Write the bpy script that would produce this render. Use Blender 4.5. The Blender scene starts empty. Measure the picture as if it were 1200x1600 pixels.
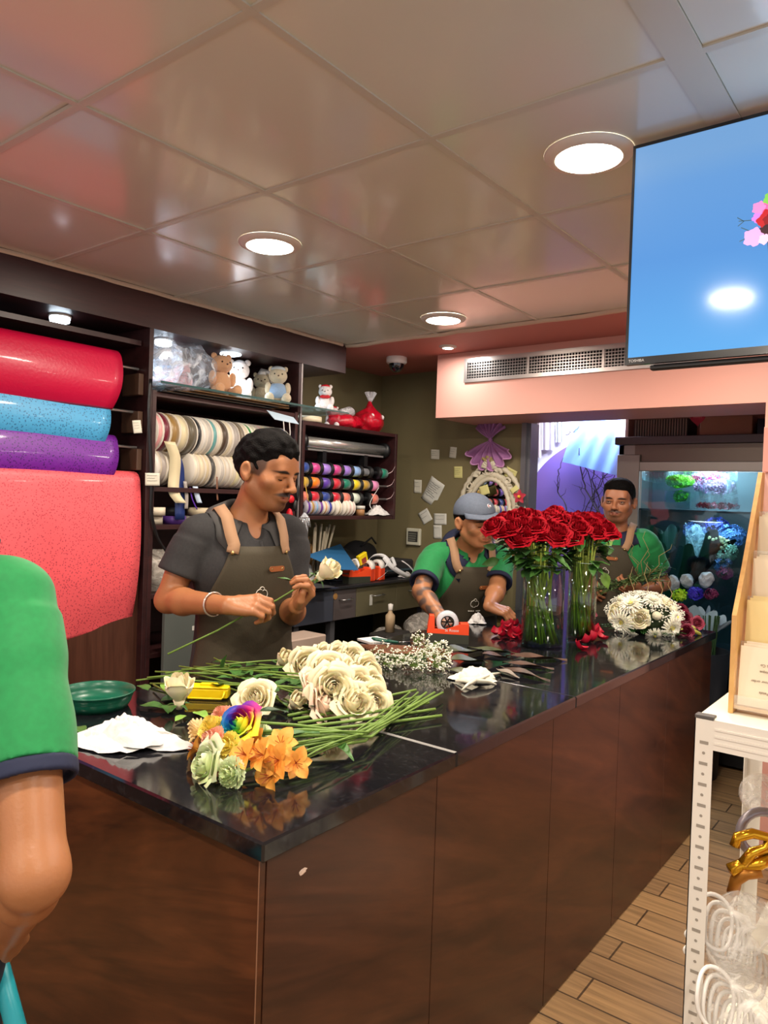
import bpy, math, random
import numpy as np
from mathutils import Vector, Matrix, noise
random.seed(7); rng = np.random.RandomState(5)
SC = bpy.context.scene
COL = SC.collection
# ---------------------------------------------------------------- camera
HC = 1.485; FPX = 1161.0
_v1 = np.array([1500-600, -(808-800), -FPX]); _v1 /= np.linalg.norm(_v1)
_v2 = np.array([-900-600, -(728-800), -FPX]); _v2 /= np.linalg.norm(_v2)
_X = -_v2; _X = _X-_v1*np.dot(_X, _v1); _X /= np.linalg.norm(_X); _Z = np.cross(_X, _v1)
RW = np.array([_X, _v1, _Z])            # camera space -> world
cd = bpy.data.cameras.new('camera'); cam = bpy.data.objects.new('camera', cd); COL.objects.link(cam)
m4 = Matrix([list(RW[i])+[0] for i in range(3)]+[[0, 0, 0, 1]]); m4.translation = (0, 0, HC)
cam.matrix_world = m4
cd.sensor_fit = 'VERTICAL'; cd.sensor_height = 36.0; cd.lens = 36.0*FPX/1600.0; cd.clip_start = .05
SC.camera = cam
def ray(px, py): return RW@np.array([px-600., -(py-800.), -FPX])
CO = np.array([0, 0, HC])
def P(px, py, x=None, y=None, z=None, d=None):   # a point read off the photograph at a known depth
    r = ray(px, py)
    if x is not None: t = x/r[0]
    elif y is not None: t = y/r[1]
    elif z is not None: t = (z-HC)/r[2]
    else: t = d/FPX
    return Vector(CO+t*r)
# ---------------------------------------------------------------- view, world
SC.view_settings.view_transform = 'Standard'; SC.view_settings.look = 'None'
SC.view_settings.gamma = 1; SC.view_settings.use_curve_mapping = False
SC.view_settings.exposure = 0.08
W = bpy.data.worlds.new('world'); SC.world = W; W.use_nodes = True
W.node_tree.nodes['Background'].inputs[0].default_value = (.92, .88, .88, 1)
W.node_tree.nodes['Background'].inputs[1].default_value = 1.0
SC.cycles.max_bounces = 8; SC.cycles.transparent_max_bounces = 16; SC.cycles.caustics_reflective = False; SC.cycles.caustics_refractive = False
def light(name, kind, loc, power, color, size=.1, target=None, spot=None):
    l = bpy.data.lights.new(name, kind); l.energy = power; l.color = color
    if kind == 'AREA': l.shape = 'DISK'; l.size = size
    elif kind in ('POINT', 'SPOT'): l.shadow_soft_size = size
    if spot: l.spot_size = spot[0]; l.spot_blend = spot[1]
    o = bpy.data.objects.new(name, l); COL.objects.link(o); o.location = loc
    if target is not None: o.rotation_euler = (Vector(target)-Vector(loc)).to_track_quat('-Z', 'Y').to_euler()
    return o
WARM = (1, .88, .74); COOL = (.72, .88, 1.0)
CEIL = 2.301
DL = [(-1.807, 1.679), (-.714, 1.653), (-1.866, 2.796)]      # the three big downlights in view
for i, (x, y) in enumerate(DL):
    light('downlight_lamp', 'AREA', (x, y, CEIL-.012), 13, WARM, .14, (x, y, 0))
for (x, y) in [(-.72, .25), (-1.8, .3), (.45, 1.65), (.45, .25), (-.75, -1.1), (-1.8, -1.1), (-.75, 2.8), (.5, 2.9)]:   # more of the shop's downlights, out of view
    light('downlight_lamp', 'AREA', (x, y, CEIL-.012), 16, WARM, .14, (x, y, 0))
light('spot_lamp', 'AREA', (-2.181, 3.321, CEIL-.02), 3, (1, .95, .9), .05, (-2.181, 3.321, 0))
# ---------------------------------------------------------------- materials
def lin(c):
    o = []
    for v in c[:3]:
        v = v/255.; o.append(v/12.92 if v <= .04045 else ((v+.055)/1.055)**2.4)
    return tuple(o)+(1,)
_M = {}
def mat(name, col=(128, 128, 128), rough=.6, metal=0, var=0, vscale=8, bump=0, bscale=40, emis=0, trans=0, alpha=1, ior=1.45, sheen=0,
        coat=0, stretch=(1, 1, 1), col2=None, sss=0, vcol=False, both=False, spec=None):
    if name in _M: return _M[name]
    m = bpy.data.materials.new(name); m.use_nodes = True; _M[name] = m
    nt = m.node_tree; b = nt.nodes['Principled BSDF']; N = nt.nodes.new; L = nt.links.new
    c = lin(col)
    b.inputs['Base Color'].default_value = c; b.inputs['Roughness'].default_value = rough; b.inputs['Metallic'].default_value = metal
    b.inputs['IOR'].default_value = ior
    if spec is not None: b.inputs['Specular IOR Level'].default_value = spec
    if emis: b.inputs['Emission Color'].default_value = c; b.inputs['Emission Strength'].default_value = emis
    if trans: b.inputs['Transmission Weight'].default_value = trans
    if alpha < 1: b.inputs['Alpha'].default_value = alpha
    if sheen: b.inputs['Sheen Weight'].default_value = sheen
    if coat: b.inputs['Coat Weight'].default_value = coat; b.inputs['Coat Roughness'].default_value = .08
    if sss:
        b.inputs['Subsurface Weight'].default_value = sss; b.inputs['Subsurface Radius'].default_value = (.02, .008, .004); b.inputs['Subsurface Scale'].default_value = .3
    tc = N('ShaderNodeTexCoord'); mp = N('ShaderNodeMapping'); mp.inputs['Scale'].default_value = stretch; L(tc.outputs['Object'], mp.inputs[0])
    src = None
    if vcol:
        a = N('ShaderNodeVertexColor'); a.layer_name = 'Col'; src = a.outputs[0]; L(src, b.inputs['Base Color'])
    if var or col2:
        n = N('ShaderNodeTexNoise'); n.inputs['Scale'].default_value = vscale; n.inputs['Detail'].default_value = 5; L(mp.outputs[0], n.inputs['Vector'])
        r = N('ShaderNodeValToRGB'); L(n.outputs['Fac'], r.inputs[0])
        r.color_ramp.elements[0].position = .32; r.color_ramp.elements[1].position = .68
        if col2: ca, cb = c, lin(col2)
        else: ca = tuple(max(0, v*(1-var)) for v in c[:3])+(1,); cb = tuple(min(1, v*(1+var)) for v in c[:3])+(1,)
        r.color_ramp.elements[0].color = ca; r.color_ramp.elements[1].color = cb
        if src is not None:
            mx = N('ShaderNodeMixRGB'); mx.blend_type = 'OVERLAY'; mx.inputs[0].default_value = min(1, var)
            L(src, mx.inputs[1]); L(n.outputs['Fac'], mx.inputs[2]); L(mx.outputs[0], b.inputs['Base Color'])
        else: L(r.outputs[0], b.inputs['Base Color'])
    if bump:
        n2 = N('ShaderNodeTexNoise'); n2.inputs['Scale'].default_value = bscale; n2.inputs['Detail'].default_value = 4; L(mp.outputs[0], n2.inputs['Vector'])
        bp = N('ShaderNodeBump'); bp.inputs['Strength'].default_value = bump; bp.inputs['Distance'].default_value = .004
        L(n2.outputs['Fac'], bp.inputs['Height']); L(bp.outputs[0], b.inputs['Normal'])
    return m
def film(name, col=(235, 240, 245), a0=.12, a1=.75, scale=14, rough=.12):      # crinkled cellophane: clear with glossy folds
    if name in _M: return _M[name]
    m = bpy.data.materials.new(name); m.use_nodes = True; _M[name] = m
    nt = m.node_tree; b = nt.nodes['Principled BSDF']; N = nt.nodes.new; L = nt.links.new
    b.inputs['Base Color'].default_value = lin(col); b.inputs['Roughness'].default_value = rough
    tc = N('ShaderNodeTexCoord'); n = N('ShaderNodeTexNoise'); n.inputs['Scale'].default_value = scale; n.inputs['Detail'].default_value = 6; n.inputs['Distortion'].default_value = 1.5
    L(tc.outputs['Object'], n.inputs['Vector'])
    r = N('ShaderNodeValToRGB'); L(n.outputs['Fac'], r.inputs[0]); e = r.color_ramp.elements
    e[0].position = .48; e[0].color = (a0,)*3+(1,); e[1].position = .66; e[1].color = (a1,)*3+(1,)
    L(r.outputs[0], b.inputs['Alpha'])
    bp = N('ShaderNodeBump'); bp.inputs['Strength'].default_value = .9; bp.inputs['Distance'].default_value = .01; L(n.outputs['Fac'], bp.inputs['Height']); L(bp.outputs[0], b.inputs['Normal'])
    return m
def glassm(name, col=(255, 255, 255), a=.12, rough=.03):
    # thin clear pane: mostly see-through, with a reflection
    if name in _M: return _M[name]
    m = bpy.data.materials.new(name); m.use_nodes = True; _M[name] = m
    nt = m.node_tree; nt.nodes.clear(); N = nt.nodes.new; L = nt.links.new
    o = N('ShaderNodeOutputMaterial'); mx = N('ShaderNodeMixShader'); t = N('ShaderNodeBsdfTransparent'); g = N('ShaderNodeBsdfGlossy'); lw = N('ShaderNodeLayerWeight'); lw.inputs[0].default_value = .5
    t.inputs[0].default_value = lin(col); g.inputs['Roughness'].default_value = rough
    ma = N('ShaderNodeMath'); ma.operation = 'MULTIPLY_ADD'; ma.inputs[1].default_value = .6; ma.inputs[2].default_value = a*.4
    pw = N('ShaderNodeMath'); pw.operation = 'POWER'; pw.inputs[1].default_value = 3; L(lw.outputs['Facing'], pw.inputs[0]); L(pw.outputs[0], ma.inputs[0])
    L(ma.outputs[0], mx.inputs[0]); L(t.outputs[0], mx.inputs[1]); L(g.outputs[0], mx.inputs[2]); L(mx.outputs[0], o.inputs[0])
    return m
# ---------------------------------------------------------------- mesh building
def V(*a): return Vector(a)
class MB:
    def __init__(s): s.v = []; s.f = []; s.m = []; s.mi = 0; s.c = []; s.col = (1, 1, 1)
    def add(s, vs, fs, T=None):
        o = len(s.v)
        for p in vs:
            p = Vector(p); s.v.append(T@p if T is not None else p); s.c.append(s.col)
        for f in fs: s.f.append([i+o for i in f]); s.m.append(s.mi)
        return s
    def box(s, a, b, T=None, bev=0):
        (x0, y0, z0), (x1, y1, z1) = a, b
        if x0 > x1: x0, x1 = x1, x0
        if y0 > y1: y0, y1 = y1, y0
        if z0 > z1: z0, z1 = z1, z0
        if bev:
            k = min(bev, (x1-x0)*.45, (y1-y0)*.45, (z1-z0)*.45)
            vs = []; X = (x0, x1); Y = (y0, y1); Z = (z0, z1); idx = {}
            for i in (0, 1):
                for j in (0, 1):
                    for l in (0, 1):
                        sx, sy, sz = (1, -1)[i], (1, -1)[j], (1, -1)[l]
                        idx[i, j, l, 0] = len(vs); vs.append((X[i], Y[j]+sy*k, Z[l]+sz*k))
                        idx[i, j, l, 1] = len(vs); vs.append((X[i]+sx*k, Y[j], Z[l]+sz*k))
                        idx[i, j, l, 2] = len(vs); vs.append((X[i]+sx*k, Y[j]+sy*k, Z[l]))
            q = lambda l: [idx[t] for t in l]
            fs = []
            for a_ in (0, 1):
                l = [(a_, 0, 0, 0), (a_, 1, 0, 0), (a_, 1, 1, 0), (a_, 0, 1, 0)]; fs.append(q(l if a_ else l[::-1]))
                l = [(0, a_, 0, 1), (0, a_, 1, 1), (1, a_, 1, 1), (1, a_, 0, 1)]; fs.append(q(l if a_ else l[::-1]))
                l = [(0, 0, a_, 2), (1, 0, a_, 2), (1, 1, a_, 2), (0, 1, a_, 2)]; fs.append(q(l if a_ else l[::-1]))
            for i in (0, 1):
                for j in (0, 1):
                    w = (i == j)
                    l = [(i, j, 0, 0), (i, j, 0, 1), (i, j, 1, 1), (i, j, 1, 0)]; fs.append(q(l[::-1] if w else l))
                    l = [(i, 0, j, 0), (i, 0, j, 2), (i, 1, j, 2), (i, 1, j, 0)]; fs.append(q(l if w else l[::-1]))
                    l = [(0, i, j, 1), (0, i, j, 2), (1, i, j, 2), (1, i, j, 1)]; fs.append(q(l[::-1] if w else l))
            for i in (0, 1):
                for j in (0, 1):
                    for l_ in (0, 1):
                        t = [(i, j, l_, 0), (i, j, l_, 1), (i, j, l_, 2)]; fs.append(q(t if (i+j+l_) % 2 == 1 else t[::-1]))
            return s.add(vs, fs, T)
        vs = [(x0, y0, z0), (x1, y0, z0), (x1, y1, z0), (x0, y1, z0), (x0, y0, z1), (x1, y0, z1), (x1, y1, z1), (x0, y1, z1)]
        return s.add(vs, [(0, 3, 2, 1), (4, 5, 6, 7), (0, 1, 5, 4), (1, 2, 6, 5), (2, 3, 7, 6), (3, 0, 4, 7)], T)
    def tube(s, pts, r, n=8, cap=True, T=None, flat=1.0):
        pts = [Vector(p) for p in pts]; k = len(pts); rs = r if isinstance(r, (list, tuple)) else [r]*k
        vs = []; up = None
        for i, p in enumerate(pts):
            t = (pts[min(i+1, k-1)]-pts[max(i-1, 0)])
            t = t.normalized() if t.length > 1e-9 else Vector((0, 0, 1))
            if up is None: up = t.orthogonal().normalized()
            up = (up-t*up.dot(t)); up = up.normalized() if up.length > 1e-6 else t.orthogonal().normalized()
            w = t.cross(up)
            for j in range(n):
                a = 2*math.pi*j/n; vs.append(p+up*math.cos(a)*rs[i]+w*math.sin(a)*rs[i]*flat)
        fs = [[i*n+j, i*n+(j+1) % n, (i+1)*n+(j+1) % n, (i+1)*n+j] for i in range(k-1) for j in range(n)]
        if cap: fs += [list(range(n))[::-1], [(k-1)*n+j for j in range(n)]]
        return s.add(vs, fs, T)
    def lathe(s, prof, c=(0, 0, 0), axis='z', n=24, T=None, a0=0, a1=2*math.pi):
        full = abs(a1-a0-2*math.pi) < 1e-6; nn = n if full else n+1; vs = []
        for (r, h) in prof:
            for j in range(nn):
                a = a0+(a1-a0)*j/n; x, y = r*math.cos(a), r*math.sin(a)
                p = {'z': (x, y, h), 'y': (x, h, y), 'x': (h, x, y)}[axis]
                vs.append((p[0]+c[0], p[1]+c[1], p[2]+c[2]))
        fs = []
        for i in range(len(prof)-1):
            for j in range(n):
                j2 = (j+1) % nn; fs.append([i*nn+j, i*nn+j2, (i+1)*nn+j2, (i+1)*nn+j])
        return s.add(vs, fs, T)
    def ell(s, c, r, n=12, T=None, jit=0):
        vs = []; fs = []; m = n//2
        for i in range(m+1):
            t = math.pi*i/m
            for j in range(n):
                a = 2*math.pi*j/n; q = 1+jit*(noise.noise(Vector((c[0]*9+math.cos(a)*math.sin(t)*2, c[1]*9+math.sin(a)*math.sin(t)*2, c[2]*9+math.cos(t)*2))))
                vs.append((c[0]+r[0]*q*math.sin(t)*math.cos(a), c[1]+r[1]*q*math.sin(t)*math.sin(a), c[2]+r[2]*q*math.cos(t)))
        for i in range(m):
            for j in range(n): fs.append([(i+1)*n+j, (i+1)*n+(j+1) % n, i*n+(j+1) % n, i*n+j])
        return s.add(vs, fs, T)
    def grid(s, fn, nu, nv, T=None):
        vs = [fn(i/nu, j/nv) for i in range(nu+1) for j in range(nv+1)]
        return s.add(vs, [[i*(nv+1)+j, (i+1)*(nv+1)+j, (i+1)*(nv+1)+j+1, i*(nv+1)+j+1] for i in range(nu) for j in range(nv)], T)
    def poly(s, pts, T=None): return s.add(pts, [list(range(len(pts)))], T)
    def ribbon(s, pts, side, w, T=None):      # flat strip of width w along pts; side = a vector or list of vectors
        pts = [Vector(p) for p in pts]; sd = side if isinstance(side, list) else [Vector(side)]*len(pts); vs = []
        for p, q in zip(pts, sd): q = Vector(q).normalized(); vs += [p-q*w/2, p+q*w/2]
        return s.add(vs, [[2*i, 2*i+1, 2*i+3, 2*i+2] for i in range(len(pts)-1)], T)
    def mesh(s, name, mats, smooth=False, off=None):
        me = bpy.data.meshes.new(name)
        vs = s.v if off is None else [v-off for v in s.v]
        me.from_pydata([tuple(v) for v in vs], [], s.f)
        for m_ in (mats if isinstance(mats, (list, tuple)) else [mats]): me.materials.append(m_)
        me.polygons.foreach_set('material_index', s.m)
        if smooth: me.polygons.foreach_set('use_smooth', [True]*len(s.f))
        if any(c != (1, 1, 1) for c in s.c):
            ca = me.color_attributes.new('Col', 'FLOAT_COLOR', 'POINT')
            ca.data.foreach_set('color', [k for c in s.c for k in (tuple(c)[:3]+(1,))])
        me.update(); return me
    def build(s, name, mats, parent=None, smooth=False, rel=True, thick=0, sub=0, loc=None, angle=None):
        off = None
        if parent is not None and rel: off = wloc(parent)
        if parent is None and loc is not None: off = Vector(loc)
        me = s.mesh(name, mats, smooth, off)
        o = bpy.data.objects.new(name, me); COL.objects.link(o)
        if parent is not None: o.parent = parent
        elif loc is not None: o.location = loc
        if thick: md = o.modifiers.new('s', 'SOLIDIFY'); md.thickness = thick; md.offset = 0
        if sub: md = o.modifiers.new('u', 'SUBSURF'); md.levels = sub; md.render_levels = sub
        return o
def wloc(o):
    v = Vector((0, 0, 0))
    while o is not None: v = v+o.location; o = o.parent
    return v
def tag(o, label=None, cat=None, group=None, kind=None):
    if label: o['label'] = label
    if cat: o['category'] = cat
    if group: o['group'] = group
    if kind: o['kind'] = kind
    return o
def thing(name, label, cat, loc=(0, 0, 0), group=None, rz=0):
    o = bpy.data.objects.new(name, None); COL.objects.link(o); o.location = loc; o.rotation_euler = (0, 0, rz); o.empty_display_size = .05
    return tag(o, label, cat, group)
def struct(o): o['kind'] = 'structure'; return o
def copy_tree(o, parent=None):
    c = o.copy(); COL.objects.link(c); c.parent = parent
    for ch in list(o.children): copy_tree(ch, c)
    return c
def basis(zdir, hint=(0, 0, 1), loc=(0, 0, 0)):
    z = Vector(zdir).normalized(); h = Vector(hint)
    x = h.cross(z)
    if x.length < 1e-4: x = Vector((1, 0, 0)).cross(z)
    x.normalize(); y = z.cross(x)
    m = Matrix((x, y, z)).transposed().to_4x4(); m.translation = loc; return m
def TR(loc, rx=0, ry=0, rz=0, s=1):
    from mathutils import Euler
    return Matrix.Translation(loc) @ Euler((rx, ry, rz)).to_matrix().to_4x4() @ Matrix.Diagonal((s, s, s, 1) if not isinstance(s, tuple) else s+(1,))
def bez(p0, p1, p2, n=8):
    p0, p1, p2 = Vector(p0), Vector(p1), Vector(p2)
    return [p0*(1-t)**2+p1*2*t*(1-t)+p2*t*t for t in [i/n for i in range(n+1)]]
U = random.uniform
def text(name, body, size, loc, xdir, ydir, m, parent=None, ext=.0004, spacing=1):
    c = bpy.data.curves.new(name, 'FONT'); c.body = body; c.size = size; c.extrude = ext; c.align_x = 'CENTER'; c.align_y = 'CENTER'; c.space_character = spacing
    c.materials.append(m)
    o = bpy.data.objects.new(name, c); COL.objects.link(o)
    x = Vector(xdir).normalized(); y = Vector(ydir); y = (y-x*y.dot(x)).normalized(); z = x.cross(y)
    mm = Matrix((x, y, z)).transposed().to_4x4()
    if parent is not None: o.parent = parent; mm.translation = Vector(loc)-wloc(parent)
    else: mm.translation = loc
    bpy.context.view_layer.update()
    me = bpy.data.meshes.new_from_object(o.evaluated_get(bpy.context.evaluated_depsgraph_get())); me.name = name
    bpy.data.objects.remove(o); o = bpy.data.objects.new(name, me); COL.objects.link(o)
    if parent is not None: o.parent = parent
    o.matrix_local = mm
    return o
# ---------------------------------------------------------------- the room
def node_floor():
    m = bpy.data.materials.new('wood_look_floor_tile'); m.use_nodes = True; nt = m.node_tree; b = nt.nodes['Principled BSDF']; N = nt.nodes.new; L = nt.links.new
    tc = N('ShaderNodeTexCoord'); mp = N('ShaderNodeMapping'); mp.inputs['Location'].default_value = (.353, .05, 0); L(tc.outputs['Object'], mp.inputs[0])
    br = N('ShaderNodeTexBrick'); L(mp.outputs[0], br.inputs['Vector']); br.offset = .4; br.offset_frequency = 2
    br.inputs['Scale'].default_value = 1; br.inputs['Brick Width'].default_value = .5; br.inputs['Row Height'].default_value = .128; br.inputs['Mortar Size'].default_value = .0035; br.inputs['Mortar Smooth'].default_value = .1
    br.inputs['Color1'].default_value = lin((160, 128, 88)); br.inputs['Color2'].default_value = lin((138, 110, 78)); br.inputs['Mortar'].default_value = lin((78, 60, 42))
    n = N('ShaderNodeTexNoise'); mp2 = N('ShaderNodeMapping'); mp2.inputs['Scale'].default_value = (3, 55, 1); L(tc.outputs['Object'], mp2.inputs[0]); L(mp2.outputs[0], n.inputs['Vector']); n.inputs['Detail'].default_value = 6; n.inputs['Scale'].default_value = 1; n.inputs['Distortion'].default_value = .6
    mx = N('ShaderNodeMixRGB'); mx.blend_type = 'OVERLAY'; mx.inputs[0].default_value = .75; L(br.outputs['Color'], mx.inputs[1]); L(n.outputs['Fac'], mx.inputs[2]); L(mx.outputs[0], b.inputs['Base Color'])
    b.inputs['Roughness'].default_value = .42
    bp = N('ShaderNodeBump'); bp.inputs['Strength'].default_value = .3; bp.inputs['Distance'].default_value = .003; bp.invert = True; L(br.outputs['Fac'], bp.inputs['Height']); L(bp.outputs[0], b.inputs['Normal'])
    return m
def node_wood(name, c1, c2, stretch=(2, 2, 14), rough=.28, rot=(0, 0, 0), scale=1.0, coat=.0, dist=1.2):
    m = bpy.data.materials.new(name); m.use_nodes = True; nt = m.node_tree; b = nt.nodes['Principled BSDF']; N = nt.nodes.new; L = nt.links.new
    tc = N('ShaderNodeTexCoord'); mp = N('ShaderNodeMapping'); mp.inputs['Rotation'].default_value = rot; L(tc.outputs['Object'], mp.inputs[0])
    m2 = N('ShaderNodeMapping'); m2.inputs['Scale'].default_value = stretch; L(mp.outputs[0], m2.inputs[0])
    n = N('ShaderNodeTexNoise'); n.inputs['Scale'].default_value = scale; n.inputs['Detail'].default_value = 8; n.inputs['Roughness'].default_value = .6; n.inputs['Distortion'].default_value = dist; L(m2.outputs[0], n.inputs['Vector'])
    r = N('ShaderNodeValToRGB'); e = r.color_ramp.elements; e[0].position = .3; e[0].color = lin(c1); e[1].position = .72; e[1].color = lin(c2); L(n.outputs['Fac'], r.inputs[0])
    m3 = N('ShaderNodeMapping'); m3.inputs['Scale'].default_value = tuple(k*9 for k in stretch); L(mp.outputs[0], m3.inputs[0])
    n2 = N('ShaderNodeTexNoise'); n2.inputs['Scale'].default_value = scale; n2.inputs['Detail'].default_value = 4; L(m3.outputs[0], n2.inputs['Vector'])
    mx = N('ShaderNodeMixRGB'); mx.blend_type = 'OVERLAY'; mx.inputs[0].default_value = .35; L(r.outputs[0], mx.inputs[1]); L(n2.outputs['Fac'], mx.inputs[2]); L(mx.outputs[0], b.inputs['Base Color'])
    b.inputs['Roughness'].default_value = rough
    if coat: b.inputs['Coat Weight'].default_value = coat
    _M[name] = m; return m
WOODC = node_wood('mahogany_laminate', (38, 20, 13), (88, 50, 30), (1.1, 1.1, 9), .34, (.35, .35, 0))
WOODE = node_wood('mahogany_laminate_end', (38, 19, 11), (98, 54, 28), (1.3, 1, 9), .3, (0, .32, 0))
DWOOD = node_wood('dark_shelf_wood', (38, 17, 19), (60, 29, 29), (10, 1.2, 10), .4)
PANW = node_wood('brown_panel_wood', (64, 36, 26), (92, 56, 42), (12, 12, 1), .45)
# floor, walls
MB().box((-3.6, -2.5, -.1), (3.0, 7.2, 0)).build('floor', node_floor()); struct(bpy.data.objects['floor'])
OLIVE = mat('olive_wall_paint', (124, 114, 82), .7, var=.06, vscale=3, bump=.1, bscale=60)
struct(MB().box((-3.2, .2, 0), (-3.1, 4.03, CEIL)).build('wall_left', OLIVE))
struct(MB().box((-3.1, 3.93, 0), (-2.0, 4.03, CEIL)).build('wall_back', OLIVE))
PINK = mat('pink_paint', (206, 150, 136), .55, bump=.08, bscale=50)
PINKC = mat('pink_ceiling_paint', (186, 112, 104), .6)
struct(MB().box((-3.2, 3.05, CEIL), (3, 7.2, CEIL+.1)).build('ceiling', PINKC))
# main tiled ceiling: glossy white panels in a flat grid, each tile slightly out of level
cm = mat('glossy_ceiling_panel', (206, 204, 190), .2, var=.03, vscale=2, coat=.3)
gm = mat('ceiling_grid_metal', (190, 186, 172), .3)
ce = MB(); gx = [-2.64, -2.06, -1.517, -.978, -.446, .12, .66, 1.2, 1.74, 2.28, 3.0]; gy = [-2.5, -1.85, -1.31, -.77, -.23, .31, .85, 1.387, 1.93, 2.478, 3.03]
rr = random.Random(3)
for i in range(len(gx)-1):
    for j in range(len(gy)-1):
        x0, x1, y0, y1 = gx[i]+.006, gx[i+1]-.006, gy[j]+.006, gy[j+1]-.006
        if i in (4,): x0 += .05
        t = [rr.uniform(-.001, .001) for _ in range(4)]
        if (i, j) == (1, 5): t = [0, .008, .008, 0]
        z = CEIL+.0005
        def F(u, v): return (x0+(x1-x0)*u, y0+(y1-y0)*v, z+(t[0]*(1-u)+t[1]*u)*(1-v)+(t[3]*(1-u)+t[2]*u)*v - .0004*math.sin(math.pi*u)*math.sin(math.pi*v)*(1 if (i+j) % 2 else -.6))
        ce.grid(F, 6, 6)
co = ce.build('ceiling_tile_field', cm, None, True); struct(co); co.name = 'ceiling'
g = MB()
for i, x in enumerate(gx[:-1]): 
    if i: g.box((x-.009, -2.5, CEIL-.003), (x+(.009 if i != 4 else .055), 3.03, CEIL+.006))
for y in gy[1:-1]: g.box((-2.64, y-.009, CEIL-.0028), (3, y+.009, CEIL+.006))
struct(g.build('trim_1', gm))
struct(MB().box((-3.2, -2.5, CEIL+.03), (3, 3.05, CEIL+.1)).build('ceiling', mat('ceiling_void', (60, 55, 50))))
# rough plaster lip where the tiles stop
g = MB(); g.tube([(-2.66+(i*.09), 3.04+.004*rr.uniform(-1, 1), CEIL-.004+.003*rr.uniform(-1, 1)) for i in range(63)], .012, 6)
g.tube([(-2.645+.003*rr.uniform(-1, 1), -2.4+i*.09, CEIL-.004+.002*rr.uniform(-1, 1)) for i in range(61)], .009, 6)
struct(g.build('trim_2', mat('plaster_lip', (206, 182, 160), .7)))
# pelmet above the shelving
struct(MB().box((-2.68, -1, 2.165), (-2.65, 3.04, CEIL-.002)).box((-3.1, -1, 2.15), (-2.65, 3.04, 2.165)).box((-3.1, 3.02, 2.165), (-2.68, 3.04, CEIL-.002)).build('trim_3', DWOOD))
# soffit with the air grille
struct(MB().box((-2.365, 3.5, 1.947), (-.672, 3.93, CEIL-.001)).build('wall_soffit', PINK))
struct(MB().box((-.672, 3.5, 0), (-.5, 3.93, CEIL-.001)).build('wall_right', PINK))
struct(MB().box((-.5, 3.7, 0), (3, 3.93, CEIL-.001)).build('wall_right_far', PINK)); 
# metal post at the wall's end, shop window behind
mt = mat('grey_metal_frame', (128, 128, 134), .35, .7)
struct(MB().box((-2.03, 3.9, 0), (-2.0, 4.06, 1.947)).box((-2.0, 3.93, 0), (-1.985, 4.03, 1.947)).build('trim_4', mt))
w = MB().box((-3.3, 4.75, .03), (-1.72, 4.756, 2.29)); struct(w.build('window_1', glassm('window_glass', (250, 250, 255), .06)))
struct(MB().box((-3.2, 5.6, 0), (3, 5.65, CEIL)).build('wall_mall', mat('mall_wall', (236, 232, 240), .5)))
struct(MB().box((-1.74, 5.28, 0), (3, 5.36, CEIL)).build('wall_back_right', mat('pinkbrown', (176, 128, 110), .6)))
# ---------------------------------------------------------------- counter
CT = .9; CX0, CX1, CY0, CY1 = -1.84, -.9, .862, 3.79
ctr = thing('service_counter', 'long mahogany laminate counter base with panelled side and end', 'counter', (-1.45, 2.3, 0))
ys = [.885, 1.41, 2.02, 2.56, 3.1, 3.77]
for a, b in zip(ys[:-1], ys[1:]):
    MB().box((CX1-.03, a+.0012, .006), (CX1-.014, b-.0012, CT-.036), bev=.0008).build('side_panel', WOODC, ctr)
MB().box((CX0, .869, .006), (CX1-.016, .885, CT-.036), bev=.001).build('end_panel', WOODE, ctr)
MB().box((CX0, 3.765, .006), (CX1-.03, 3.78, CT-.036)).build('end_panel', WOODC, ctr)
MB().box((CX0+.45, .89, .02), (CX1-.031, 3.76, CT-.036)).build('carcass', DWOOD, ctr)
g = MB(); g.tube([(CX1-.0155, .8695, .006), (CX1-.0155, .8695, CT-.036)], .0011, 6); g.build('edge_strip', mat('worn_edge', (128, 90, 66), .5), ctr)
cap = MB(); cap.ell((-.913, .975, .806), (.002, .009, .005), 10, jit=.6); cap.build('chipped_spot', mat('chip', (225, 200, 180), .7), ctr)
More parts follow.
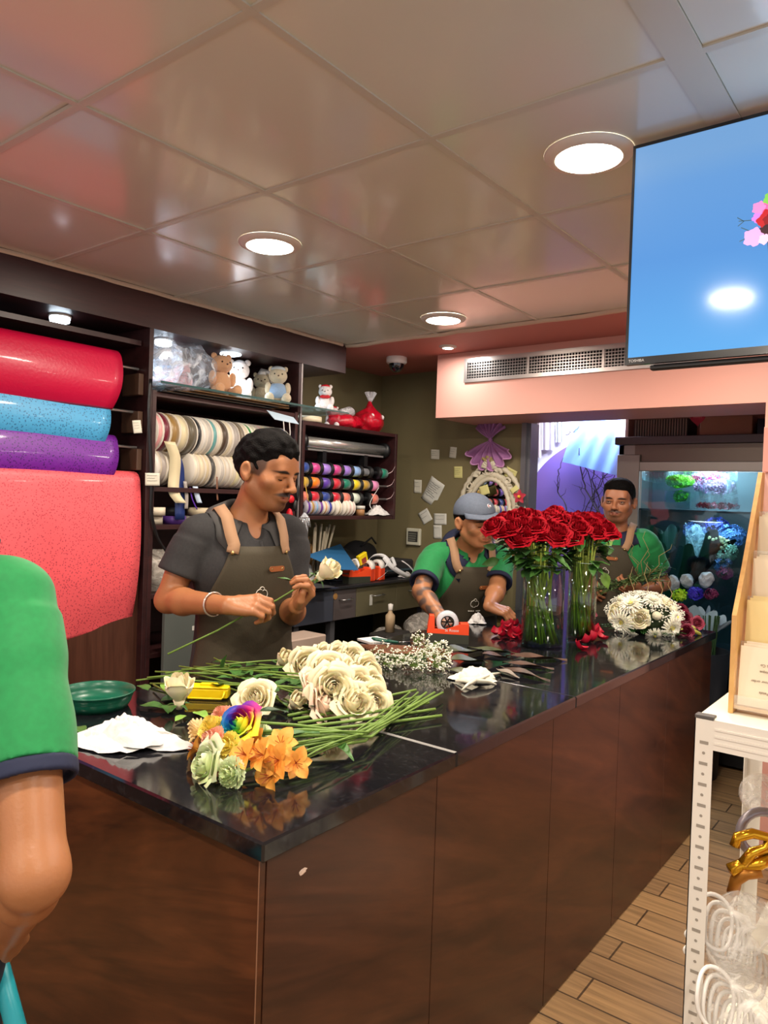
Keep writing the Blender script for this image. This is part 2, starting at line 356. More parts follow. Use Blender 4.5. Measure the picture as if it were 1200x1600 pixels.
def granite():
    m = bpy.data.materials.new('black_granite'); m.use_nodes = True; nt = m.node_tree; b = nt.nodes['Principled BSDF']; N = nt.nodes.new; L = nt.links.new
    tc = N('ShaderNodeTexCoord'); v = N('ShaderNodeTexVoronoi'); v.inputs['Scale'].default_value = 260; L(tc.outputs['Object'], v.inputs['Vector'])
    n = N('ShaderNodeTexNoise'); n.inputs['Scale'].default_value = 90; n.inputs['Detail'].default_value = 3; L(tc.outputs['Object'], n.inputs['Vector'])
    r = N('ShaderNodeValToRGB'); e = r.color_ramp.elements; e[0].position = .55; e[0].color = (.007, .007, .009, 1); e[1].position = .78; e[1].color = (.022, .022, .026, 1); L(n.outputs['Fac'], r.inputs[0])
    r2 = N('ShaderNodeValToRGB'); f = r2.color_ramp.elements; f[0].position = .0; f[0].color = (1, 1, 1, 1); f[1].position = .12; f[1].color = (0, 0, 0, 1); L(v.outputs['Distance'], r2.inputs[0])
    mx = N('ShaderNodeMixRGB'); mx.blend_type = 'ADD'; mx.inputs[0].default_value = .012; L(r.outputs[0], mx.inputs[1]); L(r2.outputs[0], mx.inputs[2]); L(mx.outputs[0], b.inputs['Base Color'])
    n3 = N('ShaderNodeTexNoise'); n3.inputs['Scale'].default_value = 5; n3.inputs['Detail'].default_value = 6; mp = N('ShaderNodeMapping'); mp.inputs['Scale'].default_value = (1, 3, 1); mp.inputs['Rotation'].default_value = (0, 0, .8); L(tc.outputs['Object'], mp.inputs[0]); L(mp.outputs[0], n3.inputs['Vector'])
    r3 = N('ShaderNodeValToRGB'); h = r3.color_ramp.elements; h[0].position = .35; h[0].color = (.04,)*3+(1,); h[1].position = .8; h[1].color = (.17,)*3+(1,); L(n3.outputs['Fac'], r3.inputs[0]); L(r3.outputs[0], b.inputs['Roughness'])
    b.inputs['IOR'].default_value = 1.6; return m
GR = granite()
top = thing('granite_worktop', 'polished black speckled granite worktop with smears and joints on the counter', 'worktop', (-1.45, 2.3, CT-.036))
for a, b in ((CY0, 1.4665), (1.4685, 2.145), (2.147, CY1)):
    MB().box((CX0-.04, a, CT-.036), (CX1, b, CT), bev=.004).build('granite_slab', GR, top)
jm = mat('joint_filler', (130, 128, 124), .6)
MB().box((CX0-.04, 1.466, CT-.001), (CX1-.003, 1.469, CT+.0002)).build('joint_line', mat('dark_joint', (34, 34, 36), .6), top)
MB().box((CX1-.23, 1.461, CT-.001), (CX1-.004, 1.474, CT+.0005)).build('joint', jm, top)
MB().box((CX0-.04, 2.1448, CT-.001), (CX1-.003, 2.1478, CT+.0002)).build('joint_line', mat('dark_joint'), top)
# ---------------------------------------------------------------- ceiling lights
bezm = mat('light_bezel', (214, 206, 196), .4)
em = mat('lamp_glow', (255, 246, 228), .5, emis=14)
em2 = mat('cool_lamp_glow', (225, 242, 255), .5, emis=9)
labs = ['round recessed downlight above the ribbon shelving', 'largest round recessed downlight beside the television', 'farthest round recessed downlight before the pink ceiling']
for i, (x, y) in enumerate(DL):
    d = thing('ceiling_downlight', labs[i], 'ceiling light', (x, y, CEIL), 'recessed downlights in the tiled ceiling')
    R = .094; MB().lathe([(R-.018, -.013), (R-.014, -.014), (R+.004, -.008), (R+.008, -.002), (R+.008, .0)], (x, y, CEIL), n=40).build('bezel', bezm, d, True)
    MB().lathe([(0, -.006), (R-.02, -.006), (R-.018, -.013)], (x, y, CEIL), n=40).build('diffuser', em, d, True)
d = thing('spotlight', 'tiny round spotlight in the pink ceiling near the camera dome', 'ceiling light', (-2.181, 3.321, CEIL))
MB().lathe([(.028, -.012), (.045, -.006), (.047, 0)], (-2.181, 3.321, CEIL), n=24).build('bezel', bezm, d, True)
MB().lathe([(0, -.008), (.028, -.012)], (-2.181, 3.321, CEIL), n=24).build('bulb', em, d, True)
for i, (x, y, gl) in enumerate([(-2.41, 1.3, 1), (-2.60, 1.80, 1), (-2.70, 2.23, 0), (-2.73, 2.66, 1)]):
    x = -2.78 if i == 0 else -2.79
    y = [1.50, 1.98, 2.36, 2.74][i]
    d = thing('cabinet_spotlight', ['cool white puck light above the red paper roll', 'cool white puck light above the wrapped teddy bears', 'flush round white light above the white plush sheep', 'cool white glass puck light at the far end of the plush shelf'][i], 'cabinet light', (x, y, 2.15), 'lights under the wooden pelmet')
    if gl: MB().lathe([(.03, 0), (.034, -.004), (.038, -.012), (.036, -.026), (.028, -.03), (0, -.03)], (x, y, 2.15), n=24).build('glass_ring', em2, d, True)
    else: MB().lathe([(.05, 0), (.05, -.004), (.04, -.006), (0, -.006)], (x, y, 2.15), n=24).build('lens', em2, d, True)
    MB().lathe([(.04, 0), (.043, -.006), (.034, -.009)], (x, y, 2.1505), n=24).build('bezel', bezm, d, True)
    light('cabinet_lamp', 'SPOT', (x, y, 2.11), 9 if i else 5, COOL, .03, (x+.02, y, 0), (2.4, .6))
# ---------------------------------------------------------------- dome camera
dc = thing('dome_camera', 'white security dome camera with black lens bubble on pink ceiling', 'security camera', (-2.61, 3.44, CEIL))
wp = mat('white_plastic', (226, 220, 214), .35)
MB().lathe([(0.058, 0), (.06, -.006), (.06, -.03), (.055, -.036), (.04, -.04)], (-2.61, 3.44, CEIL), n=32).build('housing', wp, dc, True)
MB().lathe([(.044, -.038), (.042, -.055), (.034, -.072), (.02, -.083), (0, -.088)], (-2.61, 3.44, CEIL), n=28).build('dome', mat('smoked_dome', (18, 18, 24), .06, coat=1), dc, True)
# ---------------------------------------------------------------- air grille in the soffit
gr = thing('air_vent', 'long metal air conditioning grille of fine louvres in the pink soffit', 'air vent', (-1.6, 3.5, 2.2))
am = mat('brushed_aluminium', (178, 170, 166), .32, .85)
x0, x1, z0, z1 = -2.18, -.95, 2.132, 2.262; f = .02; yf = 3.488
MB().box((x0, yf, z0), (x1, 3.5, z0+f)).box((x0, yf, z1-f), (x1, 3.5, z1)).box((x0, yf, z0+f), (x0+f, 3.5, z1-f)).box((x1-f, yf, z0+f), (x1, 3.5, z1-f)).box((-1.80, yf+.001, z0+f), (-1.788, 3.499, z1-f)).box((-1.40, yf+.001, z0+f), (-1.388, 3.499, z1-f)).build('frame', am, gr)
MB().box((x0+f, 3.4975, z0+f), (x1-f, 3.4995, z1-f)).build('duct_backing', mat('duct_black', (14, 12, 14), .8), gr)
g = MB()
for i in range(6): z = z0+f+.009+i*.0155; g.box((x0+f, yf+.003, z), (x1-f, yf+.007, z+.003))
n = 76
for i in range(n): x = x0+f+(x1-x0-2*f)*(i+.5)/n; g.box((x-.001, yf+.005, z0+f), (x+.001, yf+.009, z1-f))
g.build('louvre_grid', am, gr)
# ---------------------------------------------------------------- television
TY = 1.65; tl = P(990, 228, y=TY); X0, Z1 = -.607, 2.288; Z0 = 1.80; X1 = X0+.86
tv = thing('television', 'wall television hung from the ceiling showing a flower vase on blue', 'television', ((X0+X1)/2, TY, Z1))
bk = mat('tv_black', (16, 15, 17), .2, coat=.5)
MB().box((X0, TY, Z0), (X1, TY+.012, Z1), bev=.002).box((X0+.03, TY+.012, Z0+.04), (X1-.03, TY+.05, Z1-.03), bev=.01).build('cabinet', bk, tv)
MB().box((X0, TY-.003, Z1-.007), (X1, TY, Z1)).box((X0, TY-.003, Z0), (X0+.006, TY, Z1-.007)).box((X1-.006, TY-.003, Z0), (X1, TY, Z1-.007)).box((X0, TY-.004, Z0), (X1, TY, Z0+.016)).build('bezel', bk, tv)
MB().box((X0+.05, TY+.012, Z0-.012), (X1-.1, TY+.03, Z0), bev=.003).build('lower_vent', mat('tv_dark', (24, 22, 24), .5), tv)
def screenmat():
    m = bpy.data.materials.new('screen_blue'); m.use_nodes = True; nt = m.node_tree; b = nt.nodes['Principled BSDF']; N = nt.nodes.new; L = nt.links.new
    tc = N('ShaderNodeTexCoord'); sp = N('ShaderNodeSeparateXYZ'); L(tc.outputs['Generated'], sp.inputs[0]); r = N('ShaderNodeValToRGB'); e = r.color_ramp.elements
    e[0].position = 0; e[0].color = lin((100, 178, 244)); e[1].position = .78; e[1].color = lin((104, 160, 222)); k = r.color_ramp.elements.new(.45); k.color = lin((92, 156, 226)); k = r.color_ramp.elements.new(.9); k.color = lin((118, 166, 218)); L(sp.outputs['Z'], r.inputs[0])
    L(r.outputs[0], b.inputs['Emission Color']); b.inputs['Emission Strength'].default_value = .95; b.inputs['Base Color'].default_value = (.01, .01, .01, 1); b.inputs['Roughness'].default_value = .10; b.inputs['Specular IOR Level'].default_value = .22; return m
sc = MB().box((X0+.006, TY-.0015, Z0+.016), (X1-.006, TY-.0005, Z1-.007)).build('screen', screenmat(), tv)
def em_flat(name, c): return mat(name, c, .3, emis=.85)
rs = random.Random(5)
def screen_blob(cx, cz, r, c, k, lobes=5, y=TY-.0022):
    g = MB(); pts = []
    for j in range(40):
        a = j/40*2*math.pi; q = r*(1+.12*math.sin(lobes*a+k)+.05*math.sin(11*a)); pts.append((cx+q*math.cos(a), y-k*.00006, cz+q*math.sin(a)))
    g.poly([(p[0], p[1], p[2]) for p in pts]); return g
pc = P(1190, 352, y=TY)
cx, cz = pc.x+.012, pc.z
pic = [(0.0, .034, .016, (214, 96, 160), 1), (-.018, .036, .012, (228, 130, 190), 2), (.002, .05, .012, (120, 190, 80), 3), (-.02, .016, .010, (190, 120, 210), 4), (.0, .008, .020, (176, 20, 30), 5), (.002, .008, .011, (130, 6, 18), 6), (-.004, -.014, .012, (50, 14, 26), 7), (-.026, -.022, .018, (226, 160, 214), 8), (-.006, -.03, .010, (240, 190, 230), 9), (.03, -.015, .02, (214, 110, 180), 9.5), (.035, .02, .02, (220, 170, 90), 9.7), (.05, .04, .014, (200, 60, 90), 9.8)]
for (dx, dz, r, c, k) in pic:
    screen_blob(cx+dx, cz+dz, r, c, k).build('pictured_flower', em_flat('screen_%d_%d_%d' % c, c), sc)
g = MB()
for (x_, z_, x2, z2) in [(-.02, .012, -.055, .016), (-.045, .014, -.058, .024), (-.045, .014, -.056, .006), (-.03, -.01, -.05, .002), (-.04, -.022, -.052, -.026)]:
    a, b = V(cx+x_, TY-.0021, cz+z_), V(cx+x2, TY-.0021, cz+z2); q = V(-(b-a).z, 0, (b-a).x).normalized()*.0008; g.poly([a-q, a+q, b+q, b-q])
g.poly([(cx+.0, TY-.0020, cz-.035), (cx+.045, TY-.0020, cz-.035), (cx+.04, TY-.0020, cz-.11), (cx+.008, TY-.0020, cz-.11)])
g.build('pictured_stems', em_flat('screen_dark_stem', (50, 80, 90)), sc)
text('brand_lettering', 'TOSHIBA', .0085, (X0+.026, TY-.0045, Z0+.008), (1, 0, 0), (0, 0, 1), mat('print_white', (220, 220, 220), .5), tv)
light('television_glow', 'AREA', ((X0+X1)/2, TY-.02, (Z0+Z1)/2), 1.0, (.5, .75, 1), .4, ((X0+X1)/2, 0, 2.0))
mk = MB().tube([((X0+X1)/2, TY+.06, Z1-.2), ((X0+X1)/2, TY+.06, CEIL)], .02, 10).build('ceiling_mount', bk, tv)
# ---------------------------------------------------------------- shelving on the left wall
def shelf_unit(name, label, cat, y0, y1, z0, z1, boards, xf=-2.65, xb=-3.08):
    t = thing(name, label, cat, ((xf+xb)/2, (y0+y1)/2, z0))
    MB().box((xb, y0, z0), (xf, y0+.02, z1), bev=.001).build('side_panel', DWOOD, t)
    MB().box((xb, y1-.02, z0), (xf, y1, z1), bev=.001).build('side_panel', DWOOD, t)
    MB().box((xb, y0+.02, z0), (xb+.012, y1-.02, z1)).build('back_panel', DWOOD, t)
    for z in boards: MB().box((xb+.012, y0+.02, z-.02), (xf-.004, y1-.02, z), bev=.001).build('shelf_board', DWOOD, t)
    return t
ru = thing('paper_roll_rack', 'dark wood rack holding coloured wrapping paper rolls on rods', 'rack', (-2.85, 1.2, 0))
MB().box((-3.08, 1.815, 0), (-2.65, 1.835, 2.15), bev=.001).build('side_panel', DWOOD, ru)
MB().box((-3.08, -1, 0), (-3.066, 1.815, 2.15)).build('back_panel', DWOOD, ru)
MB().box((-2.70, -1, .1), (-2.685, 1.815, 1.12)).build('lower_front_panel', PANW, ru)
MB().box((-3.06, -1, 2.08), (-2.70, 1.81, 2.10)).build('shelf_board', DWOOD, ru)
for z in (1.975, 1.82, 1.665, 1.51): MB().box((-2.80, 1.790, z-.10), (-2.68, 1.813, z-.012), bev=.002).build('rod_bracket', mat('bracket_wood', (82, 58, 44), .5), ru)
PX = {}
def paper(label, col, zr, zb, y1, xr, inw=.03, group='wrapping paper rolls on the rack', col2=None, r=.055, curl=0, bot=None, rough=.35):
    t = thing('wrapping_paper_roll', label, 'paper roll', (xr, .8, zr), group)
    m = mat(label.replace(' ', '_')[:40], col, rough+.1, bump=.25, bscale=90, coat=.12)
    nt = m.node_tree; N = nt.nodes.new; L = nt.links.new; b = nt.nodes['Principled BSDF']
    if col2:
        tc = N('ShaderNodeTexCoord'); v = N('ShaderNodeTexVoronoi'); v.inputs['Scale'].default_value = 115; L(tc.outputs['Object'], v.inputs['Vector']); rp = N('ShaderNodeValToRGB'); e = rp.color_ramp.elements; e[0].position = .2; e[0].color = lin(col2); e[1].position = .38; e[1].color = lin(col); L(v.outputs['Distance'], rp.inputs[0]); L(rp.outputs[0], b.inputs['Base Color'])
    prof = []
    for i in range(10): a = math.pi*(1.0-i/9*.95); prof.append((xr+r*math.cos(a), zr+r*math.sin(a)))
    xs, zs = prof[-1]; n = 10; H = zs-zb
    for i in range(1, n+1):
        t_ = i/n; prof.append((xs+.022*math.sin(math.pi*t_*.8)-.035*t_**3, zs-H*t_))
    if curl:
        xs, zs = prof[-1]
        for i in range(1, 10): a = i/9*math.pi*.9; prof.append((xs-curl+curl*math.cos(a), zs-curl*math.sin(a)))
    y0 = -.9
    def F(u, v):
        k = v*(len(prof)-1); i = min(int(k), len(prof)-2); q = k-i; x = prof[i][0]*(1-q)+prof[i+1][0]*q; z = prof[i][1]*(1-q)+prof[i+1][1]*q
        y = y0+(y1-y0)*u; drop = max(0, (zr-z)/(zr-zb)); z -= (bot(u, y)*drop**2 if bot else 0); y2 = y-(inw*drop**1.5)*(u**4)
        x += .006*math.sin(y*7+z*5)*drop
        return (x, y2, z)
    MB().grid(F, 60, 40 if not curl else 60).build('paper_sheet', m, t, True, thick=.0015)
    pass; MB().lathe([(.012, y0), (r-.004, y0), (r-.004, y1-.004), (.012, y1-.004)], (xr, 0, zr), 'y', 24).build('roll_core', m, t, True)
    MB().tube([(xr, -.95, zr), (xr, 1.812, zr)], .006, 10).build('rod', mat('steel_rod', (170, 168, 166), .3, .9), t)
    return t
paper('crimson red wrapping paper roll, topmost on the rack', (196, 14, 62), 1.985, 1.80, 1.70, -2.72, r=.058, rough=.3)
paper('speckled light blue wrapping paper roll between red and purple', (74, 164, 214), 1.805, 1.64, 1.665, -2.72, col2=(46, 104, 150), r=.036)
paper('speckled purple wrapping paper roll above the pink sheet', (112, 30, 150), 1.66, 1.5, 1.70, -2.72, col2=(60, 12, 92), r=.042)
paper('speckled coral pink wrapping paper hanging down to the counter', (240, 96, 104), 1.51, .95, 1.795, -2.71, .004, col2=(186, 62, 76), r=.05, curl=.03, bot=lambda u, y: .10*max(0, (1.79-y)) if y > 1.1 else .069+.03*(1.1-y))
ua = shelf_unit('ribbon_shelf_unit', 'dark red wood shelf unit full of ribbon reels', 'shelf unit', 1.836, 2.69, .05, 1.90, [.80, 1.05, 1.34, 1.50, 1.895])
MB().box((-3.08, 2.69, 1.9), (-2.655, 2.712, 2.15)).build('divider_panel', DWOOD, ua)
MB().box((-3.08, 1.836, 1.90), (-3.068, 2.69, 2.15)).build('upper_back_panel', DWOOD, ua)
MB().tube([(-2.66, 2.715, 1.0), (-2.66, 2.715, 2.15)], .008, 8).build('corner_post', mat('post_grey', (120, 112, 112), .4, .5), ua)
ub = shelf_unit('spool_shelf_unit', 'dark red wood wall shelf of curling ribbon spools', 'shelf unit', 2.725, 3.53, 1.36, 1.865, [1.38, 1.865])
# ---------------------------------------------------------------- organic surfaces: smooth unions of tapered limbs, meshed on a grid
class SDF:
    def __init__(s): s.ops = []
    def cap(s, a, b, ra, rb=None, k=.02, sub=False):
        a = np.array(a, float); b = np.array(b, float); rb = ra if rb is None else rb; R = max(ra, rb)
        s.ops.append(('c', np.minimum(a, b)-R, np.maximum(a, b)+R, k, sub, (a, b, ra, rb))); return s
    def chain(s, pts, rs, k=.02):
        for i in range(len(pts)-1): s.cap(pts[i], pts[i+1], rs[i], rs[i+1], k if i == 0 else min(k, .008) if k < .01 else k)
        return s
    def ell(s, c, r, R=None, k=.02, sub=False):      # R: 3x3, columns are the ellipsoid's axes
        c = np.array(c, float); r = np.array(r, float); R = np.eye(3) if R is None else np.array(R, float); e = np.abs(R)@r
        s.ops.append(('e', c-e, c+e, k, sub, (c, r, R))); return s
    def fcone(s, a, b, ra, rb, k=.0, sub=False, rnd=.004, sc=None):    # cone with flat ends; sc: squash (axis vector, factor)
        a = np.array(a, float); b = np.array(b, float); R = max(ra, rb)*1.01+rnd
        s.ops.append(('f', np.minimum(a, b)-R, np.maximum(a, b)+R, k, sub, (a, b, ra, rb, rnd))); return s
    def half(s, p, n): s.ops.append(('h', None, None, 0, False, (np.array(p, float), np.array(n, float)/np.linalg.norm(n)))); return s   # keep the side against n
    def noise(s, amp, freq, seed=0): s.nz = (amp, freq, seed); return s
    @staticmethod
    def prim(op, X):
        t = op[0]; a = op[5]
        if t == 'c':
            A, B, ra, rb = a; ba = B-A; L2 = max(ba@ba, 1e-12); pa = X-A; h = np.clip((pa@ba)/L2, 0, 1)
            q = pa-h[..., None]*ba; return np.sqrt(np.einsum('...i,...i->...', q, q))-(ra+(rb-ra)*h)
        if t == 'e':
            c, r, R = a; q = (X-c)@R; k0 = np.linalg.norm(q/r, axis=-1); k1 = np.linalg.norm(q/(r*r), axis=-1); return k0*(k0-1)/np.maximum(k1, 1e-9)
        if t == 'h': return (X-a[0])@a[1]
        if t == 'f':
            A, B, ra, rb, rn = a; ba = B-A; L = np.linalg.norm(ba); u = ba/L; pa = X-A; t_ = pa@u; q = pa-t_[..., None]*u; rr_ = np.sqrt(np.einsum('...i,...i->...', q, q))
            h = np.clip(t_/L, 0, 1); dr = rr_-(ra+(rb-ra)*h)+rn; de = np.maximum(-t_, t_-L)+rn
            return np.minimum(np.maximum(dr, de), 0)+np.sqrt(np.maximum(dr, 0)**2+np.maximum(de, 0)**2)-rn
    def ev(s, X):
        D = np.full(X.shape[:-1], 9.0)
        for op in s.ops:
            d = s.prim(op, X); D = s.comb(D, d, op)
        return s.post(D, X)
    def post(s, D, X):
        if getattr(s, 'nz', None):
            amp, f, sd = s.nz; x, y, z = X[..., 0]*f+sd, X[..., 1]*f+sd*1.7, X[..., 2]*f-sd
            n = np.sin(x+1.7*np.sin(y*.9+z*.6))+.7*np.sin(1.9*y+1.3*np.sin(z*1.1+x*.7)+1)+.5*np.sin(2.7*z+1.5*np.sin(x*1.6)+2)
            D = D+amp*n/2.2
        return D
    @staticmethod
    def comb(D, d, op):
        k, sub = op[3], op[4]
        if op[0] == 'h': return np.maximum(D, d)
        if sub:
            if k <= 0: return np.maximum(D, -d)
            h = np.clip(.5-.5*(D+d)/k, 0, 1); return D*(1-h)-d*h+k*h*(1-h)
        if k <= 0: return np.minimum(D, d)
        h = np.clip(.5+.5*(d-D)/k, 0, 1); return d+(D-d)*h-k*h*(1-h)
    def snap(s, p, off=0., it=14):
        p = np.array(p, float); e = 1e-3
        for _ in range(it):
            d = s.ev(p[None])[0]-off; g = np.array([s.ev((p+v)[None])[0]-s.ev((p-v)[None])[0] for v in np.eye(3)*e])/(2*e)
            p = p-d*g/max(g@g, .05)*.9
        return p
    def meshed(s, h=.004, T=None):
        los = [o[1] for o in s.ops if o[1] is not None and not o[4]]; his = [o[2] for o in s.ops if o[2] is not None and not o[4]]
        lo = np.min(los, 0)-3*h-.006; hi = np.max(his, 0)+3*h+.006; n = np.ceil((hi-lo)/h).astype(int)+1
        D = np.full(n, 1.0, np.float32)
        ax = [lo[i]+h*np.arange(n[i]) for i in range(3)]
        def grid(i0, i1):
            return np.stack(np.meshgrid(*[ax[i][i0[i]:i1[i]] for i in range(3)], indexing='ij'), -1)
        for op in s.ops:
            if op[0] == 'h':
                P_, N_ = op[5]; d = ((ax[0]-P_[0])*N_[0])[:, None, None]+((ax[1]-P_[1])*N_[1])[None, :, None]+((ax[2]-P_[2])*N_[2])[None, None, :]
                D = np.maximum(D, d.astype(np.float32)); continue
            pad = max(op[3], 2*h)+2*h
            i0 = np.clip(np.floor((op[1]-pad-lo)/h).astype(int), 0, n); i1 = np.clip(np.ceil((op[2]+pad-lo)/h).astype(int)+1, 0, n)
            if np.any(i1-i0 < 1): continue
            sl = tuple(slice(i0[i], i1[i]) for i in range(3)); X = grid(i0, i1)
            D[sl] = s.comb(D[sl], s.prim(op, X), op)
        if getattr(s, 'nz', None):
            amp = abs(s.nz[0])*2; idx = np.argwhere(np.abs(D) < amp+2.5*h)
            X = lo+h*idx; D[idx[:, 0], idx[:, 1], idx[:, 2]] = s.post(D[idx[:, 0], idx[:, 1], idx[:, 2]], X)
        I = D < 0; c = I[:-1, :-1, :-1].astype(np.int8)
        cnt = sum(I[a:n[0]-1+a, b:n[1]-1+b, g:n[2]-1+g].astype(np.int8) for a in (0, 1) for b in (0, 1) for g in (0, 1))
        cells = np.argwhere((cnt > 0) & (cnt < 8)); vid = np.full(cnt.shape, -1, np.int32); vid[tuple(cells.T)] = np.arange(len(cells))
        acc = np.zeros((len(cells), 3)); w = np.zeros(len(cells))
        cs = [(a, b, g) for a in (0, 1) for b in (0, 1) for g in (0, 1)]
        val = {q: D[tuple((cells+q).T)] for q in cs}
        for p in cs:
            for i in range(3):
                if p[i] == 0:
                    q = list(p); q[i] = 1; q = tuple(q); a, b = val[p], val[q]; mk = (a < 0) != (b < 0); t = np.where(mk, a/np.where(mk, a-b, 1), 0)
                    pos = np.array(p, float)[None, :]+np.zeros((len(cells), 3)); pos[:, i] += t; acc += pos*mk[:, None]; w += mk
        vs = lo+h*(cells+acc/np.maximum(w, 1)[:, None])
        F = []
        for i in range(3):
            j, k = (i+1) % 3, (i+2) % 3
            sa = [slice(None)]*3; sb = [slice(None)]*3; sa[i] = slice(0, n[i]-1); sb[i] = slice(1, n[i])
            A = I[tuple(sa)]; B = I[tuple(sb)]; e = np.argwhere(A != B)
            e = e[(e[:, j] > 0) & (e[:, k] > 0) & (e[:, j] < n[j]-1) & (e[:, k] < n[k]-1)]
            def vv(dj, dk): q = e.copy(); q[:, j] += dj; q[:, k] += dk; return vid[tuple(q.T)]
            f = np.stack([vv(-1, -1), vv(0, -1), vv(0, 0), vv(-1, 0)], 1); fl = ~A[tuple(e.T)]; f[fl] = f[fl][:, ::-1]; F.append(f)
        F = np.concatenate(F); F = F[(F >= 0).all(1)]
        return vs, F
    def build(s, name, m, parent=None, h=.004, smooth_it=1, loc=None, colfn=None, wsub=None):
        vs, F = s.meshed(h)
        for _ in range(smooth_it):       # light relaxation
            acc = np.zeros_like(vs); w = np.zeros(len(vs))
            for a in range(4):
                np.add.at(acc, F[:, a], vs[F[:, (a+1) % 4]]+vs[F[:, (a+3) % 4]]); np.add.at(w, F[:, a], 2)
            vs = .5*vs+.5*acc/np.maximum(w, 1)[:, None]
        off = np.array(wloc(parent)) if parent is not None else (np.array(loc) if loc is not None else np.zeros(3))
        me = bpy.data.meshes.new(name); v2 = (vs-off).astype(np.float32)
        me.vertices.add(len(v2)); me.vertices.foreach_set('co', v2.ravel())
        me.loops.add(F.size); me.loops.foreach_set('vertex_index', F.astype(np.int32).ravel())
        me.polygons.add(len(F)); me.polygons.foreach_set('loop_start', np.arange(0, F.size, 4, dtype=np.int32)); me.polygons.foreach_set('loop_total', np.full(len(F), 4, np.int32))
        me.polygons.foreach_set('use_smooth', np.ones(len(F), bool)); me.materials.append(m); me.update(calc_edges=True); me.validate()
        if colfn is not None:
            c = np.ones((len(vs), 4), np.float32); c[:, :3] = colfn(vs); ca = me.color_attributes.new('Col', 'FLOAT_COLOR', 'POINT'); ca.data.foreach_set('color', c.ravel())
        o = bpy.data.objects.new(name, me); COL.objects.link(o)
        if parent is not None: o.parent = parent
        elif loc is not None: o.location = loc
        return o
def rotm(rx=0, ry=0, rz=0):
    from mathutils import Euler
    return np.array(Euler((rx, ry, rz)).to_matrix())
def LIN(c): return np.array(lin(c)[:3])
# ---------------------------------------------------------------- people
def A3(v): return np.array(v, float)
def unit(v): v = A3(v); return v/np.linalg.norm(v)
class Person: pass
def frame(ang, pitch=0, roll=0):       # columns: person's left, back, up
    F = np.array([math.cos(ang), math.sin(ang), 0.]); L = np.array([-F[1], F[0], 0.]); R = np.stack([L, -F, [0, 0, 1.]], 1)
    return R@rotm(pitch, roll, 0)
def hand(S, w, f, n, s, curl=(.5, .6, .4), tside=1, spread=.006, thumb=None, k=.004, per=None):
    # w wrist, f finger direction, n back-of-hand normal
    f = unit(f); n = unit(A3(n)-f*np.dot(n, f)); t = np.cross(f, n)*tside; w = A3(w)
    kn = [w+s*(f*.088+t*.031), w+s*(f*.093+t*.011), w+s*(f*.089-t*.010), w+s*(f*.080-t*.029)]
    for i, q in enumerate(kn): S.cap(w+s*(t*(.014-.009*i)), q-n*.002*s, .0155*s, .0115*s, .012*s)
    S.cap(w+s*(f*.03+t*.012-n*.006), w+s*(f*.06+t*.02-n*.010), .017*s, .013*s, .014*s)
    S.cap(w+s*(f*.03-t*.014-n*.006), w+s*(f*.06-t*.022-n*.008), .015*s, .012*s, .014*s)
    L = [(.041, .025, .021), (.046, .029, .022), (.043, .027, .022), (.034, .020, .019)]
    tips = []
    for i, q in enumerate(kn):
        a = 0; p = q; c = curl if per is None else per[i]
        for j in range(3):
            a += c[j]*(1+.08*i); d = f*math.cos(a)-n*math.sin(a)+t*(1.5-i)*spread*3
            p2 = p+unit(d)*L[i][j]*s; S.cap(p, p2, (.0098-.0009*j)*s, (.0090-.0010*j)*s, k if j else .007*s); p = p2
        tips.append(p)
    th = thumb if thumb is not None else [(.028, .030, -.012), (.058, .046, -.026), (.085, .036, -.034), (.108, .022, -.036)]
    pp = [w+s*(f*a+t*b+n*c) for a, b, c in th]
    for i in range(3): S.cap(pp[i], pp[i+1], (.0155, .0122, .0108)[i]*s, (.0122, .0108, .0092)[i]*s, .010*s if i == 0 else k)
    return tips, pp
HA = A3((1.10, 1.02, .97))
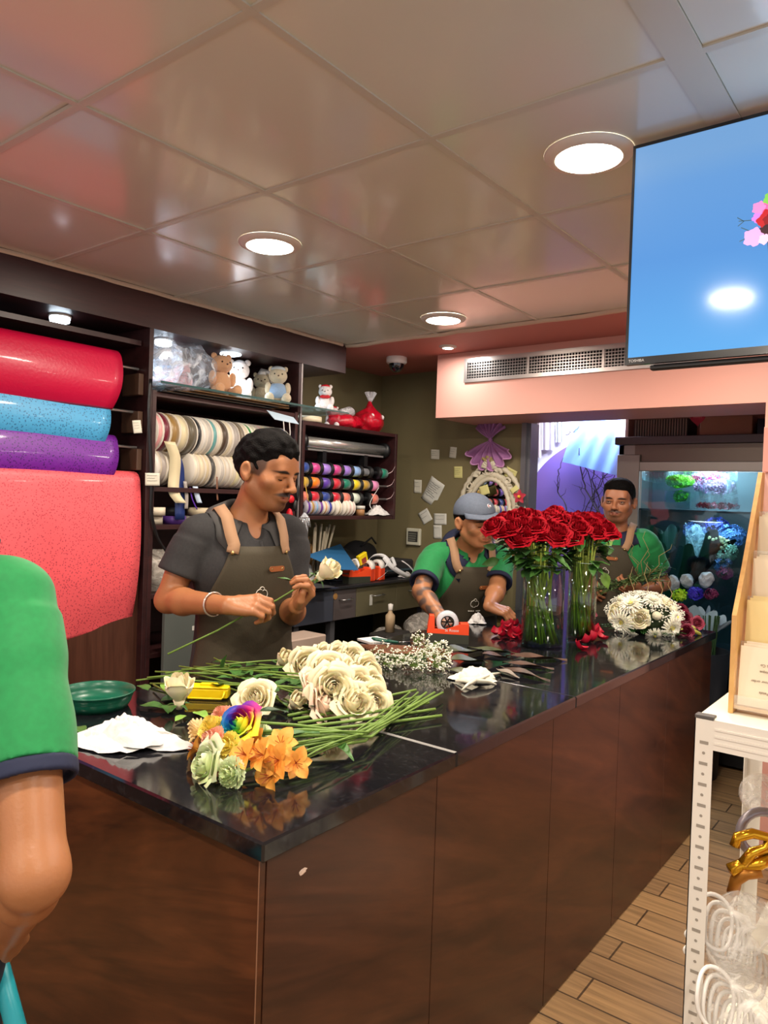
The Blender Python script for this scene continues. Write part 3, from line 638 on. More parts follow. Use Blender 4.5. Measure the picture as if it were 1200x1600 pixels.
def head_ops(S, C, R, s, jaw=1.0, ears=True):
    g = lambda x, y, z: A3(C)+R@(A3((x, y, z))*s*HA)
    E = lambda c, r, k, Rl=None, sub=False: S.ell(g(*c), A3(r)*s*HA, R if Rl is None else R@Rl, k*s, sub)
    K = lambda a, b, ra, rb, k, sub=False: S.cap(g(*a), g(*b), ra*s, rb*s, k*s, sub)
    E((0, .020, .034), (.074, .094, .082), .02); E((0, -.028, -.022), (.060*jaw, .060, .086), .03)
    for q in (-1, 1):
        K((q*.050*jaw, .004, -.050), (q*.022, -.052, -.092), .020, .020, .03); E((q*.040, -.055, -.022), (.024, .022, .022), .022)
    E((0, -.068, -.094), (.021, .016, .017), .02)
    K((-.034, -.0775, .021), (.034, -.0775, .021), .011, .011, .018); E((0, -.062, .050), (.050, .022, .030), .03)
    for q in (-1, 1):
        E((q*.031, -.091, .001), (.016, .012, .010), .014, sub=True)
        E((q*.031, -.0695, .000), (.0165, .014, .0125), .006)
        K((q*.018, -.0855, .008), (q*.044, -.077, .007), .0035, .003, .006)
    K((0, -.085, .012), (0, -.108, -.025), .0078, .0102, .011); E((0, -.110, -.031), (.0120, .0110, .0098), .007)
    for q in (-1, 1): E((q*.0138, -.097, -.034), (.0074, .0100, .0072), .006); E((q*.006, -.103, -.0415), (.003, .004, .002), .003, sub=True)
    E((0, -.080, -.060), (.028, .013, .019), .016)
    K((-.020, -.0835, -.0600), (0, -.0920, -.0570), .0045, .0062, .006); K((.020, -.0835, -.0600), (0, -.0920, -.0570), .0045, .0062, .006)
    K((-.017, -.0835, -.0675), (0, -.0905, -.0690), .0050, .0072, .006); K((.017, -.0835, -.0675), (0, -.0905, -.0690), .0050, .0072, .006)
    K((-.022, -.0905, -.0630), (.022, -.0905, -.0630), .0016, .0016, .004, True)
    if ears:
        for q in (-1, 1):
            Rl = rotm(-.15, 0, q*-.45)
            E((q*.078, .014, -.004), (.0085, .0185, .031), .006, Rl); E((q*.0865, .0115, .002), (.006, .0105, .017), .004, Rl, True); E((q*.078, .008, -.027), (.006, .009, .010), .006)
def face_cols(C, R, s, skin, dark, beard=.0, must=.0, hairc=(24, 20, 20), lip=None, browd=1.0, hairline=None, tattoo=None):
    sk, dk, hc = LIN(skin), LIN(dark), LIN(hairc); lp = LIN(lip if lip else (dark[0]+16, dark[1]+2, dark[2]+8))
    def fn(X):
        q = (X-A3(C))@R/s/HA; x, y, z = q[:, 0], q[:, 1], q[:, 2]; n = len(X)
        nz = (np.sin(X[:, 0]*90+np.sin(X[:, 1]*70))+np.sin(X[:, 2]*80+np.sin(X[:, 0]*60)))*.25
        t = np.clip(.35+.25*nz, 0, 1)[:, None]; c = sk*(1-t)+dk*t*.5+sk*t*.5
        def blend(c, m, col): m = np.clip(m, 0, 1)[:, None]; return c*(1-m)+col*m
        ss = lambda v, a, b: np.clip((v-a)/(b-a), 0, 1)
        front = ss(-y, .04, .06)*(np.abs(z) < .2)
        m = front*ss(-z, .048, .062)*(z > -.14)*ss(.075-np.abs(x), 0, .012); c = blend(c, beard*m*.75, hc*.7+dk*.3)
        sb = ss(-y, -.01, .02)*ss(np.abs(x), .045, .055)*ss(-z, -.01, .03)*(z > -.13); c = blend(c, beard*sb*.55, hc*.6+dk*.4)
        r = np.sqrt((x/.021)**2+((z+.0625)/.0095)**2+((y+.088)/.013)**2); c = blend(c, ss(1.15-r, 0, .3), lp)
        r = np.sqrt((x/.034)**2+((z+.0475+.20*np.abs(x))/.0078)**2); c = blend(c, must*ss(1.2-r, 0, .4)*(y < -.065), hc)
        r = np.sqrt((x/.024)**2+((z+.092)/.020)**2); c = blend(c, beard*ss(1.2-r, 0, .7)*(y < -.03), hc*.8+dk*.2)
        r = np.sqrt(((np.abs(x)-.031)/.021)**2+((z-.0215+((np.abs(x)-.031)**2)*9)/.0052)**2); c = blend(c, browd*ss(1.2-r, 0, .45)*(y < -.05), hc)
        r = np.sqrt(((np.abs(x)-.031)/.018)**2+((z+.0000)/.009)**2); c = blend(c, .35*ss(1.2-r, 0, .5)*(y < -.06), dk*.6)
        if hairline is not None:
            m = ss(hairline(x, y, z), 0, .008)*(z > -.09)*(z < .2)*(y > -.12)*(y < .15)*(np.abs(x) < .085); m = m*(np.abs(x) < .0765)*.8; c = blend(c, m, hc)
        if tattoo is not None: c = tattoo(X, c)
        return c
    return fn
def person(name, label, N, ang, s, lean, headC, hyaw, hpitch, hroll, armL, armR, skin, dark, shirt, sleeve=.62, cuff=None, hL=None, hR=None, h=.0035, beard=0, must=0, hair='short', browd=1, width=1., legs=True, hairline=None, tattoo=None, collar=None, neck_r=.056, hs=1.0, gut=1.0, jaw=1., arm_e=.038):
    p = Person(); R = frame(ang); Rl = R@rotm(lean, 0, 0); p.R, p.Rl, p.s = R, Rl, s
    piv = A3((0, 0, .98)); nb = A3((0, .01, 1.43)); N = A3(N)
    O = N-s*(R@piv+Rl@(nb-piv))                       # torso origin so that the neck base lands on N
    def g(x, y, z):
        q = A3((x, y, z)); return O+s*(R@q if z < .98 else R@piv+Rl@(q-piv))
    p.g = g
    HR = frame(hyaw, hpitch, hroll); p.HR, p.HC = HR, A3(headC)
    hsx = s*hs
    t = thing(name, label, 'person', (float(O[0]), float(O[1]), 0)); p.root = t
    def torso(S, e, k=.05):
        S.ell(g(0, 0, .93), A3((.160*width*gut, .112*gut, .15))*s+e, R, k).ell(g(0, 0, 1.08), A3((.148*width*gut, .108*gut, .16))*s+e, Rl, k).ell(g(0, .0, 1.25), A3((.166*width, .112, .17))*s+e, Rl, k)
        S.cap(g(-.135*width, .012, 1.385), g(.135*width, .012, 1.385), .045*s+e, k=k); S.cap(g(0, .012, 1.38), g(0, .006, 1.43), .062*s+e, .054*s+e*.6, k)
    shR, shL = g(-.172*width, .012, 1.37), g(.172*width, .012, 1.37); p.sh = (shL, shR)
    B = SDF(); torso(B, -.006)
    B.cap(g(0, .012, 1.40), p.HC+HR@(A3((0, .022, -.075))*hsx), neck_r*s, .052*hsx, .03)
    head_ops(B, p.HC, HR, hsx, jaw)
    for sh, (el, wr), hd, q in ((shL, armL, hL, 1), (shR, armR, hR, -1)):
        el, wr = A3(el), A3(wr); m1 = sh*.6+el*.4; m2 = el*.72+wr*.28
        B.cap(sh, m1, .048*s, .046*s, .03).cap(m1, el, .046*s, arm_e*s, .02).cap(el, m2, arm_e*s, .040*s, .02).cap(m2, wr, .040*s, .026*s, .02)
        if hd:
            tips = hand(B, wr, **dict(hd, s=s*hd.get('s', .98)))
    tt = None
    bo = B.build('body', mat(name+'_skin', skin, .42, vcol=True, sss=.05, bump=.12, bscale=160), t, h, 1, colfn=face_cols(p.HC, HR, hsx, skin, dark, beard, must, browd=browd, hairline=hairline, tattoo=tattoo))
    # shirt
    S = SDF(); torso(S, .012)
    for sh, (el, wr) in ((shL, armL), (shR, armR)):
        el = A3(el); e2 = sh+(el-sh)*sleeve; S.cap(sh, sh+(el-sh)*.25, .056*s, .060*s, .035); S.fcone(sh+(el-sh)*.1, e2, .058*s, .066*s, .02)
    u = unit(g(0, 0, 1.5)-g(0, 0, 1.4))
    S.noise(.0045*s, 16/s, 3.1)
    S.half(g(0, 0, 1.445)+0*u, unit(u-.55*(Rl@A3((0, -1, 0)))*-1)) if False else None
    S.half(g(0, -.0, 1.437), unit(Rl@A3((0, -.42, 1)))); 
    S.half(g(0, 0, .86), A3((0, 0, -1)))
    if collar is not None: S.ell(g(0, -.098, 1.425), A3((.036, .06, .062))*s, Rl, .004, True)
    p.shirt = S; so = S.build('shirt', shirt, t, max(h, .004), 1)
    tr = SDF(); torso(tr, .016); p.torso = tr
    if legs:
        Lg = SDF()
        for q in (-1, 1): Lg.cap(g(q*.085, 0, .90), A3((g(q*.09, 0, .9)[0], g(q*.09, 0, .9)[1], .45)), .082*s, .062*s, .03); Lg.fcone(A3((g(q*.09, 0, .9)[0], g(q*.09, 0, .9)[1], .46)), A3((g(q*.09, 0, .9)[0], g(q*.09, 0, .9)[1], .06)), .062*s, .056*s, .02)
        Lg.ell(g(0, 0, .92), A3((.165, .118, .12))*s, R, .04); Lg.build('trousers', mat('dark_trousers', (34, 34, 42), .8), t, .009)
        for q in (-1, 1):
            c = g(q*.09, 0, .9); f = R@A3((0, -1, 0)); Sh = SDF(); Sh.cap(A3((c[0], c[1], .045))-f*.06*s, A3((c[0], c[1], .035))+f*.13*s, .045, .035, .01).half((0, 0, .003), (0, 0, -1)); Sh.build('shoe', mat('dark_shoe', (24, 22, 22), .5), t, .008)
    if cuff is not None:
        for sh, (el, wr) in ((shL, armL), (shR, armR)):
            el = A3(el); u_ = unit(el-sh); e2 = sh+(el-sh)*sleeve; C_ = SDF().fcone(e2-u_*.004, e2+u_*.020*s, .0672*s, .0668*s); C_.fcone(e2+u_*.006*s, e2+u_*.05*s, .058*s, .058*s, 0, True, rnd=0); C_.noise(.0015, 30, 1.); C_.build('sleeve_cuff', cuff, t, .0035)
    if collar is not None:
        ax = unit(p.HC+HR@(A3((0, .02, -.08))*hsx)-g(0, .012, 1.40)); c0 = g(0, .008, 1.430); bk_ = unit(Rl@A3((0, 1, 0))-ax*np.dot(Rl@A3((0, 1, 0)), ax)); lf = np.cross(ax, bk_)
        for q in (1, -1):
            def F(u, v):
                th = (u*2.62)*q       # 0 at the back of the neck, towards the front
                w = math.sin(u*math.pi*.5); drop = u**2.2
                prof = [(0.068, -.010), (.068, .024), (.074, .030), (.096, .008), (.120, -.016-.046*u**4)]
                k = v*4; i = min(int(k), 3); f_ = k-i; r = prof[i][0]*(1-f_)+prof[i+1][0]*f_; z = prof[i][1]*(1-f_)+prof[i+1][1]*f_
                r *= s; z = z*s-drop*.034*s; d = bk_*math.cos(th)+lf*math.sin(th)
                ptt = c0+d*r*(1+.10*w)+ax*z
                for _ in range(3):
                    if v < .45: break
                    dd = S.ev(ptt[None])[0]
                    if dd < .006: g_ = np.array([S.ev((ptt+e)[None])[0]-dd for e in np.eye(3)*.002])/.002; ptt = ptt+g_/max(np.linalg.norm(g_), .3)*(.006-dd)
                return tuple(ptt)
            MB().grid(F, 14, 8).build('collar', collar, t, True, thick=.003)
    if collar is not None: MB().tube([trace(S, g(.004, -.4, z_), g(0, 0, z_)-g(0, -.4, z_), .0015) for z_ in (1.36, 1.33, 1.30, 1.27, 1.24)], [.007*s]*5, 8, flat=.3).build('placket', shirt, t, True)
    p.t = t; p.hsx = hsx
    return p
def trace(S, o, d, off, tmax=1.0, n=50):
    t = 0; o = A3(o); d = unit(d)
    for _ in range(n):
        v = S.ev((o+d*t)[None])[0]-off; t += v*.8
        if abs(v) < .0004 or t > tmax: break
    return o+d*t
def apron(p, m, strapm, tagm, rivm, ztop=1.30, zbot=.62, wtop=.62, text_=True, emb=(0.0, 1.10), tagat=(.35, 1.235), pocket=True):
    t = p.root; g = p.g; S = p.torso; s = p.s
    tr2 = SDF(); tr2.ops = list(S.ops); tr2.ell(g(0, 0, .84), A3((.172, .125, .2))*s, p.R, .05)
    NZ, NP = 26, 26
    def half_angle(z):
        if z > 1.12: k = (z-1.12)/(ztop-1.12); return 1.45*(1-k)**1.6+wtop*(1-(1-k)**1.6) if k < 1 else wtop
        return 1.45
    def pt(ph, z, off=.006):
        c = g(0, .0, z); Rr = p.Rl if z > .98 else p.R; d = Rr@A3((math.sin(ph), -math.cos(ph), 0))
        zz = z
        if zz < .78: 
            q = trace(tr2, g(0, 0, .78)+(p.R@A3((math.sin(ph), -math.cos(ph), 0)))*.42*s, -(p.R@A3((math.sin(ph), -math.cos(ph), 0))), off); q = q+A3((0, 0, (zz-.78)*s)); return q
        return trace(tr2, c+d*.42*s, -d, off)
    p.apt = pt
    P_ = [[pt((2*j/NP-1)*half_angle(zbot+(ztop-zbot)*i/NZ), zbot+(ztop-zbot)*i/NZ)+A3((0, 0, 0))+(.003*math.sin(j*1.3+i*.5)*(1-i/NZ)) for j in range(NP+1)] for i in range(NZ+1)]
    ap = MB().add([q for r in P_ for q in r], [[i*(NP+1)+j, i*(NP+1)+j+1, (i+1)*(NP+1)+j+1, (i+1)*(NP+1)+j] for i in range(NZ) for j in range(NP)]).build('apron', m, t, True, thick=.004)
    for q in (-1, 1):       # straps over the shoulders
        pts = [pt(q*(wtop-.06), ztop-.02, .011)]
        e = pts[0]; gs = [g(q*.098, -.13, ztop+.015), g(q*.100, -.11, max(1.39, ztop+.035)), g(q*.097, -.06, 1.44), g(q*.093, .01, 1.46), g(q*.088, .07, 1.44), g(q*.080, .12, 1.38), g(q*.06, .15, 1.25), g(q*.02, .15, 1.12)]
        for a in gs: pts.append(p.shirt_base.snap(a, .016))
        sm = []
        for i in range(len(pts)-1):
            for k in (0, .33, .66): sm.append(pts[i]*(1-k)+pts[i+1]*k)
        sm.append(pts[-1]); side = []
        for i, a in enumerate(sm):
            tn = unit(sm[min(i+1, len(sm)-1)]-sm[max(i-1, 0)]); gr_ = np.array([p.shirt_base.ev((a+v)[None])[0]-p.shirt_base.ev((a-v)[None])[0] for v in np.eye(3)*.003]); nn = unit(gr_); side.append(Vector(np.cross(tn, nn)))
        MB().ribbon(sm, side, .038*s).build('shoulder_strap', strapm, t, True, thick=.004)
        e = pt(q*(wtop-.06), ztop-.02, .012); dn = unit(e-g(0, 0, ztop-.02)); MB().lathe([(0, .005), (.005, .004), (.0075, 0)], n=12, T=basis(dn, (0, 0, 1), e)).build('rivet', rivm, ap, True)
    a = pt(tagat[0], tagat[1], .010); nn = unit(pt(tagat[0], tagat[1], .03)-pt(tagat[0], tagat[1], .0)); up = Vector((0, 0, 1)); T = basis(nn, (0, 0, 1), a)
    lg = MB(); w_, h_ = .026*s, .0085*s
    lg.add([(w_*cx_+h_*math.cos(b)*(1 if True else 0), h_*math.sin(b), .003) for cx_, rng_ in ((1, range(-3, 4)), (-1, range(3, 10))) for b in [k*math.pi/6 for k in rng_]], [list(range(14))], T).build('leather_tag', tagm, ap, False, thick=.003)
    for q in (-1, 1): MB().lathe([(0, .007), (.003, .006), (.004, .004)], (q*w_*.9, 0, 0), n=8, T=T).build('tag_rivet', rivm, ap, True)
    wm = mat('print_cream', (214, 208, 196), .7)
    def arc(cx_, cz_, r, a0, a1, n=10, th=.0016, zs=1):
        o_ = []
        for i in range(n+1):
            b = a0+(a1-a0)*i/n; x_ = cx_+r*math.cos(b); z_ = cz_+r*zs*math.sin(b); o_.append(pt(x_/.16, z_, .0105))
        return o_
    em_ = MB(); ex, ez = emb
    for A_ in (arc(ex-.008, ez, .016, 1.2, 4.6), arc(ex+.010, ez, .014, -1.4, 2.2), arc(ex, ez+.014, .010, .3, 2.9)): em_.tube(A_, .0014*s, 5)
    em_.tube(arc(ex-.002, ez-.006, .012, 3.4, 6.0), .0011*s, 5); em_.build('printed_emblem', wm, ap)
    lt = MB()
    for i in range(8):
        x_ = ex-.034+i*.0095
        if i == 4: continue
        lt.tube([pt(x_/.16, ez-.036, .010), pt((x_+.006)/.16, ez-.036, .010)], .003*s, 4)
    lt.build('printed_lettering', wm, ap)
    if pocket:
        L_ = [pt(ph, .93, .0085) for ph in [(-.9+1.8*i/20) for i in range(21)]]; MB().tube(L_, .0022, 5).build('pocket_seam', mat('apron_seam', (52, 46, 34), .8), ap)
    return ap
SHG = mat('charcoal_shirt', (46, 45, 46), .9, var=.12, vscale=120)
GRN = mat('green_polo', (18, 126, 64), .75, var=.08, vscale=90, sheen=.15)
NAVY = mat('navy_trim_cloth', (28, 34, 60), .8)
APR = mat('olive_brown_apron', (62, 55, 40), .8, var=.1, vscale=8, bump=.15, bscale=120)
STR = mat('tan_strap', (160, 124, 94), .8)
LEA = mat('tan_leather', (150, 88, 48), .5)
BRS = mat('brass_rivet', (170, 146, 96), .3, .9)
HAIRM = mat('black_hair', (11, 9, 9), .75, bump=1, bscale=240, var=.5, vscale=120, spec=.12)
def fadeline(x, y, z):          # positive where the scalp shows cropped hair
    side = np.minimum(np.minimum(z+.014, y+.046-.5*np.clip(.02-z, 0, .1)), np.abs(x)-.05); nape = np.minimum(z+.060, y-.034)
    return np.maximum(np.maximum(side, nape), z-.090)
def mk_shirt_base(p, width=1.0):
    p.shirt_base = p.torso
def hair_short(p, vol=.016, top=.012, fade=-.012, nz=(.0035, 95), back=.0, front=0.0, name='hair'):
    s = p.hsx; C, R = p.HC, p.HR; g = lambda x, y, z: C+R@(A3((x, y, z))*s*HA)
    H = SDF(); H.ell(g(0, .022, .036), A3((.084, .101, .088))*s, R, .01)
    H.ell(g(0, .004+front, .078), A3((.074+vol*.35, .084, .042+vol))*s, R@rotm(-.12, 0, 0), .02)
    H.ell(g(0, -.040+front, .082), A3((.064, .042, .030+vol*.6))*s, R@rotm(.25, 0, 0), .02)
    H.noise(nz[0]*s, nz[1]/s, 1.3)
    H.ell(g(0, -.098, -.034), A3((.090, .082, .090))*s, R, .006*s, True)       # the face
    H.ell(g(0, -.030, -.100), A3((.14, .10, .085))*s, R, .006*s, True)        # below the ears
    H.cap(g(-.11, .012, -.005), g(.11, .012, -.005), .030*s, .030*s, .004, True)
    H.half(g(0, .09, -.062), -(R@A3((0, .25, 1))))
    H.half(g(0, 0, .0), R@A3((0, 0, -1))) if False else None
    return H.build(name, HAIRM, p.root, .003, 1)
def lashes(p, dz=-.004, both=(1, -1), w=.014, th=.0014):
    s = p.hsx; g = lambda x, y, z: p.HC+p.HR@(A3((x, y, z))*s*HA)
    for q in both:
        pts = [g(q*(.031+w*k), -.0835+.008*abs(k)**2+(.002 if k*q > 0 else 0)*abs(k), dz-.002*(1-k*k)) for k in (-1, -.5, 0, .5, 1)]
        MB().tube(pts, [th*.4*s, th*s, th*1.2*s, th*s, th*.4*s], 6).build('eyelashes', HAIRM, p.root, True)
def eyes(p, gaze=(0, 0)):
    s = p.hsx; g = lambda x, y, z: p.HC+p.HR@(A3((x, y, z))*s*HA)
    for q in (1, -1):
        c = g(q*.031, -.0755, .0005); e = MB().ell(c, (.0112*s,)*3, 16).build('eye', mat('eye_white', (150, 138, 128), .3), p.root, True)
        dcn = unit(p.HR@A3((gaze[0], -1, gaze[1]))); MB().ell(A3(c)+dcn*.0068*s, (.0055*s,)*3, 12).build('iris', mat('dark_iris', (26, 16, 12), .1), e, True)
        for zz, hh in ((.0066, .0038), (-.0068, .0032)):
            pts = [g(q*.031+.0135*k, -.0865+.007*k*k, zz-(.0035 if zz > 0 else -.003)*k*k) for k in (-1, -.5, 0, .5, 1)]
            MB().tube(pts, [hh*.6*s, hh*s, hh*s, hh*s, hh*.6*s], 8).build('eyelid', mat('lid_skin', (124, 82, 58), .5), p.root, True)
# man 1: charcoal shirt, trims a white rose
D1 = 2.68
p1 = person('person', 'man in charcoal shirt and olive apron looking down at a white rose he trims', P(384, 808, d=D1), math.radians(-17), 1.09, .03, P(417, 738, d=D1-.05), math.radians(10), .24, .02,
    (P(455, 958, d=2.72), P(463, 946, d=2.44)), (P(262, 938, d=2.54), P(356, 946, d=2.34)), (172, 114, 74), (112, 66, 42), SHG, .60,
    hL=dict(f=RW@A3((.50, .60, .35)), n=RW@A3((.70, -.55, -.60)), curl=(.9, 1.0, .6), tside=-1, s=.92),
    hR=dict(f=RW@A3((.97, .05, .10)), n=RW@A3((.0, .75, .66)), curl=(.55, 1.0, .6), tside=-1, s=.95, thumb=[(.028, .030, -.010), (.058, .042, -.022), (.088, .026, -.034), (.108, .006, -.038)]),
    h=.003, beard=.55, must=.95, collar=mat('charcoal_collar', (66, 64, 63), .9), hs=1.03, hairline=fadeline)
mk_shirt_base(p1)
apron(p1, APR, STR, LEA, BRS, ztop=1.345, tagat=(.36, 1.275), emb=(.0, 1.195), wtop=.78)
hair_short(p1, vol=.022, nz=(.0055, 75))
lashes(p1)
w = A3(P(356, 946, d=2.34)); e = A3(P(262, 938, d=2.54)); u = unit(w-e)
bgl = MB(); Tb = basis(u, (0, 0, 1), w-u*.07); bgl.tube([Tb@V(.040*math.cos(a), .038*math.sin(a), 0) for a in [i*2*math.pi/28 for i in range(29)]], .003, 8, False); bgl.build('bangle', mat('silver_bangle', (214, 200, 190), .25, .7), p1.root, True)
# man 2: green polo, grey cap, leaning over the counter
def tattoo2(X, c):
    a, b = A3(P(655, 918, d=3.70)), A3(P(697, 972, d=3.50)); sh = A3(P(684, 880, d=3.8))
    def dist(X, a, b): ba = b-a; h = np.clip(((X-a)@ba)/(ba@ba), 0, 1); return np.linalg.norm(X-a-h[:, None]*ba, axis=1)
    m = (np.minimum(dist(X, a, b), dist(X, sh, a)) < .07)
    q = X*55; n = np.sin(q[:, 0]*1.3+2*np.sin(q[:, 1]*.8+q[:, 2]))+np.sin(q[:, 2]*1.7+2*np.sin(q[:, 0]*.9))
    k = (m*np.clip(.35+n*.6, 0, .8))[:, None]; return c*(1-k)+LIN((70, 72, 76))*k
D2 = 3.97
p2 = person('person', 'man in green polo and grey cap reaching for the orange tape dispenser', P(732, 852, d=D2), math.radians(-38), 1.13, .22, P(743, 815, d=D2-.12), math.radians(-24), .16, -.10,
    (P(776, 922, d=3.86), P(764, 947, d=3.68)), (P(658, 924, d=3.74), P(699, 980, d=3.54)), (186, 128, 88), (130, 80, 54), GRN, .70, cuff=NAVY,
    hL=dict(f=RW@A3((.90, -.25, .35)), n=RW@A3((.0, .9, .35)), curl=(.6, .8, .5), tside=-1, s=.9),
    hR=dict(f=RW@A3((.5, -.3, .75)), n=RW@A3((-.3, .8, .4)), curl=(.5, .7, .4), tside=1, s=.9),
    h=.004, beard=.15, must=.25, collar=NAVY, tattoo=tattoo2)
mk_shirt_base(p2)
apron(p2, APR, STR, LEA, BRS, ztop=1.36, zbot=.7, tagat=(.36, 1.27), emb=(.01, 1.19), wtop=.66)
lashes(p2)
g2 = lambda x, y, z: p2.HC+p2.HR@(A3((x, y, z))*p2.hsx*HA)
capm = mat('grey_cap_cloth', (92, 100, 114), .85, var=.08, vscale=100)
H = SDF(); H.ell(g2(0, .014, .040), A3((.088, .112, .092))*p2.hsx, p2.HR, .01); H.half(g2(0, -.05, .046), -(p2.HR@A3((0, .16, 1))))
cp = H.build('cap', capm, p2.root, .0035)
def brim(u, v):
    a = (u-.5)*2.5; r0 = (.078*math.sin(a), .014-.106*math.cos(a)); k = v; ext = .050*math.cos(a*.62)**1.5
    return tuple(g2(r0[0]*(1+.10*k), r0[1]-ext*k, .048+.004-.012*k*k-.02*(a/1.25)**2*k*.5))
MB().grid(brim, 20, 6).build('brim', capm, cp, True, thick=.004)
dr_ = unit((.15, -.84, .52)); em_c = g2(0, .014, .040)+p2.HR@(dr_*A3((.088, .112, .092))*p2.hsx); nn = unit(p2.HR@(dr_/A3((.088, .112, .092)))); T = basis(nn, p2.HR@A3((0, 0, 1)), em_c)
MB().lathe([(0, .0015), (.011, .0015), (.012, 0)], n=20, T=T).build('cap_emblem_patch', mat('emblem_white', (226, 222, 220), .6), cp)
MB().tube([T@V(.0075*math.cos(a), .0075*math.sin(a), .002) for a in [.8+i*4.7/16 for i in range(17)]], .0019, 6).build('cap_emblem_letter', mat('emblem_navy', (28, 34, 84), .6), cp)
MB().tube([T@V(.0072*math.cos(a), .0072*math.sin(a), .0026) for a in [2.4+i*1.5/8 for i in range(9)]], .0018, 6).build('cap_emblem_accent', mat('emblem_red', (190, 24, 40), .6), cp)
Hh = SDF(); Hh.ell(g2(0, .024, .028), A3((.0835, .0995, .078))*p2.hsx, p2.HR, .01); Hh.noise(.002, 90, 1.)
Hh.half(g2(0, 0, .045), p2.HR@A3((0, 0, 1))); Hh.ell(g2(0, -.098, -.030), A3((.082, .080, .10))*p2.hsx, p2.HR, .004, True); Hh.half(g2(0, .05, -.03), -(p2.HR@A3((0, .2, 1))))
Hh.cap(g2(-.11, .012, -.008), g2(.11, .012, -.008), .028, .028, .004, True); Hh.build('hair', HAIRM, p2.root, .004)
e_ = g2(-.081, .006, -.030); MB().ell(e_, (.005, .005, .005), 10).build('ear_stud', mat('black_stud', (16, 14, 16), .2), p2.root, True)
w = A3(P(762, 948, d=3.72)); e = A3(P(784, 908, d=3.92)); u = unit(w-e)
Tb = basis(u, (0, 0, 1), w-u*.035); wb = MB().tube([Tb@V(.037*math.cos(a), .034*math.sin(a), 0) for a in [i*2*math.pi/24 for i in range(25)]], .010, 8, False, flat=.35).build('watch_band', mat('black_rubber', (22, 22, 26), .6), p2.root, True)
# man 3: green polo, standing past the far end of the counter
D3 = 4.08
p3 = person('person', 'man in green polo standing past the counter end holding greenery', P(962, 828, d=D3), math.radians(-82), 1.0, .02, P(966, 784, d=D3-.05), math.radians(-80), .04, .03,
    (P(1036, 912, d=4.10), P(1002, 925, d=3.90)), (P(903, 905, d=4.12), P(920, 898, d=4.0)), (176, 116, 82), (118, 72, 50), GRN, .62, cuff=NAVY,
    hL=dict(f=RW@A3((-.95, .25, .15)), n=RW@A3((-.1, -.5, .85)), curl=(.6, .8, .6), tside=1, s=.95),
    hR=dict(f=RW@A3((.2, -.85, .3)), n=RW@A3((-.8, .1, .5)), curl=(.4, .5, .3), tside=1, s=.95),
    h=.004, beard=.55, must=.75, collar=NAVY, hs=1.0, hairline=fadeline)
mk_shirt_base(p3)
apron(p3, APR, STR, LEA, BRS, ztop=1.355, zbot=.6, tagat=(.10, 1.285), emb=(-.02, 1.21), wtop=.66)
hair_short(p3, vol=.012, nz=(.0015, 90)); eyes(p3, (-.1, .05))
# person 4: at the left edge, seen from the side
p4 = person('person', 'person in green polo at the left edge of the picture gripping a turquoise handle', P(-152, 872, d=1.16), math.radians(137), 1.0, .02, P(-170, 790, d=1.16), math.radians(150), .2, 0,
    (P(-340, 1340, d=1.16), P(-300, 1450, d=1.36)), (P(54, 1366, d=1.0), P(18, 1452, d=1.19)), (166, 110, 70), (120, 72, 44), GRN, .66, cuff=NAVY,
    hL=dict(f=RW@A3((-.3, -.9, .1)), n=RW@A3((-.9, .1, .3)), curl=(.8, 1.1, .7), tside=1, s=.95),
    hR=dict(f=RW@A3((-.30, -.75, -.5)), n=RW@A3((.90, -.25, .3)), curl=(.8, 1.1, .8), tside=-1, s=.95),
    h=.004, beard=.2, must=.2, collar=NAVY, arm_e=.042)
mk_shirt_base(p4); hair_short(p4)
hb = MB().tube([P(-24, 1430, d=1.27), P(0, 1510, d=1.22), P(34, 1640, d=1.14)], .0150, 14)
tag(hb.build('handle', mat('turquoise_plastic', (40, 160, 172), .35), None, True, loc=P(0, 1520, d=1.2)), 'turquoise pole held by the person at the left edge', 'pole')
# ---------------------------------------------------------------- flowers
LEAFM = mat('rose_leaf', (62, 104, 44), .45, var=.25, vscale=30); LEAFL = mat('light_leaf', (122, 164, 70), .45, var=.2, vscale=30); DLEAF = mat('dark_leaf', (34, 62, 30), .4, var=.3, vscale=30)
STEM = mat('green_stem', (108, 138, 58), .5, var=.15, vscale=20); STEMD = mat('dark_stem', (74, 96, 40), .5, var=.2, vscale=20)
WROSE = mat('cream_rose', (236, 226, 190), .55, var=.05, vscale=20, sss=.25); PROSE = mat('blush_rose', (236, 208, 184), .55, var=.06, vscale=20, sss=.25)
RROSE = mat('red_rose', (140, 5, 22), .7, var=.35, vscale=14, spec=.12)
def petal(g, a, r0, h, w, open_, curlb, close=0., T=None, n=6, m=6, rs=random, tip=.0):
    # one petal: starts at the centre, bulges outward, inner ones close over the heart, outer lips roll back
    ph = rs.uniform(0, 6)
    def F(u, v):
        s = (u-.5)*2; t = v
        rad = r0*(.22+.78*math.sin(min(t*1.5, 1)*math.pi*.5))-close*r0*max(0, t-.45)**1.5*1.9+open_*r0*t**2
        z = h*(t**.85)-curlb*h*max(0, t-.70)**1.3*3.0-.16*h*s*s*t*t+tip*h*max(0, 1-abs(s)*2.2)*max(0, t-.6)
        if t > .72: rad += curlb*r0*1.3*(t-.72)
        wd = w*(math.sin(min(1, t*1.2+.15)*math.pi*.5)**.8)*(1-.35*max(0, t-.75)*4*s*s); ang = a+s*wd; rad *= 1-.07*s+.04*math.sin(s*4+ph)*t
        return (rad*math.cos(ang), rad*math.sin(ang), z)
    g.grid(F, n, m, T)
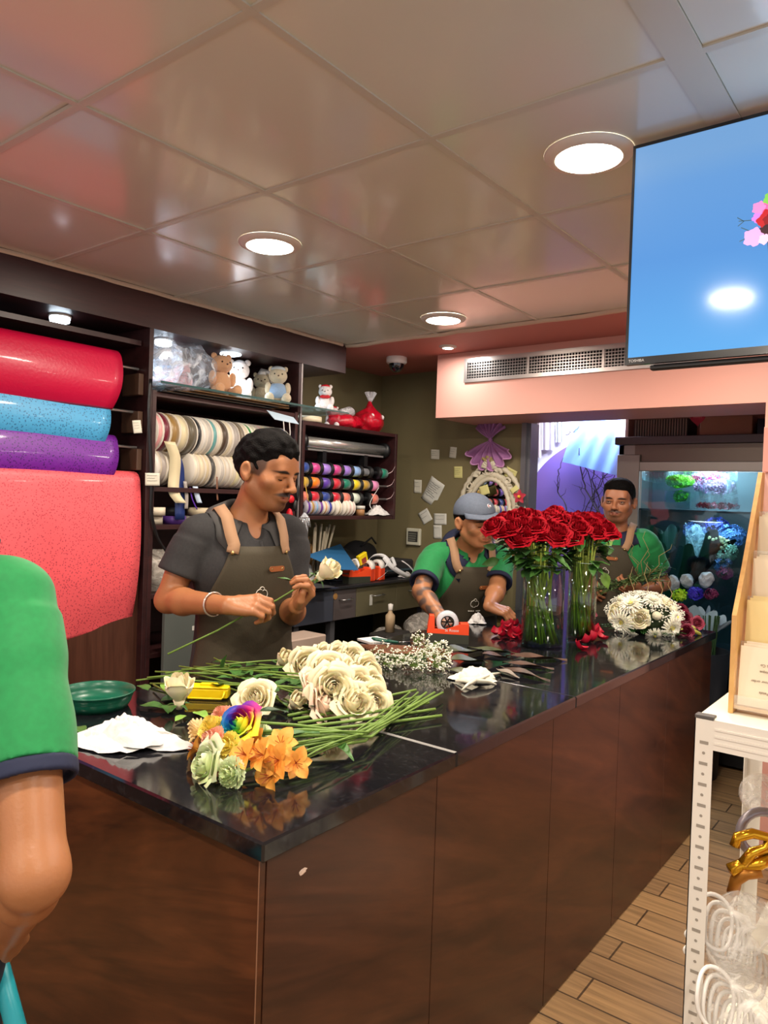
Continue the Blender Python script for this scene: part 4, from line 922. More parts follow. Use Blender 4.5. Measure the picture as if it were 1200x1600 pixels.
def rose_mb(R=.034, H=.05, layers=None, seed=0, full=1.0):
    rs = random.Random(seed); g = MB()
    # (radius, height, petals, half width, opening, lip curl, closing)
    LY = layers or [(.16, .94, 2, 1.7, 0, 0, .5), (.28, .98, 3, 1.15, 0, .0, .55), (.42, 1.0, 3, 1.2, .0, .05, .42), (.58, 1.0, 4, .95, .04, .10, .22), (.74, .97, 4, .98, .12, .22, .05), (.90, .90, 5, .82, .22*full, .34, 0), (1.0, .80, 5, .80, .36*full, .46, 0)]
    for li, (rf, hf, n, w, op, cb, cl) in enumerate(LY):
        for i in range(n):
            a = 2*math.pi*(i+rs.uniform(-.10, .10))/n+li*1.3; petal(g, a, R*rf*rs.uniform(.96, 1.05), H*hf*rs.uniform(.95, 1.04), w, op, cb*rs.uniform(.7, 1.3), cl, None, 6, 7, rs=rs, tip=.06 if li > 3 else 0)
    g.tube([(0, 0, -.012), (0, 0, .006)], [.006, R*.45], 10); g.ell((0, 0, H*.55), (R*.14, R*.14, H*.36), 8)
    return g
def leaf_mb(g, base, d, L, W, up=(0, 0, 1), bend=.25, fold=.25, n=6):
    d = Vector(d).normalized(); up = Vector(up); sd = d.cross(up); sd = sd.normalized() if sd.length > 1e-3 else d.orthogonal().normalized(); nn = sd.cross(d).normalized(); base = Vector(base)
    def F(u, v):
        s = (v-.5)*2; w = W*.5*math.sin(math.pi*min(1, u**.8))**.85*(1-.25*u); return base+d*L*u*(1-.1*bend*u)+sd*w*s+nn*(abs(s)*w*fold-bend*L*u*u*.6+.02*L*math.sin(u*9+s*2))
    g.grid(F, n, 4)
rose_me = {}
def rose_mesh(kind, v):
    k = (kind, v)
    if k not in rose_me:
        if kind == 'red': rose_me[k] = rose_mb(.031, .054, None, v, .62).mesh('bloom', RROSE, True)
        elif kind == 'bud': rose_me[k] = rose_mb(.026, .058, [(.2, .9, 2, 1.6, 0, 0, .5), (.45, 1.0, 3, 1.2, 0, 0, .45), (.8, 1.0, 3, 1.2, .0, .05, .25), (1.0, .95, 4, 1.0, .02, .22, 0)], v).mesh('bloom', WROSE, True)
        else: rose_me[k] = rose_mb(.038, .056, None, v).mesh('bloom', WROSE if kind == 'white' else PROSE, True)
    return rose_me[k]
def add_bloom(t, kind, v, loc, d, s=1, name='bloom'):
    o = bpy.data.objects.new(name, rose_mesh(kind, v)); COL.objects.link(o); o.parent = t
    m = basis(d, (0.2, .3, 1) if abs(Vector(d).normalized().z) < .95 else (1, 0, 0), Vector(loc)-wloc(t)); o.matrix_local = m@Matrix.Diagonal((s, s, s, 1)); return o
def rose(label, head, d, stem_pts, kind='white', v=0, s=1, group=None, leaves=(), rs=.0030, stemm=STEM, leafm=LEAFM, name='rose', sep=True):
    head = Vector(head); d = Vector(d).normalized(); t = thing(name, label, 'flower', head, group)
    add_bloom(t, kind, v, head, d, s*1.12)
    sp = MB()
    for k in range(5):
        a = k*1.257; T = basis(d, (0.1, .2, 1), head); leaf_mb(sp, T@V(.008*math.cos(a), .008*math.sin(a), -.004), (T.to_3x3()@V(math.cos(a), math.sin(a), .1)), .024*s, .009*s, d, .6)
    sp.build('sepals', leafm, t, True)
    if stem_pts: MB().tube([head-d*.008]+[Vector(p) for p in stem_pts], rs, 7).build('stem', stemm, t, True)
    for (b, dr, L, W_) in leaves:
        g = MB(); leaf_mb(g, b, dr, L, W_); g.build('leaf', leafm, t, True)
    return t
rg = random.Random(11)
# ---- white roses lying on the counter
Wh = [  # pixel x, y of the bloom, height above the top, facing (toward camera right/down), kind, size
 (437, 1024, .05, 'bud', 1.0), (472, 1028, .055, 'white', 1.0), (497, 1018, .04, 'white', .9), (517, 1022, .06, 'white', 1.0), (544, 1022, .055, 'white', .95), (507, 1040, .085, 'white', 1.0),
 (538, 1046, .08, 'white', .95), (562, 1040, .06, 'white', 1.0), (515, 1063, .075, 'white', 1.08), (550, 1062, .06, 'white', .95), (571, 1058, .045, 'white', .85), (478, 1072, .05, 'blush', 1.0), (490, 1094, .03, 'blush', 1.02), (545, 1092, .03, 'white', 1.05), (573, 1085, .032, 'white', 1.0), (455, 1090, .03, 'bud', .8)]
wl = ['pointed white rose bud at the left end of the white rose pile', 'white rose beside the pointed bud at the back of the pile', 'half hidden white rose in the back row of the pile', 'white rose in the middle of the back row of the pile', 'white rose at the back of the pile toward the gypsophila', 'white rose in the second row behind the full one', 'full white rose in the centre of the pile', 'white rose at the right rim of the pile',
      'largest full white rose in the front of the pile', 'cream rose right of the largest full one', 'small cream rose at the right edge, under the rim one', 'upper blush white rose on the left side of the pile', 'blush white rose lying on the counter at the front of the pile', 'white rose resting on granite at the front', 'pale rose resting on granite at the right front corner with a fallen petal', 'slim white bud at the left of the blush roses']
random.seed(21)
for i, (px, py, hz, k, s) in enumerate(Wh):
    h = P(px, py+14, z=CT+hz-.012); d = V(.72, -.10, .28)+V(rg.uniform(-.2, .2), rg.uniform(-.35, .35), rg.uniform(0, .35))
    row = i % 8; e = V(-1.94+rg.uniform(-.06, .16), 1.32+row*.042+rg.uniform(-.02, .02), CT+.008+.008*(i % 4))
    e.x = -1.95+.02*(i % 5); m1 = h.lerp(e, .3); m1.z = CT+.035+.01*(i % 3)
    lv = []
    for q in range(2):
        b = h.lerp(e, rg.uniform(.12, .62)); b.z = CT+.025+.02*rg.random(); lv.append((b, (rg.uniform(-1, 1), rg.uniform(-1, .6), rg.uniform(-.05, .3)), rg.uniform(.05, .085), rg.uniform(.03, .042)))
    rose(wl[i], h, d, bez(h-d.normalized()*.01, m1, e, 8)[1:], k, i % 4, s*1.0, 'white roses piled on the counter', lv, .0028)
# loose leaves and lone roses around
def loose_leaf(px, py, ang, L, W_, lab, m=LEAFM, z=.006, grp='loose leaves on the counter'):
    b = P(px, py, z=CT+z); g = MB(); leaf_mb(g, b, (math.cos(ang), math.sin(ang), .06), L, W_, bend=.15, fold=.3); o = g.build('leaf', m, None, True, loc=b); tag(o, lab, 'leaf', grp)
L1 = [(218, 1102, .4, .09, .05, LEAFM), (250, 1096, 1.4, .085, .045, DLEAF), (262, 1102, -.6, .07, .04, LEAFM), (258, 1078, 2.4, .08, .04, LEAFL), (305, 1112, -.2, .07, .038, LEAFL), (340, 1108, .2, .085, .04, LEAFL), (290, 1118, -1.2, .05, .03, LEAFL), (232, 1078, 3.0, .07, .04, LEAFM),
      (95, 1140, -2.7, .08, .045, LEAFM), (120, 1135, -.3, .07, .035, LEAFM), (150, 1136, .1, .07, .035, LEAFL), (175, 1131, .7, .06, .028, LEAFM), (345, 1050, .8, .08, .045, LEAFM), (375, 1055, 2.2, .07, .04, LEAFM), (405, 1055, -.5, .08, .045, DLEAF), (440, 1045, 1.0, .08, .04, DLEAF), (425, 1075, .2, .09, .045, DLEAF), (390, 1072, 2.8, .07, .04, DLEAF), (330, 1035, 1.0, .08, .03, LEAFM)]
for i, (px, py, a, L, W_, m) in enumerate(L1):
    where = ('beside the green tray' if px < 240 and py > 1090 else 'between tray and yellow box' if px < 300 else 'in front of the yellow box' if py > 1100 else 'among the white rose stems')
    loose_leaf(px, py, a, L, W_, ['broad', 'small', 'curled', 'folded'][i % 4]+' green leaf lying '+where+', '+['near', 'far', 'left', 'right', 'middle'][i % 5]+' one', m, .008+.012*(py < 1080))
h = P(282, 1085, z=CT+.045); rose('lone white rose standing tipped between the tray and the yellow box', P(280, 1098, z=CT+.028), V(.1, -.1, 1), [P(262, 1082, z=CT+.02), P(240, 1070, z=CT+.012)], 'bud', 2, 1.25, None, [(P(268, 1090, z=CT+.03), (-.3, .2, .8), .07, .04)])
h = P(403, 1098, z=CT+.03); rose('open white rose lying in front of the stems, left of a dark leaf', h, V(.3, -.6, .55), [P(385, 1085, z=CT+.012), P(360, 1076, z=CT+.01)], 'white', 1, .92, None, [])
g = MB(); leaf_mb(g, P(445, 1078, z=CT+.03), (.5, -.6, .1), .10, .045); leaf_mb(g, P(462, 1090, z=CT+.02), (.6, -.3, .1), .07, .035); tag(g.build('leaf', mat('plum_leaf', (44, 28, 32), .3), None, True, loc=P(445, 1078, z=CT)), 'dark plum glossy leaf at the left of the blush roses', 'leaf')
g = MB(); leaf_mb(g, P(482, 1108, z=CT+.02), (.35, -.25, .25), .075, .05); tag(g.build('leaf', mat('glossy_dark_green', (18, 58, 34), .25), None, True, loc=P(500, 1105, z=CT)), 'glossy dark green leaf below the blush rose', 'leaf')
# ---- mixed bouquet with rainbow rose, lisianthus, carnations and alstroemeria
def ruffled(R, layers, H, seed, w=1.3, nz=.35):
    rs = random.Random(seed); g = MB()
    for li in range(layers):
        rf = .25+.75*li/(layers-1); n = 4+li
        for i in range(n):
            a = 2*math.pi*i/n+li*.9; ph = rs.uniform(0, 6)
            def F(u, v, a=a, rf=rf, ph=ph):
                s = (u-.5)*2; r = R*rf*(.25+.75*v)+nz*R*.14*math.sin(s*9+ph)*v*v; ang = a+s*w*(.5+.3*v)*3.2/n; z = H*(1-.65*rf)*v+H*.45*v*(1-rf)+nz*R*.16*math.cos(s*10+ph)*v*v
                return (r*math.cos(ang), r*math.sin(ang), z)
            g.grid(F, 8, 4)
    g.tube([(0, 0, -.02), (0, 0, .004)], [.004, .010], 8)
    return g
BQ = 'mixed cut flowers bunched at the near corner'
stem_end = lambda k: P(640+(k % 5)*13, 1082+(k*17 % 34), z=CT+.012+.006*(k % 3))
knot = P(565, 1150, z=CT+.03)
def bq_stem(t, h, k, r=.0036, m=STEM):
    if k % 2: MB().tube(bez(h, Vector(h).lerp(knot, .5)+V(0, 0, .01), knot, 5), r, 7).build('stem', m, t, True); return
    e = stem_end(k); kn = knot+V(rg.uniform(-.02, .02), rg.uniform(-.02, .02), rg.uniform(-.01, .015))
    MB().tube([h]+bez(h, Vector(h).lerp(kn, .5)+V(0, 0, .02), kn, 4)[1:]+bez(kn, kn.lerp(e, .5)+V(0, 0, -.004), e, 4)[1:], r, 7).build('stem', m, t, True)
def fl(label, px, py, hz, d, mb, m, k, name, s=1):
    h = P(px, py, z=CT+hz); t = thing(name, label, 'flower', h, BQ); d = Vector(d).normalized(); T = basis(d, (.1, .2, 1), h)
    g = MB(); g.add([T@(v*s) for v in mb.v], mb.f); g.c = list(mb.c); g.build('bloom', m, t, True); bq_stem(t, h-d*.01*s, k); return t
CARN = mat('peach_carnation', (240, 176, 150), .6, var=.08, vscale=30, sss=.2); YEL = mat('yellow_lisianthus', (244, 222, 110), .6, var=.12, vscale=18, sss=.2); LIS = mat('green_white_lisianthus', (242, 246, 228), .55, col2=(214, 230, 160), vscale=9, sss=.2)
PCH = mat('pale_peach_petals', (250, 222, 170), .6, var=.1, vscale=20, sss=.2); ALS = mat('orange_alstroemeria', (248, 190, 92), .5, col2=(232, 140, 44), vscale=26, sss=.2)
fl('peach carnation beside the rainbow rose, the highest of the bouquet', 350, 1124, .05, (.0, -.5, .8), ruffled(.034, 5, .03, 1), CARN, 0, 'carnation')
fl('pale yellow ruffled flower at the left edge of the bouquet', 318, 1145, .035, (-.5, -.5, .6), ruffled(.034, 5, .034, 2), PCH, 1, 'lisianthus')
fl('peach carnation lying between yellow flowers', 338, 1160, .055, (-.2, -.8, .6), ruffled(.033, 5, .03, 3), CARN, 2, 'carnation', 1.0)
fl('yellow ruffled flower above the peach carnation', 335, 1143, .06, (0, -.5, .9), ruffled(.034, 5, .034, 4), YEL, 3, 'lisianthus')
fl('yellow flower tucked under the rainbow rose', 362, 1166, .05, (.1, -.8, .4), ruffled(.030, 4, .03, 5), YEL, 4, 'lisianthus')
RL = [(.16, .94, 2, 1.7, 0, 0, .5), (.3, .98, 3, 1.15, 0, .0, .5), (.5, 1.0, 3, 1.2, .0, .05, .3), (.7, 1.0, 4, .95, .06, .15, .1), (.88, .92, 5, .85, .2, .3, 0), (1.0, .80, 5, .80, .4, .5, 0)]
fl('green and white lisianthus at the front left of the bouquet', 342, 1195, .026, (-.3, -.9, .3), rose_mb(.033, .046, None, 8), LIS, 5, 'lisianthus', 1.15)
fl('open white lisianthus with green edges at the very front', 368, 1208, .022, (.15, -1, .3), ruffled(.034, 5, .034, 9), LIS, 6, 'lisianthus', 1.0)
fl('small cream green bud flower right of the rainbow rose', 412, 1148, .04, (.3, -.5, .7), ruffled(.020, 4, .03, 10), LIS, 7, 'lisianthus')
# rainbow rose: each petal dyed through red, purple, blue, green and yellow
rb = MB(); rs_ = random.Random(4); cols = [(206, 30, 110), (120, 40, 160), (30, 60, 170), (20, 130, 190), (40, 170, 140), (120, 200, 60), (236, 226, 60), (240, 210, 40)]
for li, (rf, hf, n, w__, op, cb_, cl_) in enumerate(RL):
    for i in range(n):
        a = 2*math.pi*i/n+li*1.1; o0 = len(rb.v); petal(rb, a, .034*rf, .05*hf, w__, op, cb_, cl_, None, 6, 7, rs=rs_)
        for q in range(o0, len(rb.v)):
            vv = rb.v[q]; an = (math.atan2(vv.y, vv.x)/(2*math.pi)+.63+.04*li) % 1; f = an*8; k = int(f) % 8; c0, c1 = LIN(cols[k]), LIN(cols[(k+1) % 8]); w_ = f-int(f); rb.c[q] = tuple(c0*(1-w_)+c1*w_)
fl('rainbow dyed rose in the middle of the bouquet', 383, 1142, .066, (.05, -.75, .75), rb, mat('rainbow_petals', (255, 255, 255), .55, vcol=True), 8, 'rainbow_rose', 1.06)
def alstro(label, px, py, hz, d, k, s=1.0):
    h = P(px, py, z=CT+hz); t = thing('alstroemeria', label, 'flower', h, 'orange alstroemeria heads in the bouquet'); d = Vector(d).normalized(); T = basis(d, (.1, .2, 1), h)
    for i in range(6):
        g = MB(); a = i*math.pi/3+.3; L = .037*s*(1 if i % 2 else .9); W_ = .029*s*(1 if i % 2 else .8)
        def F(u, v):
            q = (v-.5)*2; w = W_*.5*math.sin(math.pi*min(1, .12+u*.9))**.7; r = L*u; zz = L*(.75*u-.45*u*u)+abs(q)*w*.35
            return T@V(r*math.cos(a)-q*w*math.sin(a), r*math.sin(a)+q*w*math.cos(a), zz)
        g.grid(F, 6, 4); g.build('petal', ALS, t, True)
    g = MB()
    for i in range(5): a = i*1.25; g.tube([T@V(0, 0, 0), T@V(.004*math.cos(a), .004*math.sin(a), .015), T@V(.010*math.cos(a), .010*math.sin(a), .026*s)], .0008, 5)
    g.build('stamens', mat('stamen', (170, 84, 40), .6), t); bq_stem(t, h, k, .0022)
alstro('orange alstroemeria beside the rainbow rose, lower left', 385, 1180, .055, (.0, -.8, .5), 9)
alstro('orange alstroemeria at the far left under the yellow flowers', 312, 1172, .03, (-.8, -.4, .3), 10, .9)
alstro('topmost orange alstroemeria of the right cluster', 440, 1165, .065, (.4, -.6, .7), 11, 1.1)
alstro('orange alstroemeria at the left of the right cluster', 412, 1180, .06, (-.2, -.9, .4), 12, 1.05)
alstro('orange alstroemeria in the middle of the right cluster', 436, 1188, .05, (.2, -1, .3), 13, 1.1)
alstro('orange alstroemeria at the right of the cluster', 462, 1192, .038, (.8, -.6, .3), 14, 1.0)
alstro('lowest orange alstroemeria hanging near the granite', 425, 1212, .02, (0, -1, .1), 15, 1.05)
alstro('orange alstroemeria right below the rainbow rose', 398, 1160, .05, (.2, -.7, .6), 16, .9)
for (px, py, hz, dx, dy, dz, L, W_, m, lab) in [(415, 1158, .05, .6, .5, .25, .12, .045, LEAFM, 'largest leaf behind the orange flowers'), (510, 1140, .03, -.6, -.8, -.1, .11, .035, LEAFL, 'long pale leaf right of the orange flowers'), (520, 1155, .03, .7, -.25, -.05, .10, .028, LEAFM, 'pointed leaf reaching over the granite on the right'),
        (508, 1152, .02, -.2, -.8, -.1, .10, .02, LEAFM, 'narrow leaf pointing at the near edge'), (500, 1155, .02, -.45, -.9, -.1, .09, .02, LEAFM, 'twisted narrow leaf next to the near pointing one'), (465, 1170, .04, .0, -1, -.35, .08, .02, LEAFM, 'leaf hanging over the lowest orange flower'), (400, 1112, .05, .6, .6, .1, .08, .035, DLEAF, 'small dark leaf behind the rainbow rose')]:
    b = P(px, py, z=CT+hz); g = MB(); leaf_mb(g, b, (dx, dy, dz), L, W_, bend=.2, fold=.3, n=9); tag(g.build('leaf', m, None, True, loc=b), lab, 'leaf', 'leaves of the mixed bouquet')
for k in range(5):
    e = P(650+k*10, 1078+k*10, z=CT+.012); a = P(450+k*8, 1118+k*6, z=CT+.02); m_ = a.lerp(e, .5)+V(0, 0, -.003); tag(MB().tube(bez(a, m_, e, 8), [.004]*9, 7).build('cut_stalk', STEM, None, True, loc=a), ['uppermost', 'second', 'third', 'fourth', 'lowest'][k]+' bare green stem of the bouquet, cut end to the right', 'stem', 'bare stems lying under the bouquet')
# ---- gypsophila
def gyp(label, pts_c, n, seed, brown=True):
    rs = random.Random(seed); c0 = pts_c[0]; t = thing('gypsophila_bunch', label, 'flower bunch', c0); st = MB(); ff = MB()
    root = P(560, 1008, z=CT+.02)
    tips = []
    for i in range(n):
        c, r = pts_c[rs.randrange(len(pts_c))], .048; v = V(rs.gauss(0, 1), rs.gauss(0, 1), rs.gauss(0, .7)); v = v.normalized()*r*rs.random()**.5; q = Vector(c)+v; q.z = max(q.z, CT+.004); tips.append(q)
        b = Vector(c)+V(-.03, -.01, -.01); st.tube([b, b.lerp(q, .6)+V(0, 0, .004), q], .0006, 3, False)
        for w_ in range(3): ff.ell(q+V(rs.gauss(0, .003), rs.gauss(0, .003), rs.gauss(0, .003)), (.0032, .0032, .0026), 6)
    t['label'] = label
    o = st.build('fine_stems', STEM, t); f = ff.build('tiny_flowers', mat('gyp_white', (240, 238, 222), .6), t, True); f['kind'] = 'stuff'; o['kind'] = 'stuff'
    return t
cs = [P(px, py, z=CT+hz) for px, py, hz in [(660, 1000, .06), (668, 1020, .05), (690, 1025, .04), (640, 1030, .035), (655, 1038, .03), (680, 1010, .055), (688, 1038, .025)]]
gyp('white gypsophila cloud lying by the orange tape dispenser', cs, 260, 3)
gyp('smaller drooping gypsophila sprays next to the white roses', [P(590, 1030, z=CT+.02), P(612, 1035, z=CT+.018), P(600, 1022, z=CT+.03), P(628, 1026, z=CT+.025)], 120, 4)
for k in range(7):
    a = P(560+k*4, 1008+k*2, z=CT+.02+.003*k); e = P(700, 1016+k*2, z=CT+.02+.003*(k % 3)); tag(MB().tube(bez(a, a.lerp(e, .5)+V(0, 0, .012), e, 8), .0026, 6).build('jointed_stalk', mat('brown_stem', (128, 78, 52), .6, var=.4, vscale=60), None, True, loc=a), ['rearmost', 'second', 'third', 'middle', 'fifth', 'sixth', 'nearest'][k]+' brown jointed leaf stem running under the gypsophila', 'stem', 'brown stalks under the gypsophila')
# ---- dried leather leaves
LB = mat('bronze_leaf', (86, 58, 44), .5, col2=(58, 42, 32), vscale=14); LG = mat('olive_leaf', (72, 78, 40), .4, col2=(50, 56, 30), vscale=14)
for i, (px, py, ex, ey, W_, m, lab, hz) in enumerate([(700, 1020, 755, 1018, .085, LG, 'broad olive leaf next to the gypsophila', .035), (705, 1032, 760, 1035, .075, LG, 'lower olive green leaf under the broad one', .025), (752, 1022, 800, 1030, .05, LB, 'short bronze leaf left of the long bronze ones', .03), (790, 1025, 882, 1030, .045, LB, 'longest bronze leaf pointing to the vase foot', .02), (785, 1035, 862, 1044, .035, LB, 'narrow bronze leaf under the longest one', .012),
        (780, 1042, 856, 1062, .035, LB, 'bronze leaf reaching toward the counter edge', .012), (730, 1012, 815, 1022, .035, LG, 'dark green fern like leaf behind the bronze ones', .02), (700, 1045, 730, 1056, .05, LG, 'green leaf tip under the white tissue', .012), (775, 1045, 810, 1058, .03, mat('grey_leaf', (120, 108, 96), .5), 'grey withered leaf beside the white tissue', .015)]):
    a, b = P(px, py, z=CT+hz), P(ex, ey, z=CT+.008); g = MB(); leaf_mb(g, a, b-a, (b-a).length*1.05, W_*1.3, bend=.02, fold=.35, n=9); tag(g.build('leaf', m, None, True, loc=a), lab, 'leaf', 'dried leaves lying before the vases')
# ---------------------------------------------------------------- things on the counter
# green plant saucer
c = P(150, 1104, z=CT); R_ = .098; tr = MB().lathe([(0, .004), (.070, .004), (.073, .0), (.080, 0), (.090, .018), (.0915, .030), (.097, .044), (.100, .046), (.100, .042), (.096, .040), (.094, .030), (.088, .020), (.078, .008), (.060, .007), (.058, .009), (.040, .007), (0, .008)], (c.x, c.y, CT), n=48)
tag(tr.build('plant_saucer', mat('dark_green_plastic', (20, 92, 70), .3), None, True, loc=(c.x, c.y, CT)), 'round dark green plastic plant saucer on the left end of the worktop', 'saucer')
# crumpled tissue
def crumple(name, label, cx, cy, rx, ry, h, m, seed, rot=0, z0=CT, lay=3, cat='tissue'):
    g = MB(); n = 56
    for L_ in range(lay):
        sd = seed+L_*3.3; k = 1-.22*L_
        def F(u, v):
            a = u*2*math.pi; r = v; e = 1+.16*math.sin(3*a+sd)+.08*math.sin(5*a+sd*2)+.03*math.sin(11*a)
            x = rx*k*r*e*math.cos(a); y = ry*k*r*e*math.sin(a)
            f = noise.noise(V(x*24+sd, y*24, sd))+.8*abs(noise.noise(V(x*55, y*55+sd, 1)))+.45*abs(noise.noise(V(x*75+sd, y*38, sd+4)))
            zz = h*(1-r**2.2)*(.45+.38*L_*.6)+h*.42*f*(1-.55*r)+.004*abs(math.sin(6*a+sd))*r*(1-r)
            xx = x*math.cos(rot)-y*math.sin(rot); yy = x*math.sin(rot)+y*math.cos(rot)
            return (cx+xx, cy+yy, z0+.002+max(0, zz)+.004*L_)
        g.grid(F, n, 20)
    return tag(g.build(name, m, None, True, loc=(cx, cy, z0)), label, cat)
TIS = mat('white_tissue', (216, 214, 212), .8, bump=1, bscale=38)
a = P(198, 1160, z=CT); crumple('crumpled_tissue', 'large crumpled white tissue near the left front edge of the worktop', a.x, a.y, .135, .078, .050, TIS, 1.0, .45)
a = P(262, 1150, z=CT); MBt = MB().tube([P(225, 1148, z=CT+.02), P(255, 1146, z=CT+.014), P(284, 1152, z=CT+.005)], [.02, .012, .002], 10, flat=.3)
tag(MBt.build('tissue_twist', TIS, None, True, loc=a), 'twisted tail end of the large tissue', 'tissue')
a = P(742, 1062, z=CT); crumple('crumpled_glove', 'crumpled cream white latex glove in front of the bronze leaves', a.x, a.y, .075, .05, .045, mat('cream_tissue', (226, 222, 202), .6, bump=1, bscale=50), 5.0, .7, lay=2, cat='glove')
for k, (px, py) in enumerate([(712, 1064), (722, 1078), (775, 1070), (782, 1052)]):
    b = P(px, py, z=CT+.006); q = P(742, 1064, z=CT+.02); tag(MB().tube([q, q.lerp(b, .6)+V(0, 0, .004), b], [.014, .010, .005], 8, flat=.5).build('glove_finger', mat('cream_tissue'), None, True, loc=b), ['left', 'front', 'right front', 'back right'][k]+' finger of the crumpled latex glove', 'glove', 'glove fingers')
a = P(745, 974, z=CT); crumple('crumpled_tissue', 'small crumpled white tissue behind the orange dispenser', a.x, a.y, .045, .04, .05, TIS, 8.0, 0, lay=2)
# yellow box with a wire handle
c = P(325, 1090, z=CT); t = thing('yellow_case', 'yellow plastic case with a wire handle lying before the rose stems', 'case', c); ym = mat('yellow_plastic', (240, 208, 20), .35)
T = Matrix.Translation(c)@Matrix.Rotation(math.radians(37), 4, 'Z')
MB().box((-.060, -.022, .002), (.060, .022, .030), T, bev=.004).build('case_body', ym, t, False)
MB().box((-.061, -.023, .030), (.061, .023, .036), T, bev=.003).box((-.022, -.006, .036), (.026, .008, .042), T, bev=.002).build('case_lid', ym, t, False)
MB().tube([T@V(-.05, -.024, .008), T@V(-.048, -.036, .007), T@V(.046, -.036, .007), T@V(.050, -.034, .012), T@V(.052, -.024, .024)], .0028, 8).build('wire_handle', ym, t, True)
# orange tape dispenser
def dispenser(label, loc, rz, s=1.0, roll=True, txt=True, z=CT, grp=None):
    t = thing('tape_dispenser', label, 'tape dispenser', loc, grp); T = Matrix.Translation(loc)@Matrix.Rotation(rz, 4, 'Z')@Matrix.Diagonal((s, s, s*1.12, 1)); om = mat('orange_red_plastic', (236, 78, 40), .35)
    def prof(pts, y0, y1, m, nm):
        g = MB(); n = len(pts); vs = [(x, y0, z_) for x, z_ in pts]+[(x, y1, z_) for x, z_ in pts]; g.add(vs, [list(range(n))[::-1] if True else 0, [n+i for i in range(n)]]+[[i, (i+1) % n, n+(i+1) % n, n+i] for i in range(n)], T); return g.build(nm, m, t)
    prof([(-.085, -.0), (.090, 0), (.090, .032), (-.085, .036)], -.032, .032, mat('dark_weighted_base', (52, 54, 44), .6), 'weighted_base')
    sh = [(-.082, .0325), (.0895, .0265), (.0895, .072), (.055, .071), (-.012, .050), (-.050, .052), (-.052, .098), (-.072, .098)]
    for y0, y1 in ((-.031, -.024), (.024, .031)): prof(sh, y0, y1, om, 'side_wall')
    prof([(.055, .030), (.0885, .0275), (.0885, .0715), (.056, .0705)], -.024, .024, om, 'nose')
    prof([(-.080, .033), (-.052, .033), (-.0525, .097), (-.0715, .097)], -.024, .024, om, 'rear_block')
    MB().box((-.088, -.027, .050), (-.080, .027, .054), T).build('cutting_blade', mat('steel_blade', (190, 190, 190), .2, .9), t)
    if roll:
        c = T@V(.002, 0, .074); Rr = basis(T.to_3x3()@V(0, 1, 0), (0, 0, 1), c); tp = MB().lathe([(.028, -.018), (.046, -.018), (.046, .018), (.028, .018), (.028, -.018)], n=36, T=Rr@Matrix.Scale(s, 4)).build('tape_roll', mat('tape_grey', (206, 206, 212), .25), t, True)
        hb = MB(); hb.lathe([(.024, -.017), (.028, -.017), (.028, .017), (.024, .017), (.024, -.017)], n=30, T=Rr@Matrix.Scale(s, 4))
        for i in range(6): b = i*math.pi/3; hb.tube([Rr@V(0, 0, 0), Rr@(V(.025*math.cos(b), .025*math.sin(b), 0)*s)], .003*s, 6)
        hb.build('hub', mat('black_plastic', (18, 18, 20), .4), t, False)
    if txt:
        x = T.to_3x3()@V(1, 0, 0); text('printed_brand', 'St Rosee', .016*s, T@V(.020, -.0313, .0475), x, (0, 0, 1), mat('print_white', (220, 220, 220), .5), t); text('printed_line', 'tape dispenser', .006*s, T@V(.028, -.0313, .035), x, (0, 0, 1), mat('print_white'), t) if False else None
    return t
c = P(697, 1003, z=CT); dispenser('large orange tape dispenser with dark base on the worktop', c, math.radians(36), 1.0)
# scissors and paper pad
c = P(586, 1003, z=CT+.002); T = Matrix.Translation(c)@Matrix.Rotation(math.radians(75), 4, 'Z')
pd = thing('paper_pad', 'white paper pad under the green scissors at the back of the worktop', 'paper pad', c); MB().box((-.05, -.055, 0), (.05, .055, .010), T, bev=.001).build('sheets', mat('paper_white', (226, 224, 222), .7), pd); MB().box((-.005, -.05, .0102), (.035, -.02, .0108), T).build('printed_block', mat('ink_dark', (40, 40, 46), .7), pd)
sc_ = thing('scissors', 'green handled scissors lying over the paper pad', 'scissors', P(612, 1003, z=CT)); gm_ = mat('green_handle', (16, 74, 56), .35)
A = P(596, 1000, z=CT+.024); B_ = P(622, 1004, z=CT+.016); C_ = P(655, 1001, z=CT+.008)
for q in (-1, 1):
    ctr_ = A+V(-.02*q*.6, .012*q, .0); u = (B_-A).normalized(); sd = u.cross(V(0, 0, 1)).normalized()*q
    pts = [ctr_+u*(.028*math.cos(b)-.006)+sd*(.011*math.sin(b)+.008) for b in [i*2*math.pi/16 for i in range(17)]]; MB().tube(pts, .0042, 8, False).build('handle_loop', gm_, sc_, True)
    MB().tube([A+u*.022+sd*.006, B_], [.006, .005], 8).build('handle_shank', gm_, sc_, True)
    MB().tube([B_, B_.lerp(C_, .5)+sd*.004*q, C_+sd*.006], [.006, .004, .0008], 6, flat=.3).build('blade', mat('steel_blade'), sc_, True)
